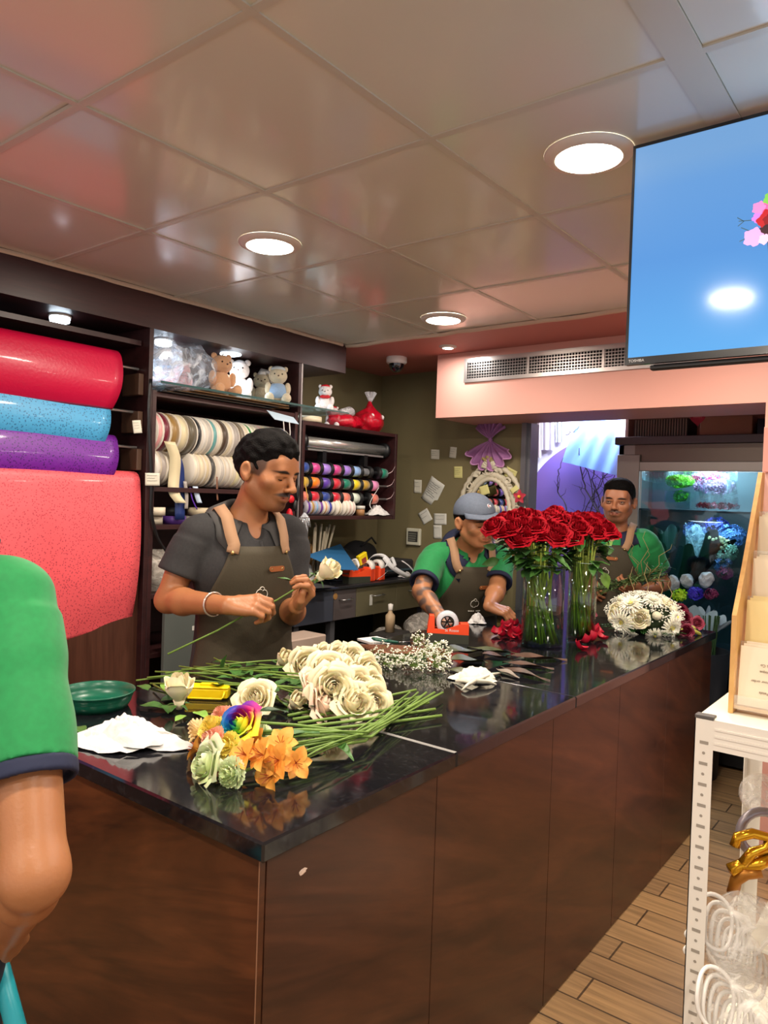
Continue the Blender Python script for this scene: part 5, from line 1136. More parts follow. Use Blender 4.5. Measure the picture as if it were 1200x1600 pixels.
# glass vases with red roses
GL = glassm('vase_glass', (236, 246, 240), .25); WATER = glassm('vase_water', (212, 226, 190), .10)
def vase(label, cx, cy, R, H, hw):
    t = thing('glass_vase', label, 'vase', (cx, cy, CT))
    MB().lathe([(0, .0), (R, .0), (R, H), (R-.0035, H), (R-.0035, .016), (0, .014)], (cx, cy, CT), n=56).build('glass', GL, t, True)
    MB().lathe([(0, .0165), (R-.0037, .0165), (R-.0037, hw), (0, hw)], (cx, cy, CT), n=40).build('water', WATER, t, True)
    MB().lathe([(R-.004, H), (R-.002, H+.0018), (R, H)], (cx, cy, CT), n=56).build('glass_rim', mat('glass_edge', (190, 214, 206), .1, trans=.6), t, True)
    return t
v1 = P(841, 1012, z=CT); v2 = P(889, 1003, z=CT)
R1 = .084; H1 = .355; VX1, VY1 = v1.x, v1.y+.03; VX2, VY2 = v2.x+.015, v2.y+.085; R2 = .060
vase('nearer and wider cylinder glass vase of red roses with water', VX1, VY1, R1, .335, .165)
vase('slimmer cylinder glass vase of red roses behind the wide one', VX2, VY2, R2, .335, .165)
RR = [  # px, py of blooms, vase, extra depth
 (772, 822, 1, 0), (788, 828, 1, -.02), (800, 812, 1, .03), (815, 806, 1, .05), (803, 825, 1, -.03), (822, 832, 1, -.05), (812, 842, 1, -.06), (838, 822, 1, -.04), (830, 808, 1, .06), (845, 812, 1, .08), (818, 820, 1, -.02),
 (856, 808, 2, .04), (866, 802, 2, .07), (858, 826, 1, -.03), (873, 832, 1, -.05), (878, 815, 2, .02), (890, 812, 2, .05), (899, 818, 2, .0), (893, 840, 2, -.07), (906, 826, 2, -.04), (912, 812, 2, .04), (924, 820, 2, .02), (930, 830, 2, -.02), (945, 826, 2, .0), (951, 832, 2, .03), (868, 840, 1, -.07), (848, 834, 1, -.05), (784, 816, 1, .04)]
RR += [(790+k*9, 812-2*(k % 2), 1, .09+.01*k) for k in range(9)]+[(872+k*10, 812-2*(k % 2), 2, .09+.01*k) for k in range(7)]
rl = ['drooping outermost at the left', 'left low', 'left upper', 'high left', 'second from the left in front', 'front left', 'lowest left', 'centre front of the wide vase', 'top of the wide vase', 'back centre', 'inner left', 'top middle between the vases', 'highest', 'open spiral left of centre', 'largest open front', 'inner middle', 'back right', 'inner right', 'lowest of the slim vase', 'front right', 'upper right', 'right shoulder', 'bright right front', 'far right', 'outermost at the right end', 'low middle front', 'low centre left', 'back left']+[w_+' rear row' for w_ in ('first', 'second', 'third', 'fourth', 'fifth', 'sixth', 'seventh', 'eighth', 'ninth', 'tenth', 'eleventh', 'twelfth', 'thirteenth', 'fourteenth', 'fifteenth', 'last')]
random.seed(33)
for i, (px, py, vz, dd) in enumerate(RR):
    cx, cy, R_ = (VX1, VY1, R1) if vz == 1 else (VX2, VY2, R2); dep = -.612*cx+.790*cy
    h = P(px, py+3, d=dep+dd); out = V(h.x-cx, h.y-cy, 0); rad = out.length; dirn = (V(0, 0, .9)+out*2.6+V(.34, -.46, 0)+V(rg.uniform(-.1, .1), rg.uniform(-.1, .1), 0)).normalized()
    a0 = math.atan2(out.y, out.x); rim = V(cx, cy, CT+.32)+V(math.cos(a0), math.sin(a0), 0)*min(rad*.75, (R_-.012)*.85); a1 = rg.uniform(0, 6.283); ft = V(cx, cy, CT+.022)+V(math.cos(a1), math.sin(a1), 0)*(R_-.012)*math.sqrt(rg.uniform(.15, 1))
    pts = bez(h-dirn*.012, rim+V(0, 0, .10), rim, 5)[1:]+bez(rim, rim.lerp(ft, .5), ft, 5)[1:]
    lv = []
    for q in range(6):
        b = (h-dirn*.012).lerp(rim, rg.uniform(.2, 1.05)); an = a0+rg.uniform(-1.3, 1.3); lv.append((b, (math.cos(an), math.sin(an), rg.uniform(-.5, .45)), rg.uniform(.055, .095), rg.uniform(.036, .055)))
    rose(rl[i]+' red rose of the tall bunch in the glass vases', h-dirn*.024, dirn, pts, 'red', i % 5, 1.12, 'red roses in the glass vases', lv, .0046, mat('vase_stem', (160, 178, 74), .5, var=.2, vscale=30), LEAFM if i % 3 else DLEAF)
# leaves sticking out at the right
for k, (px, py, dx, dz, L, W_, m) in enumerate([(942, 900, .35, -.9, .085, .05, LEAFL), (938, 870, .9, .2, .07, .04, LEAFM), (945, 862, .6, .5, .05, .03, LEAFL), (780, 880, -.8, -.3, .08, .045, LEAFM), (776, 862, -.9, .1, .06, .035, LEAFM)]):
    b = P(px, py-6, d=3.35 if px > 850 else 3.18); r_ = V(.79, .61, 0)*dx+V(0, 0, dz); g = MB(); leaf_mb(g, b, r_, L, W_, up=(.6, -.8, 0)); e = MB; g.tube([b, P(px+(-25 if px > 850 else 25), py-15, d=3.4 if px > 850 else 3.2)], .0015, 5)
    tag(g.build('leaf', m, None, True, loc=b), ['pale hanging', 'right reaching', 'small pale upper right', 'left drooping', 'left upper'][k]+' rose leaf sticking out beside the vases', 'leaf', 'outer rose leaves')
# petals in piles
def petals(label_fn, spots, m, grp, s=1.0):
    for k, (px, py, hz) in enumerate(spots):
        b = P(px, py, z=CT+hz); g = MB(); a = rg.uniform(0, 6.28); ti = rg.uniform(.3, 1.1)
        T = Matrix.Translation(b)@Matrix.Rotation(a, 4, 'Z')@Matrix.Rotation(ti, 4, 'Y')
        def F(u, v): q = (v-.5)*2; r = .024*s; return (T@V(r*2*(u-.5), r*q*math.sin(math.pi*min(1, .15+u*.85))**.6, r*.55*(q*q+(2*u-1)**2)))
        g.grid(F, 6, 6); lo = min(v.z for v in g.v)
        if lo < CT+.001: g.v = [v+V(0, 0, CT+.001-lo) for v in g.v]
        tag(g.build('rose_petal', m, None, True, loc=b), label_fn(k), 'petal', grp)
PT = mat('crimson_petal', (176, 14, 44), .4, var=.25, vscale=20)
pos = ['lowest front', 'front right', 'middle', 'back', 'topmost', 'left outermost', 'back right', 'right edge', 'inner left', 'upper left', 'inner right', 'low right']
petals(lambda k: pos[k]+' fallen red petal of the heap left of the vases', [(786, 995, .01), (800, 993, .012), (795, 985, .025), (803, 978, .02), (798, 982, .038), (776, 990, .008), (810, 984, .015), (812, 996, .02), (785, 986, .018), (789, 980, .02), (806, 990, .03), (814, 1002, .01)], PT, 'fallen petals left of the vases')
petals(lambda k: pos[k]+' fallen red petal of the heap between vase and white flowers', [(918, 1004, .01), (930, 1000, .012), (922, 985, .035), (915, 975, .03), (925, 975, .05), (912, 995, .012), (932, 988, .02), (938, 998, .01), (917, 988, .03), (920, 966, .045), (928, 992, .03), (905, 1014, .006)], PT, 'fallen petals right of the vases', 1.15)
# ---- the white arrangement
AC = P(1003, 985, z=CT); ax_, ay_ = AC.x, AC.y+.02; WR = .178
ar = thing('flower_arrangement', 'low round white arrangement of spider mums, roses and baby breath', 'flower arrangement', (ax_, ay_, CT))
MB().lathe([(0, .004), (.07, .004), (.075, .0), (.08, .03), (.085, .05), (0, .05)], (ax_, ay_, CT), n=24).build('bowl', mat('black_plastic'), ar, True)
dome = SDF().ell((ax_, ay_, CT+.065), (WR*.80, WR*.80, .085)).noise(.004, 60, 1).build('moss_base', mat('moss_dark', (52, 66, 40), .9), ar, .008)
def on_dome(px, py, k=1.0):      # point of the dome seen at a pixel
    r = Vector(ray(px, py)).normalized(); o = Vector(CO); best = None
    C_ = V(ax_, ay_, CT+.065); R3 = V(WR*k, WR*k, .115*k)
    A_ = sum((r[i]/R3[i])**2 for i in range(3)); B2 = 2*sum(r[i]*(o[i]-C_[i])/R3[i]**2 for i in range(3)); C2 = sum(((o[i]-C_[i])/R3[i])**2 for i in range(3))-1; D_ = B2*B2-4*A_*C2
    t = (-B2-math.sqrt(max(D_, 0)))/(2*A_); p = o+r*t; n = V(*[(p[i]-C_[i])/R3[i]**2 for i in range(3)]).normalized(); return p, n
def mum(px, py, R, name='spider_mum', m=None, layers=4, thin=1.0, cen=(238, 226, 110)):
    p, n = on_dome(px, py); R = R*1.15; T = basis(n, (0.1, 0, 1), p); rs = random.Random(int(px)); g = MB()
    for L_ in range(layers):
        k = 22-2*L_; el = .12+L_*.30; rr_ = R*(1-.18*L_)
        for i in range(k):
            a = (i+.5*L_+rs.uniform(-.2, .2))*2*math.pi/k; l = rr_*rs.uniform(.88, 1.06); u = V(math.cos(a)*math.cos(el), math.sin(a)*math.cos(el), math.sin(el)); sd = V(-math.sin(a), math.cos(a), 0); w = .0042*R/.05*thin; b0 = V(0, 0, .004)+u*.004; mid = u*l*.55+V(0, 0, .006); tp = u*l+V(0, 0, l*.10*L_-.004)
            g.add([b0-sd*w*.5, b0+sd*w*.5, mid+sd*w+V(0, 0, .002), mid-sd*w+V(0, 0, .002), mid-V(0, 0, .0015), tp+sd*w*.55, tp-sd*w*.55], [(0, 1, 4), (1, 2, 4), (0, 4, 3), (2, 5, 6, 4), (4, 6, 3)], T)
    f = g.build(name, m or mat('mum_white', (246, 244, 226), .6, sss=.1), ar)
    MB().ell((0, 0, .012), (R*.2, R*.2, R*.14), 10, T=T, jit=.3).build('mum_centre', mat('mum_c_%d' % cen[0], cen, .7), f, True)
mum(973, 972, .058); mum(986, 945, .052); mum(1048, 980, .050, thin=1.3); mum(1022, 990, .036, 'white_daisy', thin=1.4); mum(990, 992, .024, 'white_daisy', layers=2, thin=2); mum(1020, 940, .042, thin=1.2, cen=(240, 238, 200)); mum(1055, 965, .034, 'white_daisy', thin=1.4)
def domerose(px, py, s, kind='white', mm=None):
    p, n = on_dome(px, py, .90); add_bloom(ar, kind, 1, p-n*.02, n, s, 'cream_rose')
domerose(1000, 966, .85); domerose(962, 955, .85); domerose(1045, 945, .75); domerose(1062, 985, .7)
for (px, py, r) in [(1026, 962, .021), (970, 936, .018), (1052, 952, .018), (955, 968, .016), (1040, 938, .015)]:
    p, n = on_dome(px, py); MB().ell(p, (r, r, r*.95), 14, jit=.15).build('button_mum', mat('button_cream', (244, 238, 204), .7, bump=1, bscale=300), ar, True)
g = MB(); rs = random.Random(8)
for i in range(1500):
    a = rs.uniform(0, 6.283); e = rs.uniform(.0, 1.45); q = V(math.cos(a)*math.cos(e)*WR, math.sin(a)*math.cos(e)*WR, math.sin(e)*.115)*rs.uniform(.90, 1.04); p = V(ax_, ay_, CT+.065)+q
    if q.dot(V(.79, -.6, .4)) < -.10: continue
    g.ell(p, (.0042, .0042, .0035), 6)
o = g.build('baby_breath', mat('gyp_white'), ar, True); o['kind'] = 'stuff'
for i in range(16):
    a = -2.6+i*.27; b = V(ax_+.09*math.cos(a), ay_+.09*math.sin(a), CT+.028); g = MB(); d_ = V(math.cos(a), math.sin(a), -.12); sd = V(-math.sin(a), math.cos(a), 0)
    for k in range(7):
        for q in (-1, 1): leaf_mb(g, b+d_*(.012+.014*k), d_*.7+sd*q, .03*(1-.09*k), .007, bend=.1, n=3)
    g.tube([b, b+d_*.12], .001, 5); lo = min(v.z for v in g.v); g.v = [v+V(0, 0, max(0, CT+.002-lo)) for v in g.v]; g.build('fern_leaf', mat('fern_green', (44, 96, 40), .5), ar, True)
for (px, py, ey) in [(985, 925, 885), (1008, 922, 878), (1030, 925, 890), (1045, 928, 900)]:
    a, n = on_dome(px, py+14, .8); b = P(px+4, ey, d=3.62); MB().tube([a, a.lerp(b, .35)+V(.012, 0, 0), a.lerp(b, .65)-V(.012, 0, 0), b], [.0018, .0016, .0013, .0008], 6).build('curly_twig', mat('twig_tan', (150, 128, 84), .7), ar, True)
# burgundy flowers and buds at the end of the counter
BG = mat('burgundy_rose', (112, 22, 48), .5, var=.3, vscale=20)
BGN = 'burgundy flowers and buds at the counter end'
def smallfl(label, px, py, hz, s, m, d=(.5, -.7, .5), nm='small_rose'):
    h = P(px, py, z=CT+hz); t = thing(nm, label, 'flower', h, BGN); o = bpy.data.objects.new('bloom', rose_mb(.026, .036, None, int(px) % 7).mesh('bloom', m, True)); COL.objects.link(o); o.parent = t; o.matrix_local = basis(d, (0, 0, 1), (0, 0, 0))@Matrix.Scale(s, 4)
    MB().tube([h, h-Vector(d)*.04*s+V(0, 0, -.01)], .002, 6).build('stem', STEM, t)
smallfl('upper burgundy rose right of the white arrangement', 1062, 955, .075, .9, BG); smallfl('second burgundy rose under the upper one', 1068, 966, .055, .95, BG); smallfl('mauve pink edged rose at the right end of the counter', 1088, 975, .035, .9, mat('mauve_rose', (160, 62, 84), .5, var=.3)); smallfl('dark burgundy rose low between the green buds', 1072, 986, .02, .9, BG, (.3, -.9, .2))
smallfl('small mauve rose beyond the petals behind the vase', 922, 962, .07, .7, mat('mauve_rose')); smallfl('tiny yellowish rose bud behind the vase petals', 914, 968, .05, .55, mat('pale_bud', (196, 190, 96), .5))
for k, (px, py, ex, ey) in enumerate([(1070, 970, 1062, 975), (1078, 968, 1070, 972), (1086, 970, 1076, 975), (1072, 978, 1064, 984), (1083, 981, 1074, 979), (1092, 990, 1082, 984)]):
    a, b = P(ex, ey, z=CT+.03), P(px, py, z=CT+.03 if k < 5 else CT+.008); g = MB(); g.tube([a, a.lerp(b, .4), b, b+(b-a)*.4], [.002, .009, .010, .003], 8); tag(g.build('lisianthus_bud', mat('bud_green', (178, 178, 82), .5), None, True, loc=b), ['leftmost', 'upper middle', 'upper right', 'lower left', 'lower right', 'lowest, farthest right'][k]+' yellow green bud among the burgundy roses', 'bud', BGN)
a = P(1050, 985, z=CT+.02); g = MB()
for k in range(5): leaf_mb(g, P(1045+k*9, 990-k*2, z=CT+.015), (.4+.1*k, -.5, .1), .05, .02)
for k in range(5):
    pass
tag(g.build('foliage', DLEAF, None, True, loc=a), 'dark foliage under the burgundy roses at the counter end', 'leaves', None, 'stuff')
# ---- what the men hold
hr = P(499, 902, d=2.42); dr = V(*(RW@A3((.75, .62, .35)))); s0 = [hr-dr.normalized()*.03, P(470, 915, d=2.43), P(432, 938, d=2.42), P(400, 951, d=2.40), P(340, 985, d=2.34), P(262, 1022, d=2.26)]
t = rose('single white rose held up by the man in charcoal', hr, dr, s0[1:], 'bud', 0, 1.25, None, [(P(462, 912, d=2.40), RW@A3((-.55, .30, .1)), .062, .045), (P(470, 917, d=2.40), RW@A3((.15, -.8, .1)), .055, .042), (P(478, 910, d=2.40), RW@A3((.6, .75, .0)), .06, .03)], .0030)
hg = thing('greenery_bundle', 'bundle of green leafy stems held across by the man past the counter', 'foliage', P(985, 912, d=3.85)); st = MB(); lf = MB(); tw = MB(); rs = random.Random(2)
for k in range(16):
    a = P(1038+rs.uniform(-6, 8), 896+rs.uniform(-12, 14), d=3.80+rs.uniform(-.05, .05)); m_ = P(985, 905+rs.uniform(-4, 4), d=3.82); e = P(915+rs.uniform(-3, 25), 932-rs.uniform(0, 14), d=3.80); st.tube(bez(a, m_, e, 6), .0018, 5)
    for q in range(9):
        w = rs.random(); b = a.lerp(e, w)+V(0, 0, .012*math.sin(w*3)); b = bez(a, m_, e, 20)[int(w*20)]
        leaf_mb(lf, b, V(*(RW@A3((rs.uniform(-1, 1), rs.uniform(-.5, .8), rs.uniform(-.3, .6))))), rs.uniform(.03, .06), rs.uniform(.006, .016), n=4)
st.build('stems', STEMD, hg, True); o = lf.build('leaves', mat('grey_green_leaf', (92, 118, 72), .5, var=.3, vscale=30), hg, True)
for (px, py, ex, ey, q) in [(995, 900, 985, 845, 1), (1005, 900, 1008, 830, -1), (1015, 898, 1050, 850, 1), (1000, 905, 988, 862, -1), (1012, 905, 1012, 860, 1)]:
    a, b = P(px, py, d=3.78), P(ex, ey, d=3.72); MB().tube([a, a.lerp(b, .3)+V(.015*q, 0, .005), a.lerp(b, .6)-V(.02*q, 0, 0), a.lerp(b, .85)+V(.01*q, 0, 0), b], [.0022, .002, .0016, .0012, .0006], 6).build('curly_twig', mat('twig_tan'), hg, True)
# ---------------------------------------------------------------- plush toys on the glass shelf
gs = thing('glass_shelf', 'dark edged glass shelf carrying the plush toys', 'shelf', (-2.8, 2.3, 1.93))
MB().box((-3.05, 1.84, 1.926), (-2.60, 3.02, 1.934), bev=.001).build('glass_plate', mat('shelf_glass', (150, 180, 180), .05, alpha=.45), gs)
MB().box((-2.602, 1.84, 1.9255), (-2.598, 3.02, 1.9345)).build('glass_edge', mat('glass_edge_dark', (60, 90, 90), .1), gs)
ZG = 1.9345
def plush(name, label, x, y, rz, s, body, head, extras, z=ZG, group='plush toys on the glass shelf', lying=False, ear='round', legs=True):
    t = thing(name, label, 'plush toy', (x, y, z), group); T = Matrix.Translation((x, y, z))@Matrix.Rotation(rz, 4, 'Z'); Rm = np.array(T.to_3x3())
    if lying: T = T@Matrix.Translation((0, 0, .055*s/.1*.9))@Matrix.Rotation(-1.15, 4, 'X')@Matrix.Translation((0, .0, -.06*s/.1*.6)); Rm = np.array(T.to_3x3())
    g = lambda a, b, c: A3(T@V(a*s, b*s, c*s))
    def part(nm, m, *el, parent=t, h=.005):
        S = SDF()
        for (c, r) in el: S.ell(g(*c), A3(r)*s, Rm, .01)
        S.noise(.0012, 90, 1.); return S.build(nm, m, parent, h)
    part('body', body, ((0, 0, .62), (.52, .46, .62)))
    if legs:
        for q in (-1, 1): part('leg', body, ((q*.42, -.52, .22), (.24, .42, .22)), ((q*.46, -.86, .27), (.24, .16, .27))); part('arm', body, ((q*.52, -.18, .82), (.18, .20, .36)))
    hd = part('head', head, ((0, -.08, 1.52), (.50, .46, .44)), ((0, -.46, 1.42), (.22, .18, .16)))
    for q in (-1, 1): part('ear', head, ((q*.38, 0, 1.90), (.16, .08, .17)) if ear == 'round' else ((q*.56, 0, 1.50), (.12, .10, .34)))
    for q in (-1, 1): MB().ell(g(q*.20, -.50, 1.58), (.045*s,)*3, 8).build('eye', mat('bead_black', (14, 12, 12), .1), hd, True)
    MB().ell(g(0, -.64, 1.47), (.06*s, .04*s, .045*s), 8).build('nose', mat('nose_brown', (92, 60, 52), .4), hd, True)
    extras(t, g, s, part); return t
PW = mat('plush_white', (236, 226, 224), .95, bump=1, bscale=220, sheen=.4); PT_ = mat('plush_tan', (212, 160, 118), .95, bump=1, bscale=220, sheen=.3); PPK = mat('plush_pink', (232, 178, 178), .95, bump=1, bscale=200, sheen=.4); PGR = mat('plush_beige', (196, 182, 156), .95, bump=1, bscale=220, sheen=.3); PBL = mat('knit_blue', (142, 168, 200), .95, bump=1, bscale=300)
no = lambda t, g, s, part: None
def wrapbag(label, c, r, seed, m, knot=None, name='cellophane_bag', grp=None):
    S = SDF(); S.ell(c, r, None, .01); S.noise(.014, 26, seed)
    if c[2]-r[2] > 1.9: S.half((0, 0, 1.936), (0, 0, -1))
    o = S.build(name, m, None, .009, 0, loc=c); o.location = Vector(c); return tag(o, label, 'gift wrap', grp)
FILM = film('cellophane', (232, 238, 248), .16, .80, 16)
plush('teddy_bear', 'pink and grey teddy bear inside the clear cellophane bag', -2.80, 2.02, .5, .085, PPK, mat('plush_grey', (170, 160, 160), .95, bump=1, bscale=220), lambda t, g, s, p: p('scarf', PBL, ((0, -.1, 1.12), (.44, .42, .12))))
plush('teddy_bear', 'pink teddy bear leaning in the cellophane bag behind the grey one', -2.90, 2.17, .6, .075, PPK, PPK, no)
wrapbag('clear crinkled cellophane bag wrapped around the pink teddy bears', (-2.80, 2.06, 2.035), (.14, .19, .125), 2., FILM)
wrapbag('narrow clear cellophane bag at the left end of the glass shelf', (-2.72, 1.93, 2.03), (.07, .085, .12), 5., FILM)
plush('plush_pig', 'tan plush animal slumped between the wrapped bears and the white sheep', -2.76, P(345, 590, x=-2.76).y, 1.35, .098, PT_, PT_, no, lying=False, legs=True)
plush('plush_sheep', 'fluffy white plush sheep with pink ears lit by the lamp above', -2.84, P(374, 585, x=-2.84).y, .75, .102, PW, PW, lambda t, g, s, p: [p('wool_cap', PW, ((0, .05, 1.80), (.36, .34, .24))), p('pink_ear', PPK, ((-.42, 0, 1.86), (.20, .08, .20)))])
def nightcap(t, g, s, p):
    MB().tube([g(0, 0, 1.75), g(.1, 0, 2.15), g(.42, -.1, 2.1), g(.62, -.15, 1.75)], [.36*s, .24*s, .12*s, .05*s], 12).build('nightcap', mat('white_knit', (226, 224, 226), .95, bump=1, bscale=300), t, True); p('pompom', PW, ((.64, -.16, 1.55), (.16, .16, .16)))
plush('teddy_bear', 'beige teddy bear wearing a white nightcap with pompom', -2.88, P(409, 590, x=-2.88).y, .8, .086, PGR, PGR, nightcap)
plush('teddy_bear', 'beige teddy bear in blue knitted clothes near the shelf end', -2.72, P(434, 600, x=-2.72).y, .85, .092, PGR, PGR, lambda t, g, s, p: [p('blue_jumper', PBL, ((0, -.02, .66), (.58, .52, .52))), p('blue_hat', mat('blue_grey_knit', (176, 186, 196), .95), ((0, .02, 1.88), (.40, .38, .20)))])
def redbits(t, g, s, p): p('red_bow', mat('red_satin', (196, 20, 36), .4), ((-.2, -.45, 1.1), (.22, .10, .14)), ((.2, -.45, 1.1), (.22, .10, .14))); p('red_hat', mat('red_satin'), ((0, 0, 1.92), (.34, .32, .16)))
GZ = ZG
plush('teddy_bear', 'small white teddy bear with red bow and hat in cellophane', -2.72, 2.96, .7, .072, PW, PW, redbits, z=GZ)
# foil ball bouquet and red gift wraps on top of the spool unit
ZT = 1.866
plush('teddy_bear', 'white teddy bear lying beside a clear foil posy on the spool unit', -2.80, 3.12, .6, .060, PW, PW, redbits, z=ZT, group='gifts on the spool unit')
wrapbag('clear foil posy at the right of the small white bear', (-2.74, 3.16, 1.955), (.035, .05, .04), 3., film('foil_film', (225, 228, 232), .4, .95, 30), name='foil_posy', grp='gifts on the spool unit')
RF = film('red_film', (206, 16, 44), .72, 1, 20, .15)
def redgift(label, x, y, z, r, tall=False, sd=1):
    t = thing('red_gift_wrap', label, 'gift wrap', (x, y, z), 'gifts on the spool unit'); S = SDF(); S.ell((x, y, z+r[2]*.9), r, None, .01); 
    if tall: S.cap((x, y, z+r[2]*1.6), (x, y, z+r[2]*2.5), .035, .008, .03)
    S.noise(.010, 40, sd); S.half((0, 0, z+.001), (0, 0, -1)); S.build('red_wrap', RF, t, .007, 0)
    if tall:
        g = MB()
        for k in range(9): a = k*.7; g.tube([(x, y, z+r[2]*2.35), (x+.01*math.cos(a), y+.01*math.sin(a), z+r[2]*2.6), (x+.03*math.cos(a), y+.03*math.sin(a), z+r[2]*3.2)], [.004, .005, .009], 5, flat=.2)
        g.build('tied_film_top', film('foil_film'), t, False)
        for q in (-.04, .05): MB().ell((x+.05, y+q, z+r[2]*1.25), (.016, .016, .016), 10, jit=.3).build('white_pompom', PW, t, True)
    return t
redgift('flat bundle of red organza wraps on the spool unit', -2.78, 3.20, ZT, (.08, .13, .045), sd=2)
redgift('tall red wrapped gift tied with clear film at the far end of the spool unit', -2.78, 3.42, ZT, (.085, .095, .075), True, 4)
# kraft folders under the glass shelf
KR = mat('kraft_board', (150, 112, 74), .8, var=.15, vscale=20); rs = random.Random(12)
for k in range(9):
    z = 1.8965+.003*k; y0 = 1.87+.02*k; y1 = y0+.60+rs.uniform(-.05, .1); x1 = -2.64+rs.uniform(-.03, .035); T = Matrix.Translation((0, 0, z))@Matrix.Rotation(0, 4, 'X')
    g = MB(); dz = .0
    g.box((-3.0, y0, z), (x1, min(y1, 2.66), z+.0016)); tag(g.build('kraft_folder', KR if k % 3 else mat('black_card', (30, 28, 30), .6), None, False, loc=(-2.8, y0, z)), ['bottom', 'second', 'third', 'fourth', 'fifth', 'sixth', 'seventh', 'eighth', 'top'][k]+(' black' if k % 3 == 0 else ' brown')+' flat card sheet in the stack under the glass shelf', 'card sheet', 'flat cards under the glass shelf')
tagm_ = mat('pale_blue_tag', (186, 206, 224), .6)
MB_ = MB().box((-2.645, 2.47, 1.846), (-2.60, 2.62, 1.848), Matrix.Translation((0, 0, 0)))
t = thing('price_card', 'pale blue card with two white strings hanging from the shelf edge', 'card', (-2.62, 2.55, 1.85)); MB().add([(-2.635, 2.46, 1.885), (-2.635, 2.64, 1.870), (-2.60, 2.645, 1.835), (-2.60, 2.48, 1.842)], [(0, 1, 2, 3)]).build('card', tagm_, t, False, thick=.002)
for y in (2.54, 2.58): MB().tube([(-2.602, y, 1.842), (-2.598, y+.004, 1.79), (-2.60, y+.002, 1.72)], .0025, 6).build('string', mat('white_string', (226, 222, 218), .8), t)
t = thing('ribbon_reel', 'wide cream ribbon reel lying flat on the end of the shelf', 'ribbon reel', (-2.72, 2.86, 1.87)); MB().lathe([(.02, 0), (.075, 0), (.075, .028), (.02, .028), (.02, 0)], (-2.72, 2.83, 1.868), n=30).build('wound_ribbon', mat('cream_ribbon', (226, 212, 184), .5), t, True)
MB().box((-2.80, 2.73, 1.855), (-2.66, 2.95, 1.8655)).build('support', DWOOD, t)
# ---------------------------------------------------------------- ribbon reels: two long rows seen edge on
def reel(label, y, z, R, w, core, ribbon, x=-2.76, grp='ribbon reels', tilt=0.0, rib_r=.86):
    t = thing('ribbon_reel', label, 'ribbon reel', (x, y, z), grp); T = Matrix.Translation((x, y, z))@Matrix.Rotation(tilt, 4, 'Z')
    MB().lathe([(.014, -w*.5), (R, -w*.5), (R, -w*.5+.0025), (R*.5, -w*.5+.0025)], axis='y', n=28, T=T).build('side_disc', core, t, True)
    MB().lathe([(.014, w*.5), (R, w*.5), (R, w*.5-.0025), (R*.5, w*.5-.0025)], axis='y', n=28, T=T).build('side_disc', core, t, True)
    MB().lathe([(R*.3, -w*.5+.003), (R*rib_r, -w*.5+.003), (R*rib_r, w*.5-.003), (R*.3, w*.5-.003)], axis='y', n=28, T=T).build('wound_ribbon', ribbon, t, True); return t
CB = mat('reel_cardboard', (212, 198, 176), .75); CBW = mat('reel_white', (226, 218, 206), .7); CBG = mat('reel_greybrown', (112, 98, 80), .75)
def rm(n, c): return mat('ribbon_'+n, c, .35, sheen=.2)
top = [('pale pink', (226, 160, 160), .03, 0), ('burgundy', (110, 20, 44), .04, 0), ('glittering gold', (150, 116, 62), .05, 1), ('wide cream', (222, 208, 170), .05, 0), ('olive grey', (96, 88, 70), .045, 2), ('black', (24, 26, 32), .03, 0), ('white', (228, 224, 216), .03, 0), ('pale grey', (190, 184, 176), .03, 0), ('teal', (96, 160, 160), .03, 0), ('ivory', (226, 216, 196), .03, 0), ('dark brown', (72, 54, 40), .035, 2), ('cream', (220, 206, 176), .03, 0), ('silver grey', (166, 158, 152), .045, 0), ('taupe', (128, 116, 98), .03, 2), ('ecru', (214, 202, 176), .03, 0), ('bright green', (30, 136, 56), .025, 0), ('pale sage', (196, 200, 172), .03, 0), ('off white', (226, 220, 204), .03, 0), ('light pink', (236, 176, 186), .025, 0), ('straw', (220, 212, 160), .03, 0), ('mint', (190, 214, 196), .03, 0), ('pearl', (214, 208, 202), .03, 0), ('sand', (204, 188, 160), .03, 0), ('sky blue', (150, 186, 220), .03, 0), ('navy', (40, 56, 130), .03, 0)]
y = 1.868
for k, (nm, c, w, cb) in enumerate(top):
    w *= .92; y += w*.5+.0012
    if y+w/2 > 2.668: break
    reel(('leftmost ' if k == 0 else '')+nm+' ribbon reel in the upper reel row'+(', first of the long ivory run' if nm == 'ivory' else ''), y, 1.735, .088, w, [CBW, CB, CBG][cb], rm(nm, c), -2.755, 'upper row of ribbon reels', tilt=.12, rib_r=.985 if c else .9); y += w*.5
low = ['white', 'grey', 'ecru', 'brown', 'ivory', 'cream', 'beige', 'charcoal', 'pale grey', 'oyster', 'linen', 'butter', 'mushroom', 'chalk', 'sand', 'pearl', 'bone', 'vanilla', 'mint', 'straw', 'putty', 'stone']
lc = dict(white=(230, 226, 218), grey=(170, 160, 152), ecru=(206, 192, 166), brown=(84, 46, 30), ivory=(222, 210, 184), cream=(226, 214, 180), beige=(204, 186, 152), charcoal=(60, 58, 56), oyster=(204, 196, 184), linen=(214, 202, 180), butter=(226, 216, 170), mushroom=(176, 160, 146), chalk=(224, 220, 210), sand=(204, 188, 160), pearl=(214, 208, 202), bone=(220, 208, 186), vanilla=(230, 220, 184), mint=(190, 214, 196), straw=(220, 212, 160), putty=(190, 176, 156), stone=(170, 160, 146))
lc['pale grey'] = (190, 184, 176)
y = 1.868
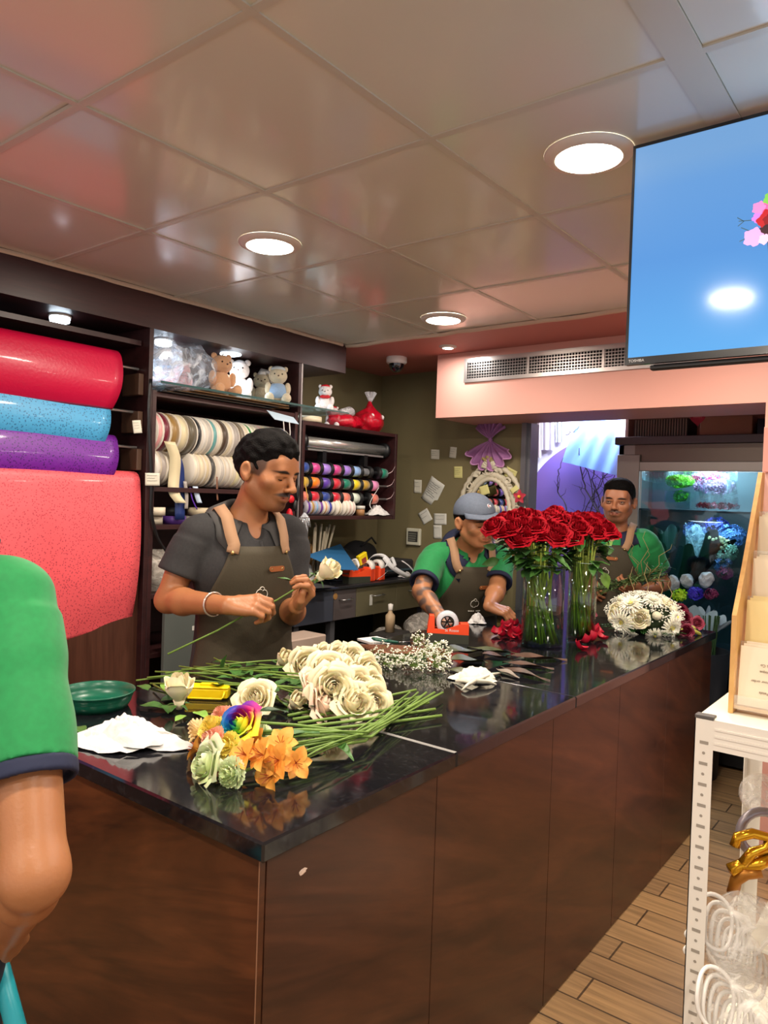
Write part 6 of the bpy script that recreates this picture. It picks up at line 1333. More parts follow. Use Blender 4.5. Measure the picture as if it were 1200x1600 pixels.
for k, nm in enumerate(low):
    w = [.030, .034, .028, .036][k % 4]*.95
    if k == 4: y += .075       # the gap where the wide ribbons hang down
    if k == 8: y += .02
    y += w*.5+.0012
    if y+w/2 > 2.668: break
    reel(nm+' ribbon reel in the lower reel row, '+('left of the hanging ribbons' if k < 4 else 'just right of the hanging ribbons' if k < 8 else 'in the dense run toward the man' if k < 14 else 'in the run behind the man'), y, 1.585, .080, w, [CBW, CB][k % 2], rm(nm, lc[nm]), -2.76, 'lower row of ribbon reels', .14, .985); y += w*.5
MB_ = MB().tube([(-2.755, 1.86, 1.735), (-2.755, 2.67, 1.735)], .010, 10).build('reel_rod', mat('steel_rod'), ua); MB().tube([(-2.76, 1.86, 1.585), (-2.76, 2.67, 1.585)], .010, 10).build('reel_rod', mat('steel_rod'), ua)
def hang(label, pts, w, m, side=(.25, 1, 0), nm='hanging_ribbon', grp='ribbons hanging from the reels'):
    P3 = [Vector(p) for p in pts]; sm = []
    for i in range(len(P3)-1):
        for k in range(5): sm.append(P3[i].lerp(P3[i+1], k/5))
    sm.append(P3[-1])
    for _ in range(4): sm = [sm[0]]+[(sm[i-1]+sm[i]*2+sm[i+1])/4 for i in range(1, len(sm)-1)]+[sm[-1]]
    return tag(MB().ribbon(sm, side, w).build(nm, m, None, True, thick=.0008, loc=P3[0]), label, 'ribbon', grp)
xr = -2.665
hang('wide cream ribbon hanging in a curve below the upper reels', [P(265, 690, x=xr), P(275, 715, x=xr), P(272, 745, x=xr-.01), P(270, 770, x=xr), P(283, 786, x=xr+.01)], .050, rm('wide cream', 0))
hang('wide navy ribbon hanging past the lower reels to the shelf below', [P(268, 700, x=xr-.02), P(280, 725, x=xr-.01), P(281, 760, x=xr-.015), P(281, 812, x=xr-.01)], .045, mat('navy_ribbon', (36, 54, 110), .35))
hang('silver ribbon hanging under the lower reels', [P(289, 752, x=xr), P(292, 775, x=xr), P(291, 795, x=xr)], .016, rm('silver grey', 0))
hang('pale blue ribbon end hanging beside the silver one', [P(305, 760, x=xr), P(308, 775, x=xr), P(312, 786, x=xr)], .024, mat('pale_blue_ribbon', (196, 214, 234), .35))
hang('thin purple ribbon dangling next to the silver one', [P(297, 762, x=xr), P(300, 780, x=xr), P(308, 796, x=xr)], .006, mat('purple_ribbon', (90, 50, 160), .35))
hang('thin brown ribbon hanging near the shirt collar', [P(339, 745, x=xr), P(339, 768, x=xr), P(340, 782, x=xr)], .008, mat('brown_ribbon', (130, 90, 70), .4))
hang('long black ribbon tied down the front of the shelf divider', [P(236, 592, x=-2.64), P(232, 640, x=-2.638), P(235, 700, x=-2.638), P(238, 760, x=-2.636), P(235, 800, x=-2.638), P(245, 840, x=-2.636), P(260, 862, x=-2.63)], .014, mat('black_ribbon', (20, 20, 22), .3))
# flat rolled ribbons on the third and fourth boards
rs = random.Random(9); cols3 = [(206, 198, 178), (84, 50, 130), (226, 218, 200), (40, 120, 60), (230, 224, 214), (200, 30, 60), (226, 214, 190), (30, 30, 36), (196, 180, 150), (214, 40, 80), (224, 220, 210), (120, 60, 150)]
nm3 = ['ecru', 'purple', 'cream', 'green', 'white', 'crimson', 'butter', 'black', 'tan', 'pink red', 'off white', 'violet']
for k in range(12):
    y = 1.90+(k % 6)*.125; z = 1.341+(k//6)*.038; R_ = .052; t = thing('flat_ribbon_coil', nm3[k]+' coil of ribbon lying flat, '+('lower' if k < 6 else 'upper')+' layer on the third board', 'ribbon coil', (-2.74, y, z), 'ribbon coils lying on the third board')
    MB().lathe([(.02, .0), (R_, .0), (R_, .034), (.02, .034), (.02, 0)], (-2.735+rs.uniform(-.02, .02), y, z), n=26).build('coil', mat('coil_%d' % k, cols3[k], .5), t, True)
# plastic bags on the lower boards
wrapbag('crumpled clear plastic bag on the lowest visible board left of the man', (-2.74, 1.93, 1.145), (.10, .09, .09), 7., film('bag_film', (214, 206, 196), .4, .9, 22), name='plastic_bag')
t = thing('grey_box_file', 'grey file board with a strip of white tape low behind the man', 'file', (-2.60, 1.98, 0)); MB().box((-2.62, 1.89, .0), (-2.60, 2.12, .98), bev=.002).build('board', mat('grey_board', (86, 92, 88), .6), t); MB().box((-2.5995, 2.03, .885), (-2.5985, 2.09, .905), Matrix.Identity(4)).build('tape_strip', mat('tape_white', (206, 204, 196), .5), t); MB().box((-2.60, 2.11, .0), (-2.595, 2.14, .98)).build('yellow_edge', mat('yellow_edge', (190, 176, 40), .5), t)
# note cards
def note(label, c, w, h, nrm, rot=0, m=None, writing=3, cat='note', grp='notes on the wall', inks=None, bend=.0, nm='paper_note', T=None):
    n = Vector(nrm).normalized(); B = basis(n, (0, 0, 1), c); B = B@Matrix.Rotation(rot, 4, 'Z'); m = m or mat('note_paper', (216, 212, 196), .8)
    t = thing(nm, label, cat, c, grp); g = MB(); g.grid(lambda u, v: B@V((u-.5)*w, (v-.5)*h, .002+bend*(v**2)+bend*.4*math.sin(u*5)), 6, 6); g.build('sheet', m, t, True, thick=.0006)
    if writing:
        ink = mat('ink_dark'); rs = random.Random(int(c[0]*1000)+int(c[2]*777)); k = MB()
        for i in range(writing):
            v_ = .80-.62*i/max(1, writing); pts = []; n_ = 14; l = rs.uniform(.5, .8)
            for j in range(n_): u_ = .12+l*j/n_; pts.append(B@V((u_-.5)*w, (v_-.5)*h+h*.022*rs.uniform(-1, 1), .0034+bend*(v_**2)+bend*.4*math.sin(u_*5)))
            k.tube(pts, min(w, h)*.010, 4)
        k.build('handwriting', ink, t)
    return t
note('small note taped on the divider above the pink paper, beside the purple roll', P(214, 667, x=-2.645), .035, .052, (1, -.3, .1), .15, grp=None, bend=.004)
note('handwritten price card in front of the lower ribbon reels', P(238, 749, x=-2.63), .060, .052, (1, -.3, 0), .02, grp=None, writing=3)
# ---------------------------------------------------------------- curling ribbon spools
cols = {'blue': (24, 66, 150), 'magenta': (206, 60, 140), 'lavender': (158, 120, 214), 'light blue': (140, 176, 226), 'grey': (110, 112, 116), 'green': (12, 122, 96), 'gold': (206, 166, 52), 'orange': (246, 130, 24), 'purple': (88, 50, 160), 'red': (206, 24, 48), 'yellow': (236, 206, 24), 'old gold': (190, 150, 50), 'pink': (232, 140, 190), 'salmon': (232, 130, 110), 'white': (216, 226, 208), 'dark blue': (30, 60, 140)}
rows = [['blue', 'magenta', 'lavender', 'magenta', 'lavender', 'light blue', 'grey', None, 'green'], ['gold', 'orange', 'purple', 'red', 'green', 'yellow', 'old gold', 'pink'], ['salmon', 'red', 'dark blue', 'red', 'salmon', 'white', None, 'salmon']]
zr = [1.628, 1.553, 1.477]; BP = mat('black_plastic')
rn = ['top', 'middle', 'bottom']; sfx = {0: ', left of its twin', 1: ', right of its twin'}
for r_, (row, z) in enumerate(zip(rows, zr)):
    seen = {}
    for k, nm in enumerate(row):
        y = 2.775+k*.084; w = .072; x = -2.70
        last = (k == len(row)-1)
        if nm is None:
            t = thing('empty_spool', 'empty black spool in the '+rn[r_]+' row of curling ribbon', 'spool', (x, y, z), 'curling ribbon spools'); MB().lathe([(.012, -w/2), (.012, w/2)], (x, y, z), 'y', 20).build('core', BP, t, True)
        else:
            q = seen.get(nm, 0); seen[nm] = q+1; dup = row.count(nm) > 1
            t = thing('ribbon_spool', nm+' curling ribbon spool in the '+rn[r_]+' spool row'+(sfx[q] if dup and q < 2 else ''), 'spool', (x, y, z), 'curling ribbon spools')
            R_ = .029 if not (r_ == 0 and nm == 'grey') else .022
            MB().lathe([(.012, -w/2+.004), (R_, -w/2+.004), (R_+.001, 0), (R_, w/2-.006), (.012, w/2-.006)], (x, y, z), 'y', 28).build('wound_ribbon', mat('curl_'+nm.replace(' ', '_'), cols[nm], .25, sheen=.2, bump=.3, bscale=200, stretch=(1, 6, 1), coat=.3), t, True)
        for s_ in (-1, 1):
            if last and s_ == 1 and nm: continue
            yy = y+s_*w/2; MB().lathe([(0, -.002), (.037, -.002), (.038, 0), (.037, .002), (0, .002)], (x, yy, z), 'y', 28).build('flange', BP, t, True)
    MB().tube([(-2.70, 2.745, z), (-2.70, 3.51, z)], .006, 8).build('spool_rod', mat('steel_rod'), ub)
for z in zr: 
    a = V(-2.68, 3.475, z); hang('pale curling ribbon end trailing at the right of the spool row at height '+{0: 'top', 1: 'middle', 2: 'bottom'}[zr.index(z)], [a, a+V(.03, .01, .01), a+V(.035, .03, .045)], .004, mat('pale_pink_ribbon', (220, 190, 190), .4), (0, .3, 1), 'ribbon_end')
hang('long white curling ribbon trailing from the pink spool', [P(592, 762, x=-2.66), P(580, 780, x=-2.65), P(577, 790, x=-2.65), P(583, 798, x=-2.65), P(572, 804, x=-2.65)], .006, mat('white_string'), (0, 1, .2), 'ribbon_end')
hang('yellow ribbon end hanging from the gold spool', [P(475, 745, x=-2.655), P(478, 762, x=-2.65), P(482, 785, x=-2.65)], .005, mat('curl_gold'), (0, 1, .1), 'ribbon_end')
t = thing('foil_roll', 'long silver foil roll with black end holders on top of the spools', 'foil roll', (-2.76, 3.1, 1.74))
MB().lathe([(.012, 2.80), (.030, 2.80), (.030, 3.47), (.012, 3.47)], (-2.72, 0, 1.765), 'y', 28).build('foil', mat('silver_foil', (190, 188, 184), .25, .75), t, True)
MB().box((-2.76, 2.82, 1.722), (-2.70, 3.46, 1.732)).build('cutter_bar', mat('silver_foil'), t)
for y in (2.785, 3.485): MB().lathe([(0, y-.014), (.044, y-.014), (.046, y), (.044, y+.014), (0, y+.014)], (-2.72, 0, 1.765), 'y', 26).build('end_holder', BP, t, True)
for y in (2.95, 3.3): MB().box((-2.74, y-.015, 1.66), (-2.70, y+.015, 1.725)).build('bracket', BP, t)
MB().lathe([(0, 2.7695), (.012, 2.7695), (.012, 2.772)], (-2.715, 0, 1.765), 'y', 16).build('red_knob', mat('red_satin'), t, True)
# reels and rolls below the spools
for k, (y, c, nm, cc) in enumerate([(2.80, 0, 'purple', (98, 46, 150)), (2.83, 0, 'gold', (176, 140, 70)), (2.86, 0, 'sky', (140, 180, 214)), (2.895, 0, 'violet', (110, 50, 150)), (2.93, 1, 'peach', (220, 170, 130)), (2.965, 0, 'royal blue', (40, 50, 160)), (3.0, 1, 'clear', (200, 196, 184)), (3.035, 1, 'ivory', (222, 210, 184)), (3.09, 1, 'cream edged', (226, 214, 196)), (3.12, 1, 'blush', (230, 200, 190)), (3.15, 1, 'shell pink', (232, 204, 196))]):
    reel(nm+' narrow ribbon reel standing under the curling ribbon spools', y, 1.382+.042, .042 if k < 7 else .048, .026, [mat('clear_reel', (170, 164, 176), .2), CBW][c], mat('nr_%d' % k, cc, .4), -2.70, 'small reels under the spools', .1, .93)
tag(MB().lathe([(0, 0), (.026, 0), (.026, .036), (0, .036)], (-2.69, 3.25, 1.381), n=22).build('brown_tape_roll', mat('kraft_tape', (160, 116, 76), .5), None, True, loc=(-2.69, 3.25, 1.381)), 'small brown tape roll under a white one on the spool unit board', 'tape roll')
tag(MB().lathe([(0, 0), (.028, 0), (.028, .018), (0, .018)], (-2.69, 3.25, 1.418), n=22).build('white_tape_roll', mat('tape_white'), None, True, loc=(-2.69, 3.25, 1.418)), 'white tape roll stacked on the brown one', 'tape roll')
crumple('crumpled_tissue', 'white tissue sheet draped over the right end of the spool unit board', -2.70, 3.42, .06, .10, .05, TIS, 4., .1, 1.381)
# ---------------------------------------------------------------- workbench behind the counter
WB = mat('bluegrey_laminate', (66, 70, 82), .35); OL = mat('olive_laminate', (98, 92, 70), .4)
wb = thing('workbench', 'cluttered back workbench with blue grey and olive drawers', 'workbench', (-2.85, 3.0, 0))
MB().box((-3.09, 2.70, .985), (-2.62, 3.92, 1.0), bev=.002).build('bench_top', mat('dark_bench_top', (38, 38, 42), .35), wb)
for (a, b, m, hx) in [(2.70, 2.99, WB, 0), (2.994, 3.18, mat('grey_brown_laminate', (84, 76, 76), .35), 1), (3.184, 3.55, OL, 1), (3.554, 3.9, OL, 1)]:
    d = MB().box((-2.66, a, .815), (-2.64, b, .983), bev=.002).build('drawer', m, wb)
    if hx: y = (a+b)/2; MB().tube([(-2.64, y-.05, .925), (-2.615, y-.045, .925), (-2.615, y+.045, .925), (-2.64, y+.05, .925)], .004, 8).build('drawer_handle', mat('steel_rod'), d, True)
for y in (2.72, 3.0, 3.86): MB().box((-2.70, y, 0), (-2.665, y+.035, .815)).build('bench_leg', mat('grey_metal_frame'), wb)
MB().box((-3.09, 2.70, .1), (-2.7, 3.9, .12)).build('lower_shelf', mat('black_shelf', (22, 22, 26), .5), wb)
MB().box((-3.095, 2.70, .12), (-3.085, 3.9, .81)).build('bench_back', mat('black_shelf'), wb)
w_ = P(372, 0, x=-2.6) if False else None
MB().lathe([(0, 0), (.018, 0), (.016, .002), (0, .003)], n=20, T=basis((1, 0, 0), (0, 0, 1), P(524, 932, x=-2.639))).build('round_sticker', mat('sticker_tan', (150, 110, 60), .6), wb)
MB().box((-2.6395, 3.30, .87), (-2.6385, 3.325, .93), Matrix.Identity(4)).build('white_sticker', mat('tape_white'), wb)
ZB = 1.0
def at_b(px, py, dz=0, x=None):
    return P(px, py, z=ZB+dz)
# blue paper sheet
a, b, c_, d_ = P(532, 852, x=-2.86), P(560, 890, x=-2.62), P(520, 886, x=-2.60), P(475, 872, x=-2.66)
g = MB(); g.add([P(478, 868, x=-2.72), P(532, 850, x=-2.90), P(560, 891, x=-2.58), P(530, 890, x=-2.585)], [(0, 3, 2, 1)]); tag(g.build('blue_paper', mat('blue_card', (38, 98, 146), .6), None, False, thick=.0015, loc=P(520, 880, x=-2.65)), 'stiff blue paper sheet sticking out over the workbench', 'paper')
for k, (y, z, m, lab, ang, L_) in enumerate([(2.60, 1.004, (30, 30, 36), 'black card sheet lowest in the stack beside the man', .1, .3), (2.66, 1.010, (40, 46, 66), 'navy card sheet in the stack beside the man', -.1, .3), (2.58, 1.016, (196, 26, 60), 'crimson card sheet over the navy one', .25, .24), (2.62, 1.022, (60, 62, 66), 'grey card sheet on the stack beside the man', -.2, .3), (2.64, 1.028, (226, 224, 218), 'white card sheet on top of the stack beside the man', .3, .22)]):
    T = Matrix.Translation((-2.72, y, z))@Matrix.Rotation(ang, 4, 'Z'); tag(MB().box((-.13, -.12, 0), (L_-.13, .26, .003), T).build('card_sheet', mat('card_%d' % k, m, .5), None, False, loc=(-2.72, y, z)), lab, 'card sheet', 'card stack on the workbench')
crumple('crumpled_tissue', 'white crumpled paper in front of the dried stems on the workbench', -2.80, 2.93, .06, .08, .11, mat('paper_white'), 3., .4, ZB+.02, 2)
crumple('crumpled_tissue', 'white crumpled paper low beside the man', -2.76, 2.72, .05, .09, .06, mat('paper_white'), 6., .4, ZB+.035, 2)
# dried brown stems and white sticks standing upright in holders
RY = P(468, 850, x=-2.84).y
st = thing('dried_stem_bunch', 'bunch of dried brown reed stems standing on the workbench', 'dried stems', (-2.84, RY, ZB)); g = MB(); rs = random.Random(6)
for k in range(70): a = V(-2.84+rs.uniform(-.04, .04), RY+rs.uniform(-.07, .07), ZB+.01); g.tube([a, a+V(rs.uniform(-.04, .04), rs.uniform(-.07, .07), rs.uniform(.16, .26))], .0028, 5)
o = g.build('reeds', mat('reed_brown', (150, 112, 66), .8, var=.3, vscale=60), st); o['kind'] = 'stuff'
MB().lathe([(0, 0), (.06, 0), (.065, .10), (.062, .10), (.058, .004), (0, .004)], (-2.84, RY, ZB), n=24).build('holder', mat('dark_weighted_base', (52, 54, 44), .6), st, True)
for k in range(11):
    a = V(-2.84+rs.uniform(-.02, .02), P(498, 850, x=-2.80).y-.05+k*.013, ZB+.005); b = a+V(rs.uniform(-.02, .03), (k-3)*.011, .30+rs.uniform(-.02, .03)); tag(MB().tube([a, b], .0065, 8).build('flower_stick', mat('pale_stick', (216, 204, 178), .7), None, True, loc=a), 'pale flower support stick, number by position '.replace(', number by position ', ' ')+['at the left end', 'second from the left end', 'third from the left end', 'fourth from the left end', 'left of the middle', 'in the middle', 'right of the middle', 'fourth from the right end', 'third from the right end', 'second from the right end', 'at the right end beside the spray can'][k]+' of the bunch', 'stick', 'white sticks standing on the workbench')
# red pincushion cloth, black tools
t = thing('hanging_scissors', 'red and black handled tools hanging on the divider beside the man', 'tools', P(458, 800, x=-2.62)); 
for (px, py, c, m) in [(452, 808, (.02, .016, .045), 'red_satin'), (455, 780, (.012, .02, .02), 'red_satin'), (461, 790, (.012, .014, .03), 'black_plastic'), (465, 770, (.008, .010, .045), 'black_plastic')]: MB().ell(P(px, py, x=-2.63), c, 12).build('tool_handle', mat(m), t, True)
t = thing('metal_clip_bag', 'clear bag of shiny metal clips hanging beside the white sticks', 'bag', P(475, 820, x=-2.60)); S = SDF().ell(P(475, 818, x=-2.62), (.02, .035, .055)).noise(.006, 60, 2); S.build('bag', film('clip_film', (220, 224, 232), .5, 1, 40, .1), t, .005, 0)
for k in range(5): a = P(470+k*3, 808, x=-2.60); MB().tube([a, a+V(.005, (k-2)*.006, -.05)], .004, 6).build('clip', mat('steel_blade'), t, True)
# spray can
a = P(532, 868, x=-2.86); a.z = ZB; t = thing('spray_can', 'green aerosol spray can with white nozzle on the workbench', 'spray can', a); MB().lathe([(0, 0), (.026, 0), (.027, .004), (.027, .115), (.018, .128), (.012, .13)], a, n=28).build('can', mat('teal_can', (46, 116, 92), .3, .4), t, True); MB().lathe([(.012, .13), (.010, .148), (.006, .155), (0, .155)], a, n=16).build('nozzle', wp, t, True)
# twine ball
a = P(557, 868, x=-2.80); tw = thing('twine_roll', 'ball of grey white twine on the workbench beside the spray can', 'twine', (a.x, a.y, ZB+.03)); MB().ell((a.x, a.y, ZB+.075), (.05, .055, .045), 20, jit=.25).build('wound_twine', mat('twine', (186, 182, 172), .9, bump=1, bscale=120, stretch=(1, 1, 6)), tw, True)
# yellow packet
a = P(566, 873, x=-2.70); t = thing('yellow_packet', 'yellow printed packet standing between twine and tape dispensers', 'packet', a); T = Matrix.Translation(a)@Matrix.Rotation(.35, 4, 'X'); MB().box((-.012, -.038, -.03), (.012, .038, .03), T, bev=.004).build('packet', mat('packet_yellow', (232, 206, 30), .4), t); MB().box((.0121, -.02, -.024), (.0128, .02, .006), T).build('printed_panel', mat('packet_print', (150, 60, 50), .5), t)
# orange dispensers on the bench
orange = 'orange tape dispensers on the workbench'
dispenser('long orange tape dispenser lying left on the workbench edge', V(-2.69, P(556, 903, x=-2.69).y, ZB), math.radians(82), .95, False, False, ZB, orange)
om = mat('orange_red_plastic')
for k, (px, lab) in enumerate([(577, 'middle upright orange tape holder with a white roll on the workbench'), (592, 'right upright orange tape holder beside the ribbons on the workbench')]):
    a = V(-2.68, P(px, 905, x=-2.68).y, ZB); t = thing('tape_dispenser', lab, 'tape dispenser', a, orange); MB().box((a.x-.035, a.y-.028, ZB+.001), (a.x+.025, a.y+.028, ZB+.085), bev=.006).build('housing', om, t); MB().box((a.x+.0252, a.y-.012, ZB+.01), (a.x+.0262, a.y+.012, ZB+.075)).build('front_rib', mat('orange_dark', (200, 60, 34), .4), t)
    MB().lathe([(.022, a.y-.018), (.038, a.y-.018), (.038, a.y+.018), (.022, a.y+.018)], (a.x-.01, 0, ZB+.085), 'y', 26).build('tape_roll', wp, t, True)
# white ribbons tumbling over the bench
def tumble(label, pts, w, m, sd=(0.3, .6, .7)): return hang(label, pts, w, m, sd, 'white_ribbon', 'white ribbons tumbling over the workbench')
wr_ = mat('satin_white', (232, 232, 234), .35)
tumble('broad white ribbon arching over the dispensers', [P(570, 885, x=-2.72), P(580, 868, x=-2.72), P(598, 866, x=-2.70), P(612, 880, x=-2.66), P(600, 888, x=-2.66), P(612, 868, x=-2.66), P(618, 885, x=-2.63)], .022, wr_)
tumble('white ribbon running down to the drawer edge', [P(600, 870, x=-2.68), P(612, 886, x=-2.64), P(628, 896, x=-2.62), P(640, 902, x=-2.62)], .030, wr_)
tumble('narrow white ribbon at the right end of the bench pile', [P(628, 876, x=-2.66), P(640, 884, x=-2.63), P(650, 898, x=-2.62), P(648, 903, x=-2.62)], .012, wr_, (0, 1, .2))
tumble('short white ribbon curls left of the dispensers', [P(545, 880, x=-2.70), P(556, 872, x=-2.70), P(562, 886, x=-2.68), P(553, 892, x=-2.66)], .016, wr_)
crumple('crumpled_tissue', 'white lace scrap heap on the right of the workbench', -2.68, 3.70, .03, .06, .03, mat('white_tissue'), 9., 0, ZB+.002, 2)
tumble('white ribbon scrap left of the man in the cap', [P(605, 893, x=-2.64), P(598, 900, x=-2.63), P(590, 905, x=-2.62)], .014, wr_)
# black portfolios and bag
for k, (y0, y1, zz, c, lab) in enumerate([(3.05, 3.5, 0, (24, 26, 34), 'black portfolio lowest on the workbench'), (3.1, 3.56, .012, (34, 40, 52), 'navy folder over the black portfolio'), (3.25, 3.75, .024, (28, 30, 34), 'black folder under the ribbons'), (3.45, 3.85, .036, (56, 76, 86), 'blue grey folder at the right of the bench')]):
    tag(MB().box((-3.05, y0, ZB+zz), (-2.72, y1, ZB+zz+.010), bev=.002).build('folder', mat('folder_%d' % k, c, .45), None, False, loc=(-2.9, y0, ZB+zz)), lab, 'folder', 'dark folders on the workbench')
S = SDF().ell((-2.93, 3.32, ZB+.11), (.10, .16, .075), None, .03).ell((-2.93, 3.55, ZB+.13), (.09, .13, .09), None, .04).noise(.008, 20, 3); S.half((0, 0, ZB+.05), (0, 0, -1)); t = thing('black_bag', 'slouched black cloth bag at the back of the workbench', 'bag', (-2.93, 3.4, ZB+.05)); S.build('bag_body', mat('black_cloth', (26, 27, 32), .8), t, .008); MB().tube([(-2.86, 3.48, ZB+.19), (-2.84, 3.55, ZB+.24), (-2.86, 3.62, ZB+.2)], .006, 6).build('bag_handle', mat('black_cloth'), t, True)
a = V(-2.82, 3.28, ZB+.075); tag(MB().grid(lambda u, v: a+V(-.02*u, .30*u-.05, .0)+V(-.10*v, .05*v, .11*math.sin(v*1.5)*(1-.4*u)), 10, 6).build('black_sheet', mat('black_sheet', (44, 44, 46), .6), None, True, thick=.002, loc=a), 'curved black sheet leaning on the cloth bag', 'sheet')
tag(MB().box((-3.05, 3.60, ZB+.0), (-2.75, 3.88, ZB+.10), bev=.01).build('black_box', mat('black_box', (44, 44, 48), .5), None, False, loc=(-2.9, 3.75, ZB)), 'black flat box at the right end of the workbench', 'box')
# stuff below the bench seen between the drawers and the counter
wrapbag('clear plastic bag under the workbench, left one', (-2.62, 3.45, .62), (.10, .15, .12), 2., film('bag_film'), name='plastic_bag', grp='bags under the workbench')
wrapbag('clear plastic bag under the workbench, right one', (-2.60, 3.78, .68), (.10, .14, .10), 4., film('bag_film'), name='plastic_bag', grp='bags under the workbench')
tag(MB().box((-2.61, 3.3, 0), (-2.42, 3.88, .50), bev=.01).build('storage_box', mat('dark_box', (40, 36, 34), .7), None, False, loc=(-2.5, 3.6, 0)), 'dark storage box under the workbench carrying plastic bags', 'box')
a = P(609, 985, x=-2.42); t = thing('squeeze_bottle', 'small cream bottle with white cap standing behind the counter edge', 'bottle', (a.x, a.y, .72)); MB().lathe([(0, 0), (.026, 0), (.026, .09), (.012, .105), (.010, .12)], (a.x, a.y, .76), n=20).build('bottle', mat('cream_bottle', (190, 164, 130), .4), t, True); MB().lathe([(.012, .12), (.014, .15), (0, .155)], (a.x, a.y, .76), n=16).build('bottle_cap', wp, t, True)
MB().box((a.x-.10, a.y-.12, .0), (a.x+.06, a.y+.12, .76), bev=.01).build('box_under', mat('dark_box'), t) if False else None
tag(MB().box((a.x-.07, a.y-.10, 0), (a.x+.06, a.y+.12, .759), bev=.01).build('tall_bin', mat('dark_box'), None, False, loc=(a.x, a.y, 0)), 'dark tall bin behind the counter under the cream bottle', 'bin')
tag(MB().box((-2.5, 2.15, .77), (-2.35, 2.62, .83), bev=.005).build('cardboard_tray', mat('pale_card', (170, 150, 136), .7), None, False, loc=(-2.4, 2.4, .77)), 'pale cardboard box lid on the stool behind the white roses', 'box')
t = thing('stool', 'low dark stool behind the counter', 'stool', (-2.42, 2.4, 0)); MB().box((-2.55, 2.1, .74), (-2.3, 2.68, .769), bev=.004).build('seat', mat('dark_box'), t)
for (x, y) in [(-2.54, 2.12), (-2.32, 2.12), (-2.54, 2.65), (-2.32, 2.65)]: MB().box((x, y, 0), (x+.02, y+.02, .74)).build('leg', mat('dark_box'), t)
# ---------------------------------------------------------------- things on the olive back wall
YW = 3.93
def wn(px, py): p = P(px, py, y=YW-.001); return p
nt_ = mat('sticky_yellow', (214, 208, 140), .8)
note('square pale note high on the olive wall, left of its neighbour', wn(680, 710), .065, .060, (0, -1, 0), -.05, bend=.006)
note('narrow tilted pale note high on the olive wall, under the soffit corner', wn(708, 707), .05, .068, (0, -1, 0), -.12, bend=.005)
note('yellow sticky note with writing in the middle of the wall notes', wn(716, 738), .062, .072, (0, -1, 0), .02, nt_, 4, bend=.003)
note('yellow sticky note turned sideways at the upper right of the mirror', wn(798, 740), .075, .060, (0, -1, 0), -.45, nt_, 1, bend=.006)
note('small white note left of the big creased sheet', wn(653, 760), .06, .085, (0, -1, 0), -.02, None, 2, bend=.003)
note('big creased white sheet hanging askew on the olive wall', wn(677, 768), .115, .165, (0, -1, 0), -.55, mat('note_white', (212, 212, 204), .8), 7, bend=.012)
note('white note tilted below the big creased sheet', wn(665, 807), .078, .082, (0, -1, 0), .55, mat('note_white'), 2, bend=.006)
note('wide white note right below the big sheet', wn(688, 811), .095, .070, (0, -1, 0), .02, mat('note_white'), 2, bend=.003)
note('white note lowest on the wall above the thermostat', wn(684, 831), .062, .085, (0, -1, 0), .03, mat('note_white'), 1, bend=.004)
note('yellow note stuck on the left of the mirror frame', P(757, 766, y=YW-.075), .062, .055, (0, -1, 0), .3, nt_, 0, bend=.004)
note('pale slip stuck on the right of the mirror frame', P(804, 765, y=YW-.06), .05, .03, (0, -1, .2), .7, nt_, 0, bend=.004)
note('thin yellow note at the wall edge beside the window frame', P(818, 735, y=YW-.002), .02, .10, (0, -1, 0), 0, nt_, 0)
p = wn(648, 838); t = thing('thermostat', 'white wall thermostat with a dark display panel', 'thermostat', (p.x, YW, p.z)); MB().box((p.x-.055, YW-.022, p.z-.058), (p.x+.055, YW, p.z+.052), bev=.005).build('housing', mat('aged_white', (208, 206, 186), .5), t); MB().box((p.x-.038, YW-.0235, p.z-.035), (p.x+.038, YW-.0215, p.z+.032)).build('display', mat('lcd_dark', (66, 66, 62), .3), t)
for k in range(4): MB().box((p.x-.032, YW-.0242, p.z-.028+.014*k), (p.x+.02+.003*k, YW-.0236, p.z-.022+.014*k)).build('display_line', mat('lcd_text', (130, 130, 120), .5), t)
# purple tulle bow
c = wn(770, 688); t = thing('tulle_bow', 'purple tulle bow fanned out on the olive wall above the mirror', 'bow', (c.x, YW-.03, c.z)); TU = mat('tulle', (168, 112, 168), .7, alpha=.85)
for (a0, a1, R_, nm) in [(.55, 2.5, .125, 'upper_fan'), (3.45, 6.0, .155, 'lower_fan')]:
    def F(u, v, a0=a0, a1=a1, R_=R_):
        a = a0+(a1-a0)*u; r = R_*v*(1+.08*math.sin(u*37)*v); fz = .014*math.sin(u*40)*v+.012*v; return (c.x+r*math.cos(a), YW-.028-fz-.02*math.sin(v*3), c.z+r*math.sin(a)-(.0 if R_ < .14 else .02*v))
    MB().grid(F, 80, 10).build(nm, TU, t, True)
MB().ell((c.x, YW-.03, c.z), (.014, .014, .018), 12).build('knot', TU, t, True)
g = MB(); g.tube([(c.x+.155*(1+.08*math.sin(u*37))*math.cos(3.45+2.55*u), YW-.045-.014*math.sin(u*40), c.z-.02+.155*(1+.08*math.sin(u*37))*math.sin(3.45+2.55*u)) for u in [i/90 for i in range(91)]], .005, 5); g.build('ruffled_edge', mat('tulle_edge', (196, 142, 190), .7), t, True)
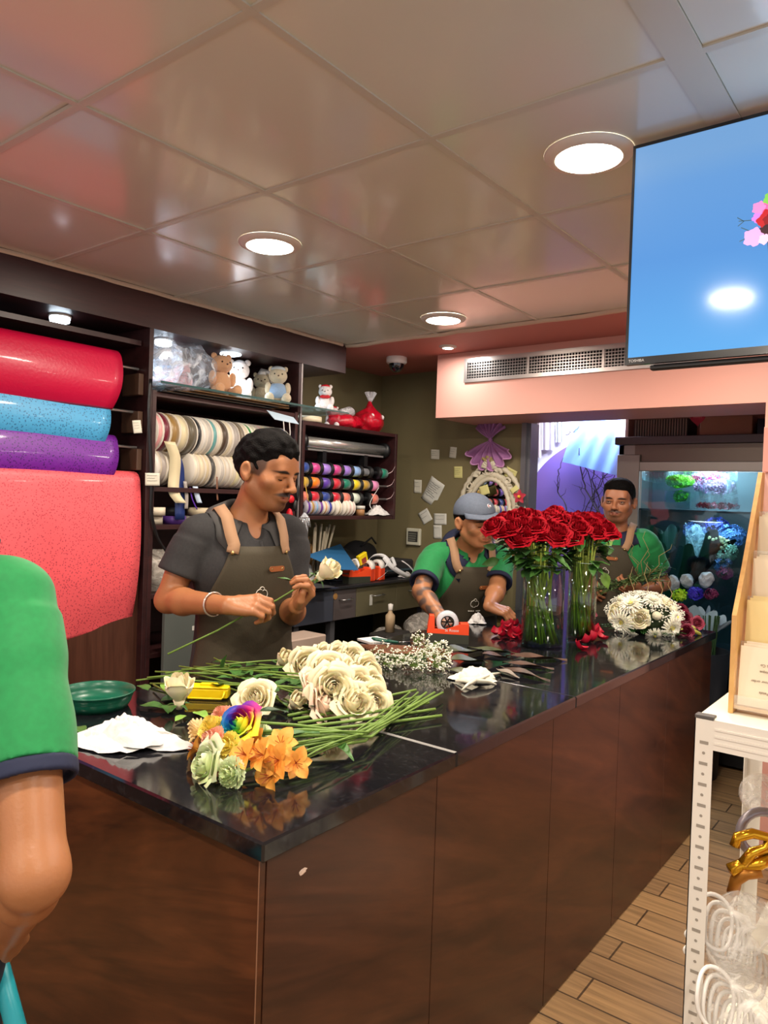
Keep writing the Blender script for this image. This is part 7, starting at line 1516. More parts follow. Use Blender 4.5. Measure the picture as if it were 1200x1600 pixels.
# ornate white mirror
mc = P(766, 800, y=YW-.02); mr = thing('ornate_mirror', 'oval mirror in an ornate white carved frame on the olive wall', 'mirror', (mc.x, YW, mc.z)); RX, RZ = .165, .225; FM = mat('carved_white', (214, 206, 184), .55, bump=.3, bscale=60)
MB().lathe([(0, 0), (1, 0)], n=48, T=Matrix.Translation((mc.x, YW-.030, mc.z))@Matrix.Diagonal((RX-.03, 1, RZ-.03, 1))@Matrix.Rotation(math.pi/2, 4, 'X')).build('mirror_glass', mat('mirror', (220, 224, 228), .02, 1), mr)
def ring(k, r, y, m=FM, nm='frame_ring', rib=0): return MB().tube([((mc.x+(RX+k)*math.cos(a)), YW-y, mc.z+(RZ+k)*math.sin(a)) for a in [i*2*math.pi/72 for i in range(73)]], [r*(1+rib*(i % 2)) for i in range(73)], 8, False).build(nm, m, mr, True)
ring(-.028, .012, .034, nm='inner_bead', rib=.35); ring(.0, .020, .018); ring(.050, .012, .014, rib=.5)
for i in range(16):
    a = i*2*math.pi/16+.1; cx_, cz_ = mc.x+(RX+.026)*math.cos(a), mc.z+(RZ+.026)*math.sin(a); g = MB()
    if i % 2:
        for k in range(7): b = a+(k-3)*.38; g.tube([(cx_-.012*math.cos(a), YW-.02, cz_-.012*math.sin(a)), (cx_+.030*math.cos(b)-.006*math.cos(a), YW-.044, cz_+.030*math.sin(b)-.006*math.sin(a))], [.004, .0085], 6)
    else:
        for s_ in (-1, 1): g.tube([(cx_+(.004+.0042*k)*math.cos(a+s_*(k*.55)), YW-.030-.001*k, cz_+(.004+.0042*k)*math.sin(a+s_*(k*.55))) for k in range(9)], [.0075-.0004*k for k in range(9)], 7)
    g.build('carved_leaf' if i % 2 else 'carved_scroll', FM, mr, True)
g = MB()
for k in range(9): b = math.pi/2+(k-4)*.33; g.tube([(mc.x, YW-.03, mc.z+RZ+.03), (mc.x+.055*math.cos(b), YW-.05, mc.z+RZ+.035+.055*math.sin(b))], [.008, .011], 7)
g.build('crest', FM, mr, True)
gp = MB(); rs = random.Random(4)
for k in range(26): b = rs.uniform(.2, 2.9); a = V(mc.x-.01, YW-.05, mc.z+RZ+.07); gp.tube([a, a+V(.045*math.cos(b), -.01+rs.uniform(-.01, .01), .04*math.sin(b))], .0025, 4)
tag(gp.build('dried_sprig', mat('dried_gold', (168, 150, 92), .7), None, True, loc=(mc.x, YW-.05, mc.z+RZ+.07)), 'dried yellowish sprig pinned on the crest of the mirror', 'sprig')
fo = P(812, 776, y=YW-.08); t = thing('red_orchid', 'red orchid flower stuck to the right of the mirror frame', 'flower', fo)
for k in range(5): g = MB(); a = k*1.257+.3; leaf_mb(g, fo, (math.cos(a), -.2, math.sin(a)), .045, .034, up=(0, -1, 0), n=5); g.build('petal', mat('orchid_red', (188, 54, 74), .5), t, True)
MB().ell(fo+V(0, -.01, 0), (.010, .012, .010), 10).build('flower_centre', mat('orchid_c', (236, 190, 60), .5), t, True)
# wicker basket with spray bottle under the mirror
b = P(768, 885, y=YW-.06); bx, bz = b.x+.01, 1.02; t = thing('wicker_basket', 'gold wicker wall basket under the mirror holding a spray bottle', 'basket', (bx, YW-.06, bz)); BM_ = mat('wicker_gold', (178, 148, 62), .5)
for k in range(13): a = math.pi+k*math.pi/12; g = MB().tube([(bx+.085*math.cos(a), YW-.005+.085*math.sin(a)*.9, bz+.03), (bx+.10*math.cos(a), YW-.005+.10*math.sin(a)*.9, bz+.19)], .003, 5); g.build('upright_wire', BM_, t)
g = MB()
for k in range(5): z_ = bz+.03+.04*k; r = .085+.015*k/4; g.tube([(bx+r*math.cos(math.pi+j*math.pi/20), YW-.005+.9*r*math.sin(math.pi+j*math.pi/20), z_) for j in range(21)], .0028, 5)
g.build('horizontal_wires', BM_, t)
MB().lathe([(0, 0), (.086, 0), (.088, .035), (.084, .035), (.08, .004), (0, .004)], (bx, YW-.088, bz+.0), n=26).build('basket_bottom', BM_, t, True) if False else MB().box((bx-.085, YW-.075, bz), (bx+.085, YW-.004, bz+.03), bev=.004).build('basket_bottom', BM_, t)
t = thing('spray_bottle', 'purple tinted glass spray bottle standing in the wicker basket', 'bottle', (bx-.01, YW-.05, bz+.03)); MB().lathe([(0, 0), (.030, 0), (.030, .16), (.014, .19), (.012, .20)], (bx-.01, YW-.042, bz+.031), n=24).build('bottle', mat('lilac_glass', (176, 142, 196), .1, alpha=.75), t, True); MB().lathe([(.014, .20), (.016, .24), (.010, .26), (0, .26)], (bx-.01, YW-.042, bz+.031), n=20).build('pump_cap', mat('steel_blade'), t, True)
# ---------------------------------------------------------------- mall display behind the window
struct(MB().box((-3.4, 5.2, 0), (-1.76, 5.22, 2.29)).build('wall_display', mat('display_white', (244, 244, 250), .6)))
light('display_fill_light', 'AREA', (-2.0, 4.88, 2.25), 32, (.80, .86, 1.0), .5, (-1.95, 5.15, 1.3))  # added light with no fixture, brightens the white backdrop behind the window
ap = MB(); cx_, cz_, R_ = -2.0, 1.33, .64; pts = [(cx_+R_*math.cos(a), cz_+R_*math.sin(a)) for a in [i*math.pi/40 for i in range(41)]]+[(cx_-R_, 0), (cx_+R_, 0)]
n = len(pts); ap.add([(x, 5.10, z) for x, z in pts]+[(x, 5.14, z) for x, z in pts], [list(range(n)), [n+i for i in range(n)][::-1]]+[[i, n+i, n+(i+1) % n, (i+1) % n] for i in range(n)]); tag(ap.build('arch_panel', mat('lilac_panel', (120, 108, 200), .6, col2=(150, 112, 184), vscale=1), None, False, loc=(cx_, 5.12, 0)), 'lilac round topped display panel behind the window', 'display panel')
S = MB()
def dr(u, v):
    top_ = P(905+68*u, 655, y=4.98); pinch = P(882, 715, y=4.96); low = P(890+78*u, 722+22*u, y=4.95)
    a = top_.lerp(low, v); w = math.exp(-((u)/.28)**2)*math.sin(v*math.pi*.9)**1; a = a.lerp(pinch, .0) ; a.x -= .05*(1-u)*math.sin(v*math.pi*.55); a.y += .012*math.sin(u*22+v*5)+.02*math.sin(u*7); return a
S.grid(dr, 50, 24); tag(S.build('draped_fabric', mat('pale_blue_sheer', (112, 152, 212), .4, alpha=.95), None, True, loc=P(930, 690, y=4.98)), 'pale blue sheer fabric draped in the display window', 'fabric')
for k, (pts_, r, lab) in enumerate([([(893, 838), (888, 805), (882, 784), (872, 770), (871, 755), (873, 735), (880, 715)], .006, 'single wavy dark branch left of the branch cluster'), ([(950, 850), (935, 800), (915, 765), (908, 735), (905, 700)], .008, 'tall dark branch in the display cluster'), ([(960, 860), (930, 790), (920, 740), (912, 725)], .006, 'inner dark branch of the cluster'), ([(940, 860), (945, 800), (925, 750), (932, 715)], .007, 'crossing dark branch of the cluster'), ([(925, 855), (918, 820), (930, 770), (958, 725)], .006, 'right leaning dark branch of the cluster'), ([(935, 860), (950, 790), (958, 750), (962, 722)], .006, 'outer right dark branch of the cluster'), ([(905, 850), (912, 800), (940, 750), (948, 722)], .005, 'long diagonal dark branch'), ([(915, 855), (900, 830), (915, 780), (905, 760)], .004, 'low left dark branch'), ([(945, 850), (925, 820), (945, 770), (940, 730)], .005, 'middle right dark branch'), ([(884, 680), (900, 672), (908, 662), (900, 650)], .004, 'upper twig cluster over the arch')]):
    t = thing('bare_branch', lab+' behind the window', 'branch', P(pts_[0][0], pts_[0][1], y=5.02), 'dark branches in the display'); pts_ = ([(pts_[0][0], 1150)] if k != 9 else [])+pts_; q = [P(a, b, y=5.0+.03*math.sin(i*2+k)) for i, (a, b) in enumerate(pts_)]
    g = MB(); sm = []
    for i in range(len(q)-1):
        for j in range(4): sm.append(q[i].lerp(q[i+1], j/4)+V(.006*math.sin(i*4+j*2.3), 0, .004*math.cos(j*3)))
    sm.append(q[-1]); g.tube(sm, [r*(1-.6*i/len(sm)) for i in range(len(sm))], 6); bm_ = mat('dark_branch', (38, 30, 40), .7); g.build('branch', bm_, t, True); rs = random.Random(k)
    g = MB()
    for j in range(7 if k else 3):
        i = rs.randrange(2, len(sm)-1); d = V(rs.uniform(-1, 1), 0, rs.uniform(.2, 1)).normalized(); L_ = rs.uniform(.05, .13); g.tube([sm[i], sm[i]+d*L_*.5+V(.008, 0, 0), sm[i]+d*L_+V(-.01, 0, .01)], [.003, .002, .001], 4)
    g.build('twigs', bm_, t)
for k, (px, w, c) in enumerate([(838, 16, (206, 190, 190)), (856, 20, (226, 222, 228)), (875, 14, (200, 206, 200))]):
    tag(MB().grid(lambda u, v: P(px+(u-.5)*w, 655+v*(60-k*12), y=5.16+.012*math.sin(u*14)), 14, 4).build('hanging_fabric', mat('fab_%d' % k, c, .7), None, True, loc=P(px, 660, y=5.16)), ['rose tinted', 'white', 'greenish'][k]+' pleated fabric strip at the top left of the display', 'fabric', 'fabric strips in the display')
# ---------------------------------------------------------------- flower cooler
SS = mat('cooler_steel', (150, 142, 136), .35, .6); CX0_, CX1_ = -1.69, -.62; YC = 4.55
co_ = thing('flower_cooler', 'tall steel flower cooler with a lit glass door', 'cooler', ((CX0_+CX1_)/2, 4.9, 0))
for a, b in [((CX0_, YC, .15), (CX0_+.03, 5.07, 1.86)), ((CX1_-.03, YC, .15), (CX1_, 5.07, 1.86)), ((CX0_, 5.04, .15), (CX1_, 5.07, 1.86)), ((CX0_, YC, 1.80), (CX1_, 5.07, 1.86)), ((CX0_, YC, .15), (CX1_, 5.07, .36))]: MB().box(a, b).build('cabinet_wall', SS, co_)
MB().box((CX0_-.02, YC-.03, 1.862), (CX1_+.02, 5.07, 1.91), bev=.003).build('top_cap', mat('dark_steel', (92, 82, 84), .4, .5), co_)
MB().box((CX0_+.10, YC-.006, 1.758), (CX1_, YC, 1.86)).build('header_panel', mat('brown_steel', (112, 98, 88), .3, .6), co_)
dr_ = MB().box((CX0_, YC-.03, .36), (CX0_+.14, YC-.008, 1.80), bev=.003).box((CX0_+.14, YC-.03, 1.70), (CX1_, YC-.008, 1.757), bev=.003).box((CX0_+.14, YC-.03, .36), (CX1_, YC-.008, .42), bev=.003).box((CX1_-.05, YC-.03, .42), (CX1_, YC-.008, 1.70)).build('door_frame', SS, co_)
MB().box((CX0_+.155, YC-.022, .43), (CX1_-.05, YC-.016, 1.695)).build('door_glass', glassm('cooler_glass', (206, 232, 240), .12), dr_)
MB().box((CX0_+.10, YC-.02, 1.745), (CX1_, YC-.0, 1.757)).build('door_gap', mat('black_gap', (12, 12, 14), .6), co_)
MB().box((CX0_+.03, YC+.04, 1.462), (CX1_-.03, 5.03, 1.474)).build('wire_shelf', mat('shelf_glass2', (96, 104, 116), .2), co_)
MB().box((CX0_+.03, YC+.02, .62), (CX1_-.03, 5.03, .64)).build('wire_shelf', mat('shelf_glass2'), co_)
MB().box((CX0_+.06, 5.02, .36), (CX1_-.04, 5.038, 1.79)).build('inner_back', mat('cooler_inner', (70, 84, 88), .4), co_)
MB().box((CX0_+.02, YC+.02, .02), (CX1_, 5.03, .15)).build('plinth', mat('black_gap'), co_)
MB().box((CX0_, YC-.01, .16), (CX1_, YC-.002, .34)).build('lower_grille_panel', mat('lower_panel', (150, 148, 140), .5), co_)
g = MB()
for k in range(5): z_ = .19+.03*k; g.box((CX0_+.05, YC-.013, z_), (CX1_-.05, YC-.010, z_+.008))
g.build('lower_louvres', mat('black_gap'), co_)
MB().box((CX0_+.2, YC+.10, 1.775), (CX1_-.1, YC+.16, 1.795)).build('lamp_tube', mat('cooler_tube', (210, 235, 255), .4, emis=4), co_)
light('cooler_lamp', 'AREA', ((CX0_+CX1_)/2, YC+.2, 1.77), 12, (.80, .94, 1.0), .35, ((CX0_+CX1_)/2, YC+.25, 1.0)); light('cooler_lamp', 'AREA', ((CX0_+CX1_)/2, YC+.12, 1.45), 4.5, (.85, .95, 1.0), .35, ((CX0_+CX1_)/2, YC+.3, .8))
def cluster(label, px, py, yy, r, n, m, seed, pr=.014, nm='flower_cluster', grp='flowers inside the cooler', sq=.8):
    rs = random.Random(seed); c = P(px, py, y=yy); g = MB()
    for i in range(n):
        v = V(rs.gauss(0, 1), rs.gauss(0, 1), rs.gauss(0, 1)).normalized(); q = c+V(v.x*r, v.y*r*.7, v.z*r*sq)*rs.uniform(.75, 1); T = basis(v+V(rs.uniform(-.4, .4), rs.uniform(-.4, .4), 0), (0.1, .2, 1), q); k = 4
        for j in range(k): a = j*2*math.pi/k; g.add([(0, 0, 0), (pr*math.cos(a-.5), pr*math.sin(a-.5), pr*.3), (pr*1.25*math.cos(a), pr*1.25*math.sin(a), pr*.2), (pr*math.cos(a+.5), pr*math.sin(a+.5), pr*.3)], [(0, 1, 2, 3)], T)
    return tag(g.build(nm, m, None, False, loc=c), label, 'flowers', grp)
def cone(label, px, py, yy, r, h, tilt, m, flowers=None, nm='wrapped_bouquet', sd=1):
    c = P(px, py, y=yy); t = thing(nm, label, 'bouquet', c, 'wrapped bouquets in the cooler'); T = Matrix.Translation(c)@Matrix.Rotation(tilt, 4, 'Y')@Matrix.Rotation(-.15, 4, 'X')
    def F(u, v): a = u*2*math.pi; rr_ = .012+(r-.012)*v**1.3*(1+.10*math.sin(6*a+sd)*v); return T@V(rr_*math.cos(a), rr_*.6*math.sin(a), -h*.75+h*v+.03*math.sin(4*a+sd)*v**3)
    MB().grid(F, 40, 10).build('wrap', m, t, False)
    if flowers:
        rs = random.Random(sd); g = MB()
        for i in range(70): a = rs.uniform(0, 6.28); q = math.sqrt(rs.random())*r*.85; g.ell(T@V(q*math.cos(a), q*.6*math.sin(a), h*.16+rs.uniform(-.02, .035)), (.012, .012, .010), 6)
        g.build('blooms', flowers, t, False)
    return t
GRF = mat('lime_flowers', (124, 214, 50), .5, var=.3, vscale=40)
cluster('bright green leafy flower ball at the top left of the cooler', 1062, 752, 4.70, .085, 240, GRF, 1, .012, sq=.45); cluster('green flowers submerged in the square glass vase in the cooler', 1063, 775, 4.70, .045, 70, GRF, 2, .010)
v = P(1062, 792, y=4.70); t = thing('square_glass_vase', 'square glass vase of green flowers on the cooler shelf', 'vase', (v.x, 4.70, 1.475)); MB().box((v.x-.075, 4.64, 1.476), (v.x+.075, 4.76, 1.585)).build('glass', glassm('sq_glass', (225, 240, 240), .4), t)
cl = film('cooler_film', (200, 226, 236), .25, .85, 14); BLKW = mat('black_wrap', (16, 18, 22), .3)
PKF = mat('pink_blooms', (196, 66, 120), .5, var=.3); LPK = mat('lilac_blooms', (200, 160, 200), .5, var=.2); BLF = mat('blue_blooms', (84, 122, 180), .5, var=.3); DBF = mat('deep_blue_blooms', (50, 60, 150), .5, var=.3); MINT = mat('mint_blooms', (170, 214, 190), .5, var=.2); VIO = mat('violet_blooms', (64, 50, 200), .5, var=.3); CRM = mat('cream_blooms', (206, 206, 160), .5); HPK = mat('hot_pink_blooms', (226, 90, 150), .5)
cluster('pink lilac wrapped blossoms in the upper compartment', 1115, 760, 4.72, .12, 130, LPK, 3, .016, sq=.35); cluster('magenta blossoms on top of the lilac ones', 1110, 748, 4.75, .11, 70, PKF, 4, .016, sq=.35); cluster('dark red blossoms along the cooler shelf', 1120, 790, 4.68, .13, 90, mat('wine_blooms', (150, 26, 60), .5), 5, .012, sq=.12)
g = MB(); tag(MB().grid(lambda u, v: P(1088+62*u+6*v, 750+30*v+20*u*v, y=4.66-.02*math.sin(u*9)), 20, 6).build('clear_sheet', cl, None, False, loc=P(1110, 765, y=4.66)), 'crinkled clear wrap over the pink blossoms in the cooler', 'wrap')
tag(MB().grid(lambda u, v: P(1003+150*u, 733+16*v+6*math.sin(u*9), y=4.72+.03*math.sin(u*20)), 40, 5).build('clear_sheet', cl, None, False, loc=P(1080, 740, y=4.72)), 'clear wrap crumpled along the cooler ceiling', 'wrap')
cluster('deep blue hydrangea behind in the lower compartment', 1118, 828, 4.78, .095, 120, DBF, 6, .015); cluster('light blue hydrangea at the right of the cooler', 1142, 838, 4.70, .085, 130, BLF, 7, .014); cluster('mint white hydrangea under the light blue one', 1132, 862, 4.66, .075, 120, MINT, 8, .014); cluster('small light blue flowers below the mint ones', 1128, 882, 4.64, .06, 80, BLF, 9, .011); cluster('hot pink flowers near the card display', 1132, 895, 4.64, .045, 60, HPK, 10, .014); cluster('blue flowers in the clear wrapped bouquet', 1088, 830, 4.68, .075, 90, mat('mid_blue', (52, 76, 128), .5, var=.3), 11, .012)
cone('clear wrapped blue bouquet in the middle of the cooler', 1088, 850, 4.66, .085, .34, .15, cl, None, sd=2); cone('black wrapped bouquet leaning right in the cooler', 1112, 860, 4.64, .085, .36, .45, BLKW, CRM, sd=3); cone('black wrapped bouquet in the centre front of the cooler', 1082, 885, 4.62, .095, .36, .35, BLKW, None, sd=4); cone('dark green wrapped bouquet behind the man in green', 1040, 850, 4.70, .085, .34, -.15, mat('dark_green_wrap', (26, 52, 48), .4), None, sd=5); cone('dark wrapped bouquet low behind the man in green', 1052, 885, 4.62, .08, .4, .1, mat('navy_wrap', (18, 30, 44), .35), None, sd=6)
for k, (px, py, lab) in enumerate([(1050, 912, 'left'), (1072, 908, 'middle'), (1103, 905, 'right')]): S = SDF().ell(P(px, py, y=4.52), (.04, .03, .045)).noise(.010, 60, k+1.); tag(S.build('tied_wrap', film('white_wrap', (206, 216, 226), .7, 1, 40), None, .006, 0, loc=P(px, py, y=4.52)), lab+' white tied wrap base in front of the cooler', 'wrap', 'white tied wraps before the cooler')
cluster('violet blue flowers in a pale blue wrap before the cooler', 1086, 927, 4.42, .045, 110, VIO, 12, .010, grp='bouquets standing before the cooler'); cluster('maroon button flowers before the cooler', 1111, 928, 4.42, .035, 40, mat('plum_buttons', (110, 30, 80), .6), 13, .013, grp='bouquets standing before the cooler'); cluster('bright lime cymbidium in front of the violet flowers', 1062, 930, 4.35, .035, 26, mat('lime_bloom', (170, 216, 50), .5), 14, .018, grp='bouquets standing before the cooler')
PBW = mat('pale_blue_wrap', (150, 180, 200), .5)
bk_ = thing('flower_bucket', 'dark bucket of stems before the cooler carrying wrapped bouquets', 'bucket', (-1.0, 4.3, 0)); cB = P(1090, 985, y=4.36); MB().lathe([(0, .0), (.13, 0), (.17, .70), (.165, .70), (.12, .01), (0, .01)], (cB.x, 4.36, 0), n=30).build('bucket', mat('dark_bucket', (26, 30, 36), .5), bk_, True)
cone('pale blue paper wrapped bouquet of violet flowers before the cooler', 1086, 968, 4.42, .085, .20, .1, PBW, None, sd=8); cone('folded pale blue wrap at the right of the violet bouquet', 1114, 975, 4.40, .07, .18, .5, PBW, None, sd=9)
g = MB(); rs = random.Random(5)
for k in range(60): a = P(1092+rs.uniform(-26, 26), 1010, y=4.36+rs.uniform(-.08, .08)); g.tube([a-V(0, 0, .10), a+V(rs.uniform(-.03, .03), 0, .17)], .003, 4)
o = g.build('stems', mat('bucket_stems', (40, 76, 40), .6), bk_); o['kind'] = 'stuff'
struct(MB().box((-1.735, 4.76, 0), (-1.715, 5.28, CEIL)).build('wall_light_block', mat('pinkbrown', (176, 128, 110), .6)))  # added partition, keeps the display fill off the wall above the cooler
# on the cooler's roof
tz = 1.911
tag(MB().box((-1.22, 4.56, tz), (-.94, 4.85, 2.02), bev=.003).build('gift_box', mat('tan_carton', (150, 104, 84), .7), None, False, loc=(-1.1, 4.7, tz)), 'brown carton with a red heart on the cooler roof', 'box')
bx_ = bpy.data.objects['gift_box']; hp = P(1090, 655, y=4.559); g = MB(); g.poly([(hp.x+.0052*16*math.sin(a)**3*.5, 4.5585, hp.z+.0026*(13*math.cos(a)-5*math.cos(2*a)-2*math.cos(3*a)-math.cos(4*a))) for a in [i*2*math.pi/40 for i in range(40)]]); g.build('red_heart', mat('heart_red', (168, 30, 54), .5), bx_)
tt = text('heart_lettering', 'flowers', .016, (hp.x, 4.5575, hp.z+.012), (1, 0, 0), (0, 0, 1), mat('heart_text', (226, 120, 130), .5), bx_)
t = thing('slatted_vent', 'slatted brown grille box on the left of the cooler roof', 'grille', (-1.5, 4.6, tz)); MB().box((-1.62, 4.60, tz), (-1.30, 4.8, 2.02)).build('vent_body', mat('vent_dark', (30, 26, 26), .6), t); g = MB()
for k in range(20): x = -1.612+k*.0158; g.box((x, 4.592, tz+.002), (x+.008, 4.60, 2.018))
g.build('slats', mat('vent_slat', (128, 108, 96), .5), t)
t = thing('dark_display_box', 'dark glass fronted box on the right of the cooler roof', 'box', (-.85, 4.6, tz)); MB().box((-.92, 4.58, tz), (-.66, 4.85, 2.0), bev=.002).build('box_body', mat('dark_glass_box', (34, 36, 46), .15), t)
wrapbag('black tulle bundle lying at the right end of the cooler roof', (-.78, 4.55, 1.955), (.09, .05, .04), 3., mat('black_tulle', (24, 24, 32), .5, alpha=.9), name='black_tulle')
# ---------------------------------------------------------------- white rack at the right with cards
RZ_ = 1.07; rc = P(1086, 1118, z=RZ_); rx, ry = rc.x, rc.y; WM = mat('white_enamel', (226, 220, 208), .4); RD = .50; RWd = .62
rk = thing('slotted_rack', 'white slotted metal rack with a white board top at the right', 'rack', (rx+.3, ry+.15, 0))
MB().box((rx+.002, ry+.002, RZ_-.012), (rx+RWd, ry+RD, RZ_), bev=.002).build('top_board', mat('cream_board', (230, 226, 206), .5), rk)
MB().box((rx, ry-.002, RZ_-.003), (rx+.036, ry+.02, RZ_+.004), bev=.001).build('corner_cap', mat('grey_cap', (84, 80, 78), .5), rk)
def post(x, y, dx, dy):
    p = MB().box((x, y, 0), (x+dx*.036, y+dy*.002, RZ_-.004)).box((x, y, 0), (x+dx*.002, y+dy*.036, RZ_-.004)).build('upright_post', WM, rk); k = 0; z = RZ_-.05; h1 = MB(); sm = mat('slot_shadow', (150, 142, 130), .7); hm = mat('hole_dark', (40, 34, 30), .8)
    while z > .04:
        if k % 2: h1.lathe([(0, .0006), (.0028, .0006), (.003, 0)], n=10, T=basis((0, -1, 0), (0, 0, 1), (x+dx*.019, y-.0002, z)))
        else: h1.box((x+dx*.019-.008, y-.0009, z-.003), (x+dx*.019+.008, y-.0002, z+.003)) if dx > 0 else None
        z -= .021; k += 1
    if dx > 0 and dy > 0: h1.build('slot_row', hm if False else sm, p)
    return p
post(rx, ry, 1, 1); post(rx+RWd, ry, -1, 1); post(rx, ry+RD, 1, -1); post(rx+RWd, ry+RD, -1, -1)
fb = MB(); fb.box((rx+.036, ry, RZ_-.062), (rx+RWd-.036, ry+.003, RZ_-.002)); 
for k in range(3): fb.box((rx+.038, ry-.002, RZ_-.022-.014*k), (rx+RWd-.038, ry, RZ_-.018-.014*k))
fb.build('front_beam', WM, rk); MB().box((rx, ry+.036, RZ_-.05), (rx+.003, ry+RD-.036, RZ_-.012)).build('side_beam', WM, rk)
MB().box((rx+.04, ry+RD-.003, RZ_-.05), (rx+RWd-.04, ry+RD, RZ_-.012)).build('rear_beam', WM, rk)
for z in (.30, .62): MB().box((rx+.004, ry+.004, z-.01), (rx+RWd-.004, ry+RD-.004, z), bev=.001).build('shelf_board', mat('cream_board'), rk) if z < .5 else MB().box((rx+.10, ry+.06, z-.008), (rx+RWd-.004, ry+RD-.004, z), bev=.001).build('shelf_board', mat('cream_board'), rk)
# wooden tiered card display
TW = node_wood('tan_plywood', (196, 146, 84), (226, 178, 108), (2, 10, 2), .45)
dx0 = rx+.045; ds = thing('card_display', 'stepped wooden card display standing on the white rack', 'card display', (dx0+.2, ry+.15, RZ_))
prof = [(ry+.07, RZ_+.001), (ry+.07, RZ_+.20), (ry+.14, RZ_+.30), (ry+.26, RZ_+.50), (ry+.285, RZ_+.50), (ry+.285, RZ_+.001)]
for x in (dx0, dx0+.42):
    n = len(prof); MB().add([(x, y, z) for y, z in prof]+[(x+.009, y, z) for y, z in prof], [list(range(n))[::-1], [n+i for i in range(n)]]+[[i, (i+1) % n, n+(i+1) % n, n+i] for i in range(n)]).build('side_board', TW, ds)
lv = [(ry+.078, RZ_+.01), (ry+.120, RZ_+.115), (ry+.165, RZ_+.205), (ry+.205, RZ_+.30), (ry+.245, RZ_+.385)]
for (y, z) in lv: MB().box((dx0+.009, y, z), (dx0+.42, y+.035, z+.006)).build('tier_ledge', TW, ds); MB().box((dx0+.009, y-.003, z), (dx0+.42, y-.001, z+.028)).build('clear_lip', mat('clear_acrylic', (236, 236, 226), .05, alpha=.25), ds)
cards = [('cream folded leaflet with grey print, lowest tier, nearest', (240, 224, 196), .12, 0, 1), ('plain pale yellow card on the second tier', (238, 214, 150), .105, 1, 0), ('ivory card with small dark print on the third tier', (232, 214, 184), .10, 2, 1), ('beige envelope in clear sleeve on the fourth tier', (214, 196, 168), .095, 3, 0), ('pink edged grey card with silver line flower on the top tier', (226, 176, 160), .11, 4, 2)]
for k, (lab, c, h_, L_, pr) in enumerate(cards):
    y, z = lv[L_]; y += .006; z += .008
    for j in range(3):
        t = thing('greeting_card', (lab if j == 0 else lab.split(' card')[0].split(' leaflet')[0].split(' envelope')[0]+' card standing behind the front one, '+['', 'middle', 'rear'][j]+' of tier '+['one', 'two', 'three', 'four', 'five'][k]), 'card', (dx0+.15, y+.007*j, z), 'cards in the wooden display')
        T = Matrix.Translation((dx0+.014+.004*j, y+.007*j, z+.004*j))@Matrix.Rotation(-.10, 4, 'X'); MB().box((0, 0, 0), (.20, .0016, h_), T).build('card', mat('cardc_%d' % k, c, .5), t)
        MB().box((.205, 0, 0), (.395, .0016, h_), T).build('card', mat('cardc_%d' % k), t) if False else None
        if j == 0 and pr == 1:
            tm = mat('print_grey', (150, 130, 110), .7)
            for q, (s_, zz) in enumerate([('Bouquets & Co', .085), ('flower boutique', .072), ('Thank you for your order', .052), ('Bloom & Petals', .030)] if k == 0 else [('WISHES', .088)]):
                text('printed_line', s_, .0075, T@V(.062, -.0008, zz), -(T.to_3x3()@V(1, 0, 0)), -(T.to_3x3()@V(0, 0, 1)), tm, t)
        if j == 0 and pr == 2:
            g = MB()
            for q in range(5): g.tube([T@V(.05, -.002, .0), T@V(.03+.02*q, -.002, .05), T@V(.02+.03*q, -.002, .10)], .0007, 4)
            g.build('silver_line_flower', mat('steel_blade'), t)
tag(MB().box((dx0+.01, ry+.25, RZ_+.50), (dx0+.2, ry+.262, RZ_+.60), bev=.001).build('pink_card_pack', mat('pink_pack', (226, 160, 146), .5), None, False, loc=(dx0+.1, ry+.255, RZ_+.50)), 'pink card pack standing highest above the wooden display', 'card')
# gold balloons and bags on the rack's shelves
GD = mat('gold_foil', (214, 158, 40), .2, .85); zz = .62
def curl(label, pts, r, m, nm, grp): return tag(MB().tube(pts, r, 12).build(nm, m, None, True, loc=pts[0]), label, 'ornament', grp)
A_ = P(1168, 1332, d=1.62)
curl('gold glossy letter shaped ornament, upper one', [P(1148, 1322, d=1.6), P(1152, 1308, d=1.6), P(1175, 1302, d=1.6), P(1200, 1308, d=1.6), P(1198, 1326, d=1.6), P(1175, 1332, d=1.6), P(1160, 1350, d=1.6)], .011, GD, 'gold_ornament', 'gold ornaments on the rack')
curl('gold ornament bundle below the upper one', [P(1140, 1360, d=1.62), P(1160, 1352, d=1.62), P(1185, 1350, d=1.6), P(1205, 1340, d=1.6)], .014, GD, 'gold_ornament', 'gold ornaments on the rack')
curl('brown gold ornament hanging down lowest', [P(1145, 1395, d=1.63), P(1150, 1375, d=1.62), P(1165, 1365, d=1.61), P(1190, 1362, d=1.6)], .013, mat('bronze_foil', (176, 116, 44), .35, .6), 'gold_ornament', 'gold ornaments on the rack')
curl('silver grey round foil ring with gold filling at the frame edge', [P(1168+34*math.cos(a)+22, 1302+34*math.sin(a), d=1.66) for a in [2.2+i*.3 for i in range(12)]], .010, mat('grey_foil', (150, 142, 146), .3, .5), 'foil_ring', None)
hm_ = mat('white_hoop', (232, 228, 220), .35)
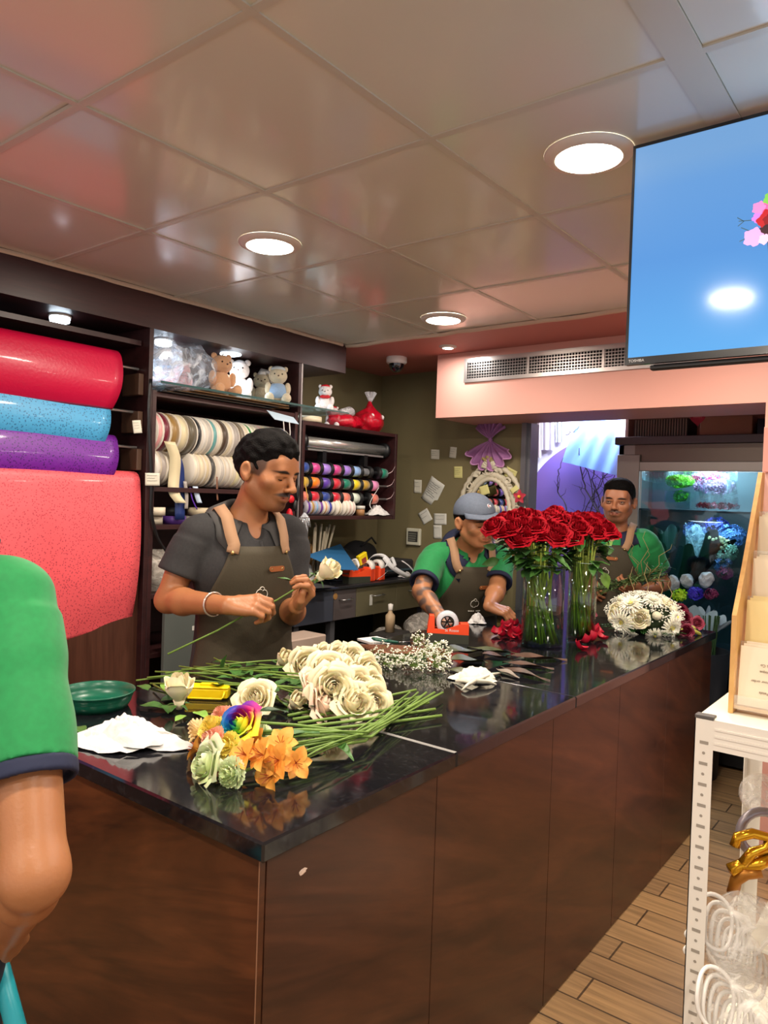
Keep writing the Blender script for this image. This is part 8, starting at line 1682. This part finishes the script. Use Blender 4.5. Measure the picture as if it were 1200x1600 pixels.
def hoops(label, px, py, n, R, d, sd):
    rs = random.Random(sd)
    for k in range(n):
        c = P(px+k*9, py+k*13, d=d+.006*k); T = basis((.75, -.55, .35), (0, 0, 1), c)
        tag(MB().tube([T@V(R*math.cos(a), R*1.25*math.sin(a), .004*math.sin(3*a)) for a in [i*2*math.pi/30 for i in range(31)]], .0042, 6, False).build('white_hoop', hm_, None, True, loc=c), ['first', 'second', 'third', 'fourth', 'fifth', 'sixth', 'seventh'][k]+' white plastic ring from the left, '+label, 'hoop', label)
hoops('in the upper clear bag', 1118, 1440, 7, .040, 1.50, 1); hoops('in the lower clear bag', 1118, 1560, 6, .042, 1.42, 2)
wrapbag('crinkled clear bag of white plastic rings, upper one', tuple(P(1160, 1465, d=1.50)), (.075, .085, .085), 3., film('hoop_film', (226, 222, 214), .22, .72, 22, .1), name='plastic_bag', grp='bags of white rings')
wrapbag('crinkled clear bag of white plastic rings, lower one', tuple(P(1162, 1580, d=1.42)), (.075, .085, .075), 6., film('hoop_film'), name='plastic_bag', grp='bags of white rings')
wrapbag('clear flat bag standing on the shelf under the rack top', tuple(P(1190, 1245, d=1.75)), (.045, .06, .045), 8., film('hoop_film'), name='plastic_bag')
for k, (px, py) in enumerate([(1072, 1456), (1070, 1478)]):
    c = P(px, py, d=1.53); T = basis((.6, -.75, .1), (0, 0, 1), c); tag(MB().tube([T@V(.014*math.cos(a)*1.0, .010*math.sin(a), 0)+V(.012, 0, -.004*k) for a in [i*2*math.pi/16 for i in range(17)]], .0028, 6, False).build('white_loop', hm_, None, True, loc=c), ['upper', 'lower'][k]+' small white loop sticking out left of the rack post', 'hoop', 'white loops at the rack post')
tag(MB().box((rx+.34, ry+.10, .632), (rx+.5, ry+.2, .95), bev=.003).build('pink_box', mat('salmon_box', (206, 120, 108), .6), None, False, loc=(rx+.4, ry+.15, .632)), 'salmon pink box standing on the rack shelf at the right edge', 'box')
for o in bpy.data.objects:
    if o.type == 'MESH' and o.name.startswith('ceiling_tile_field'): o.name = 'ceiling'
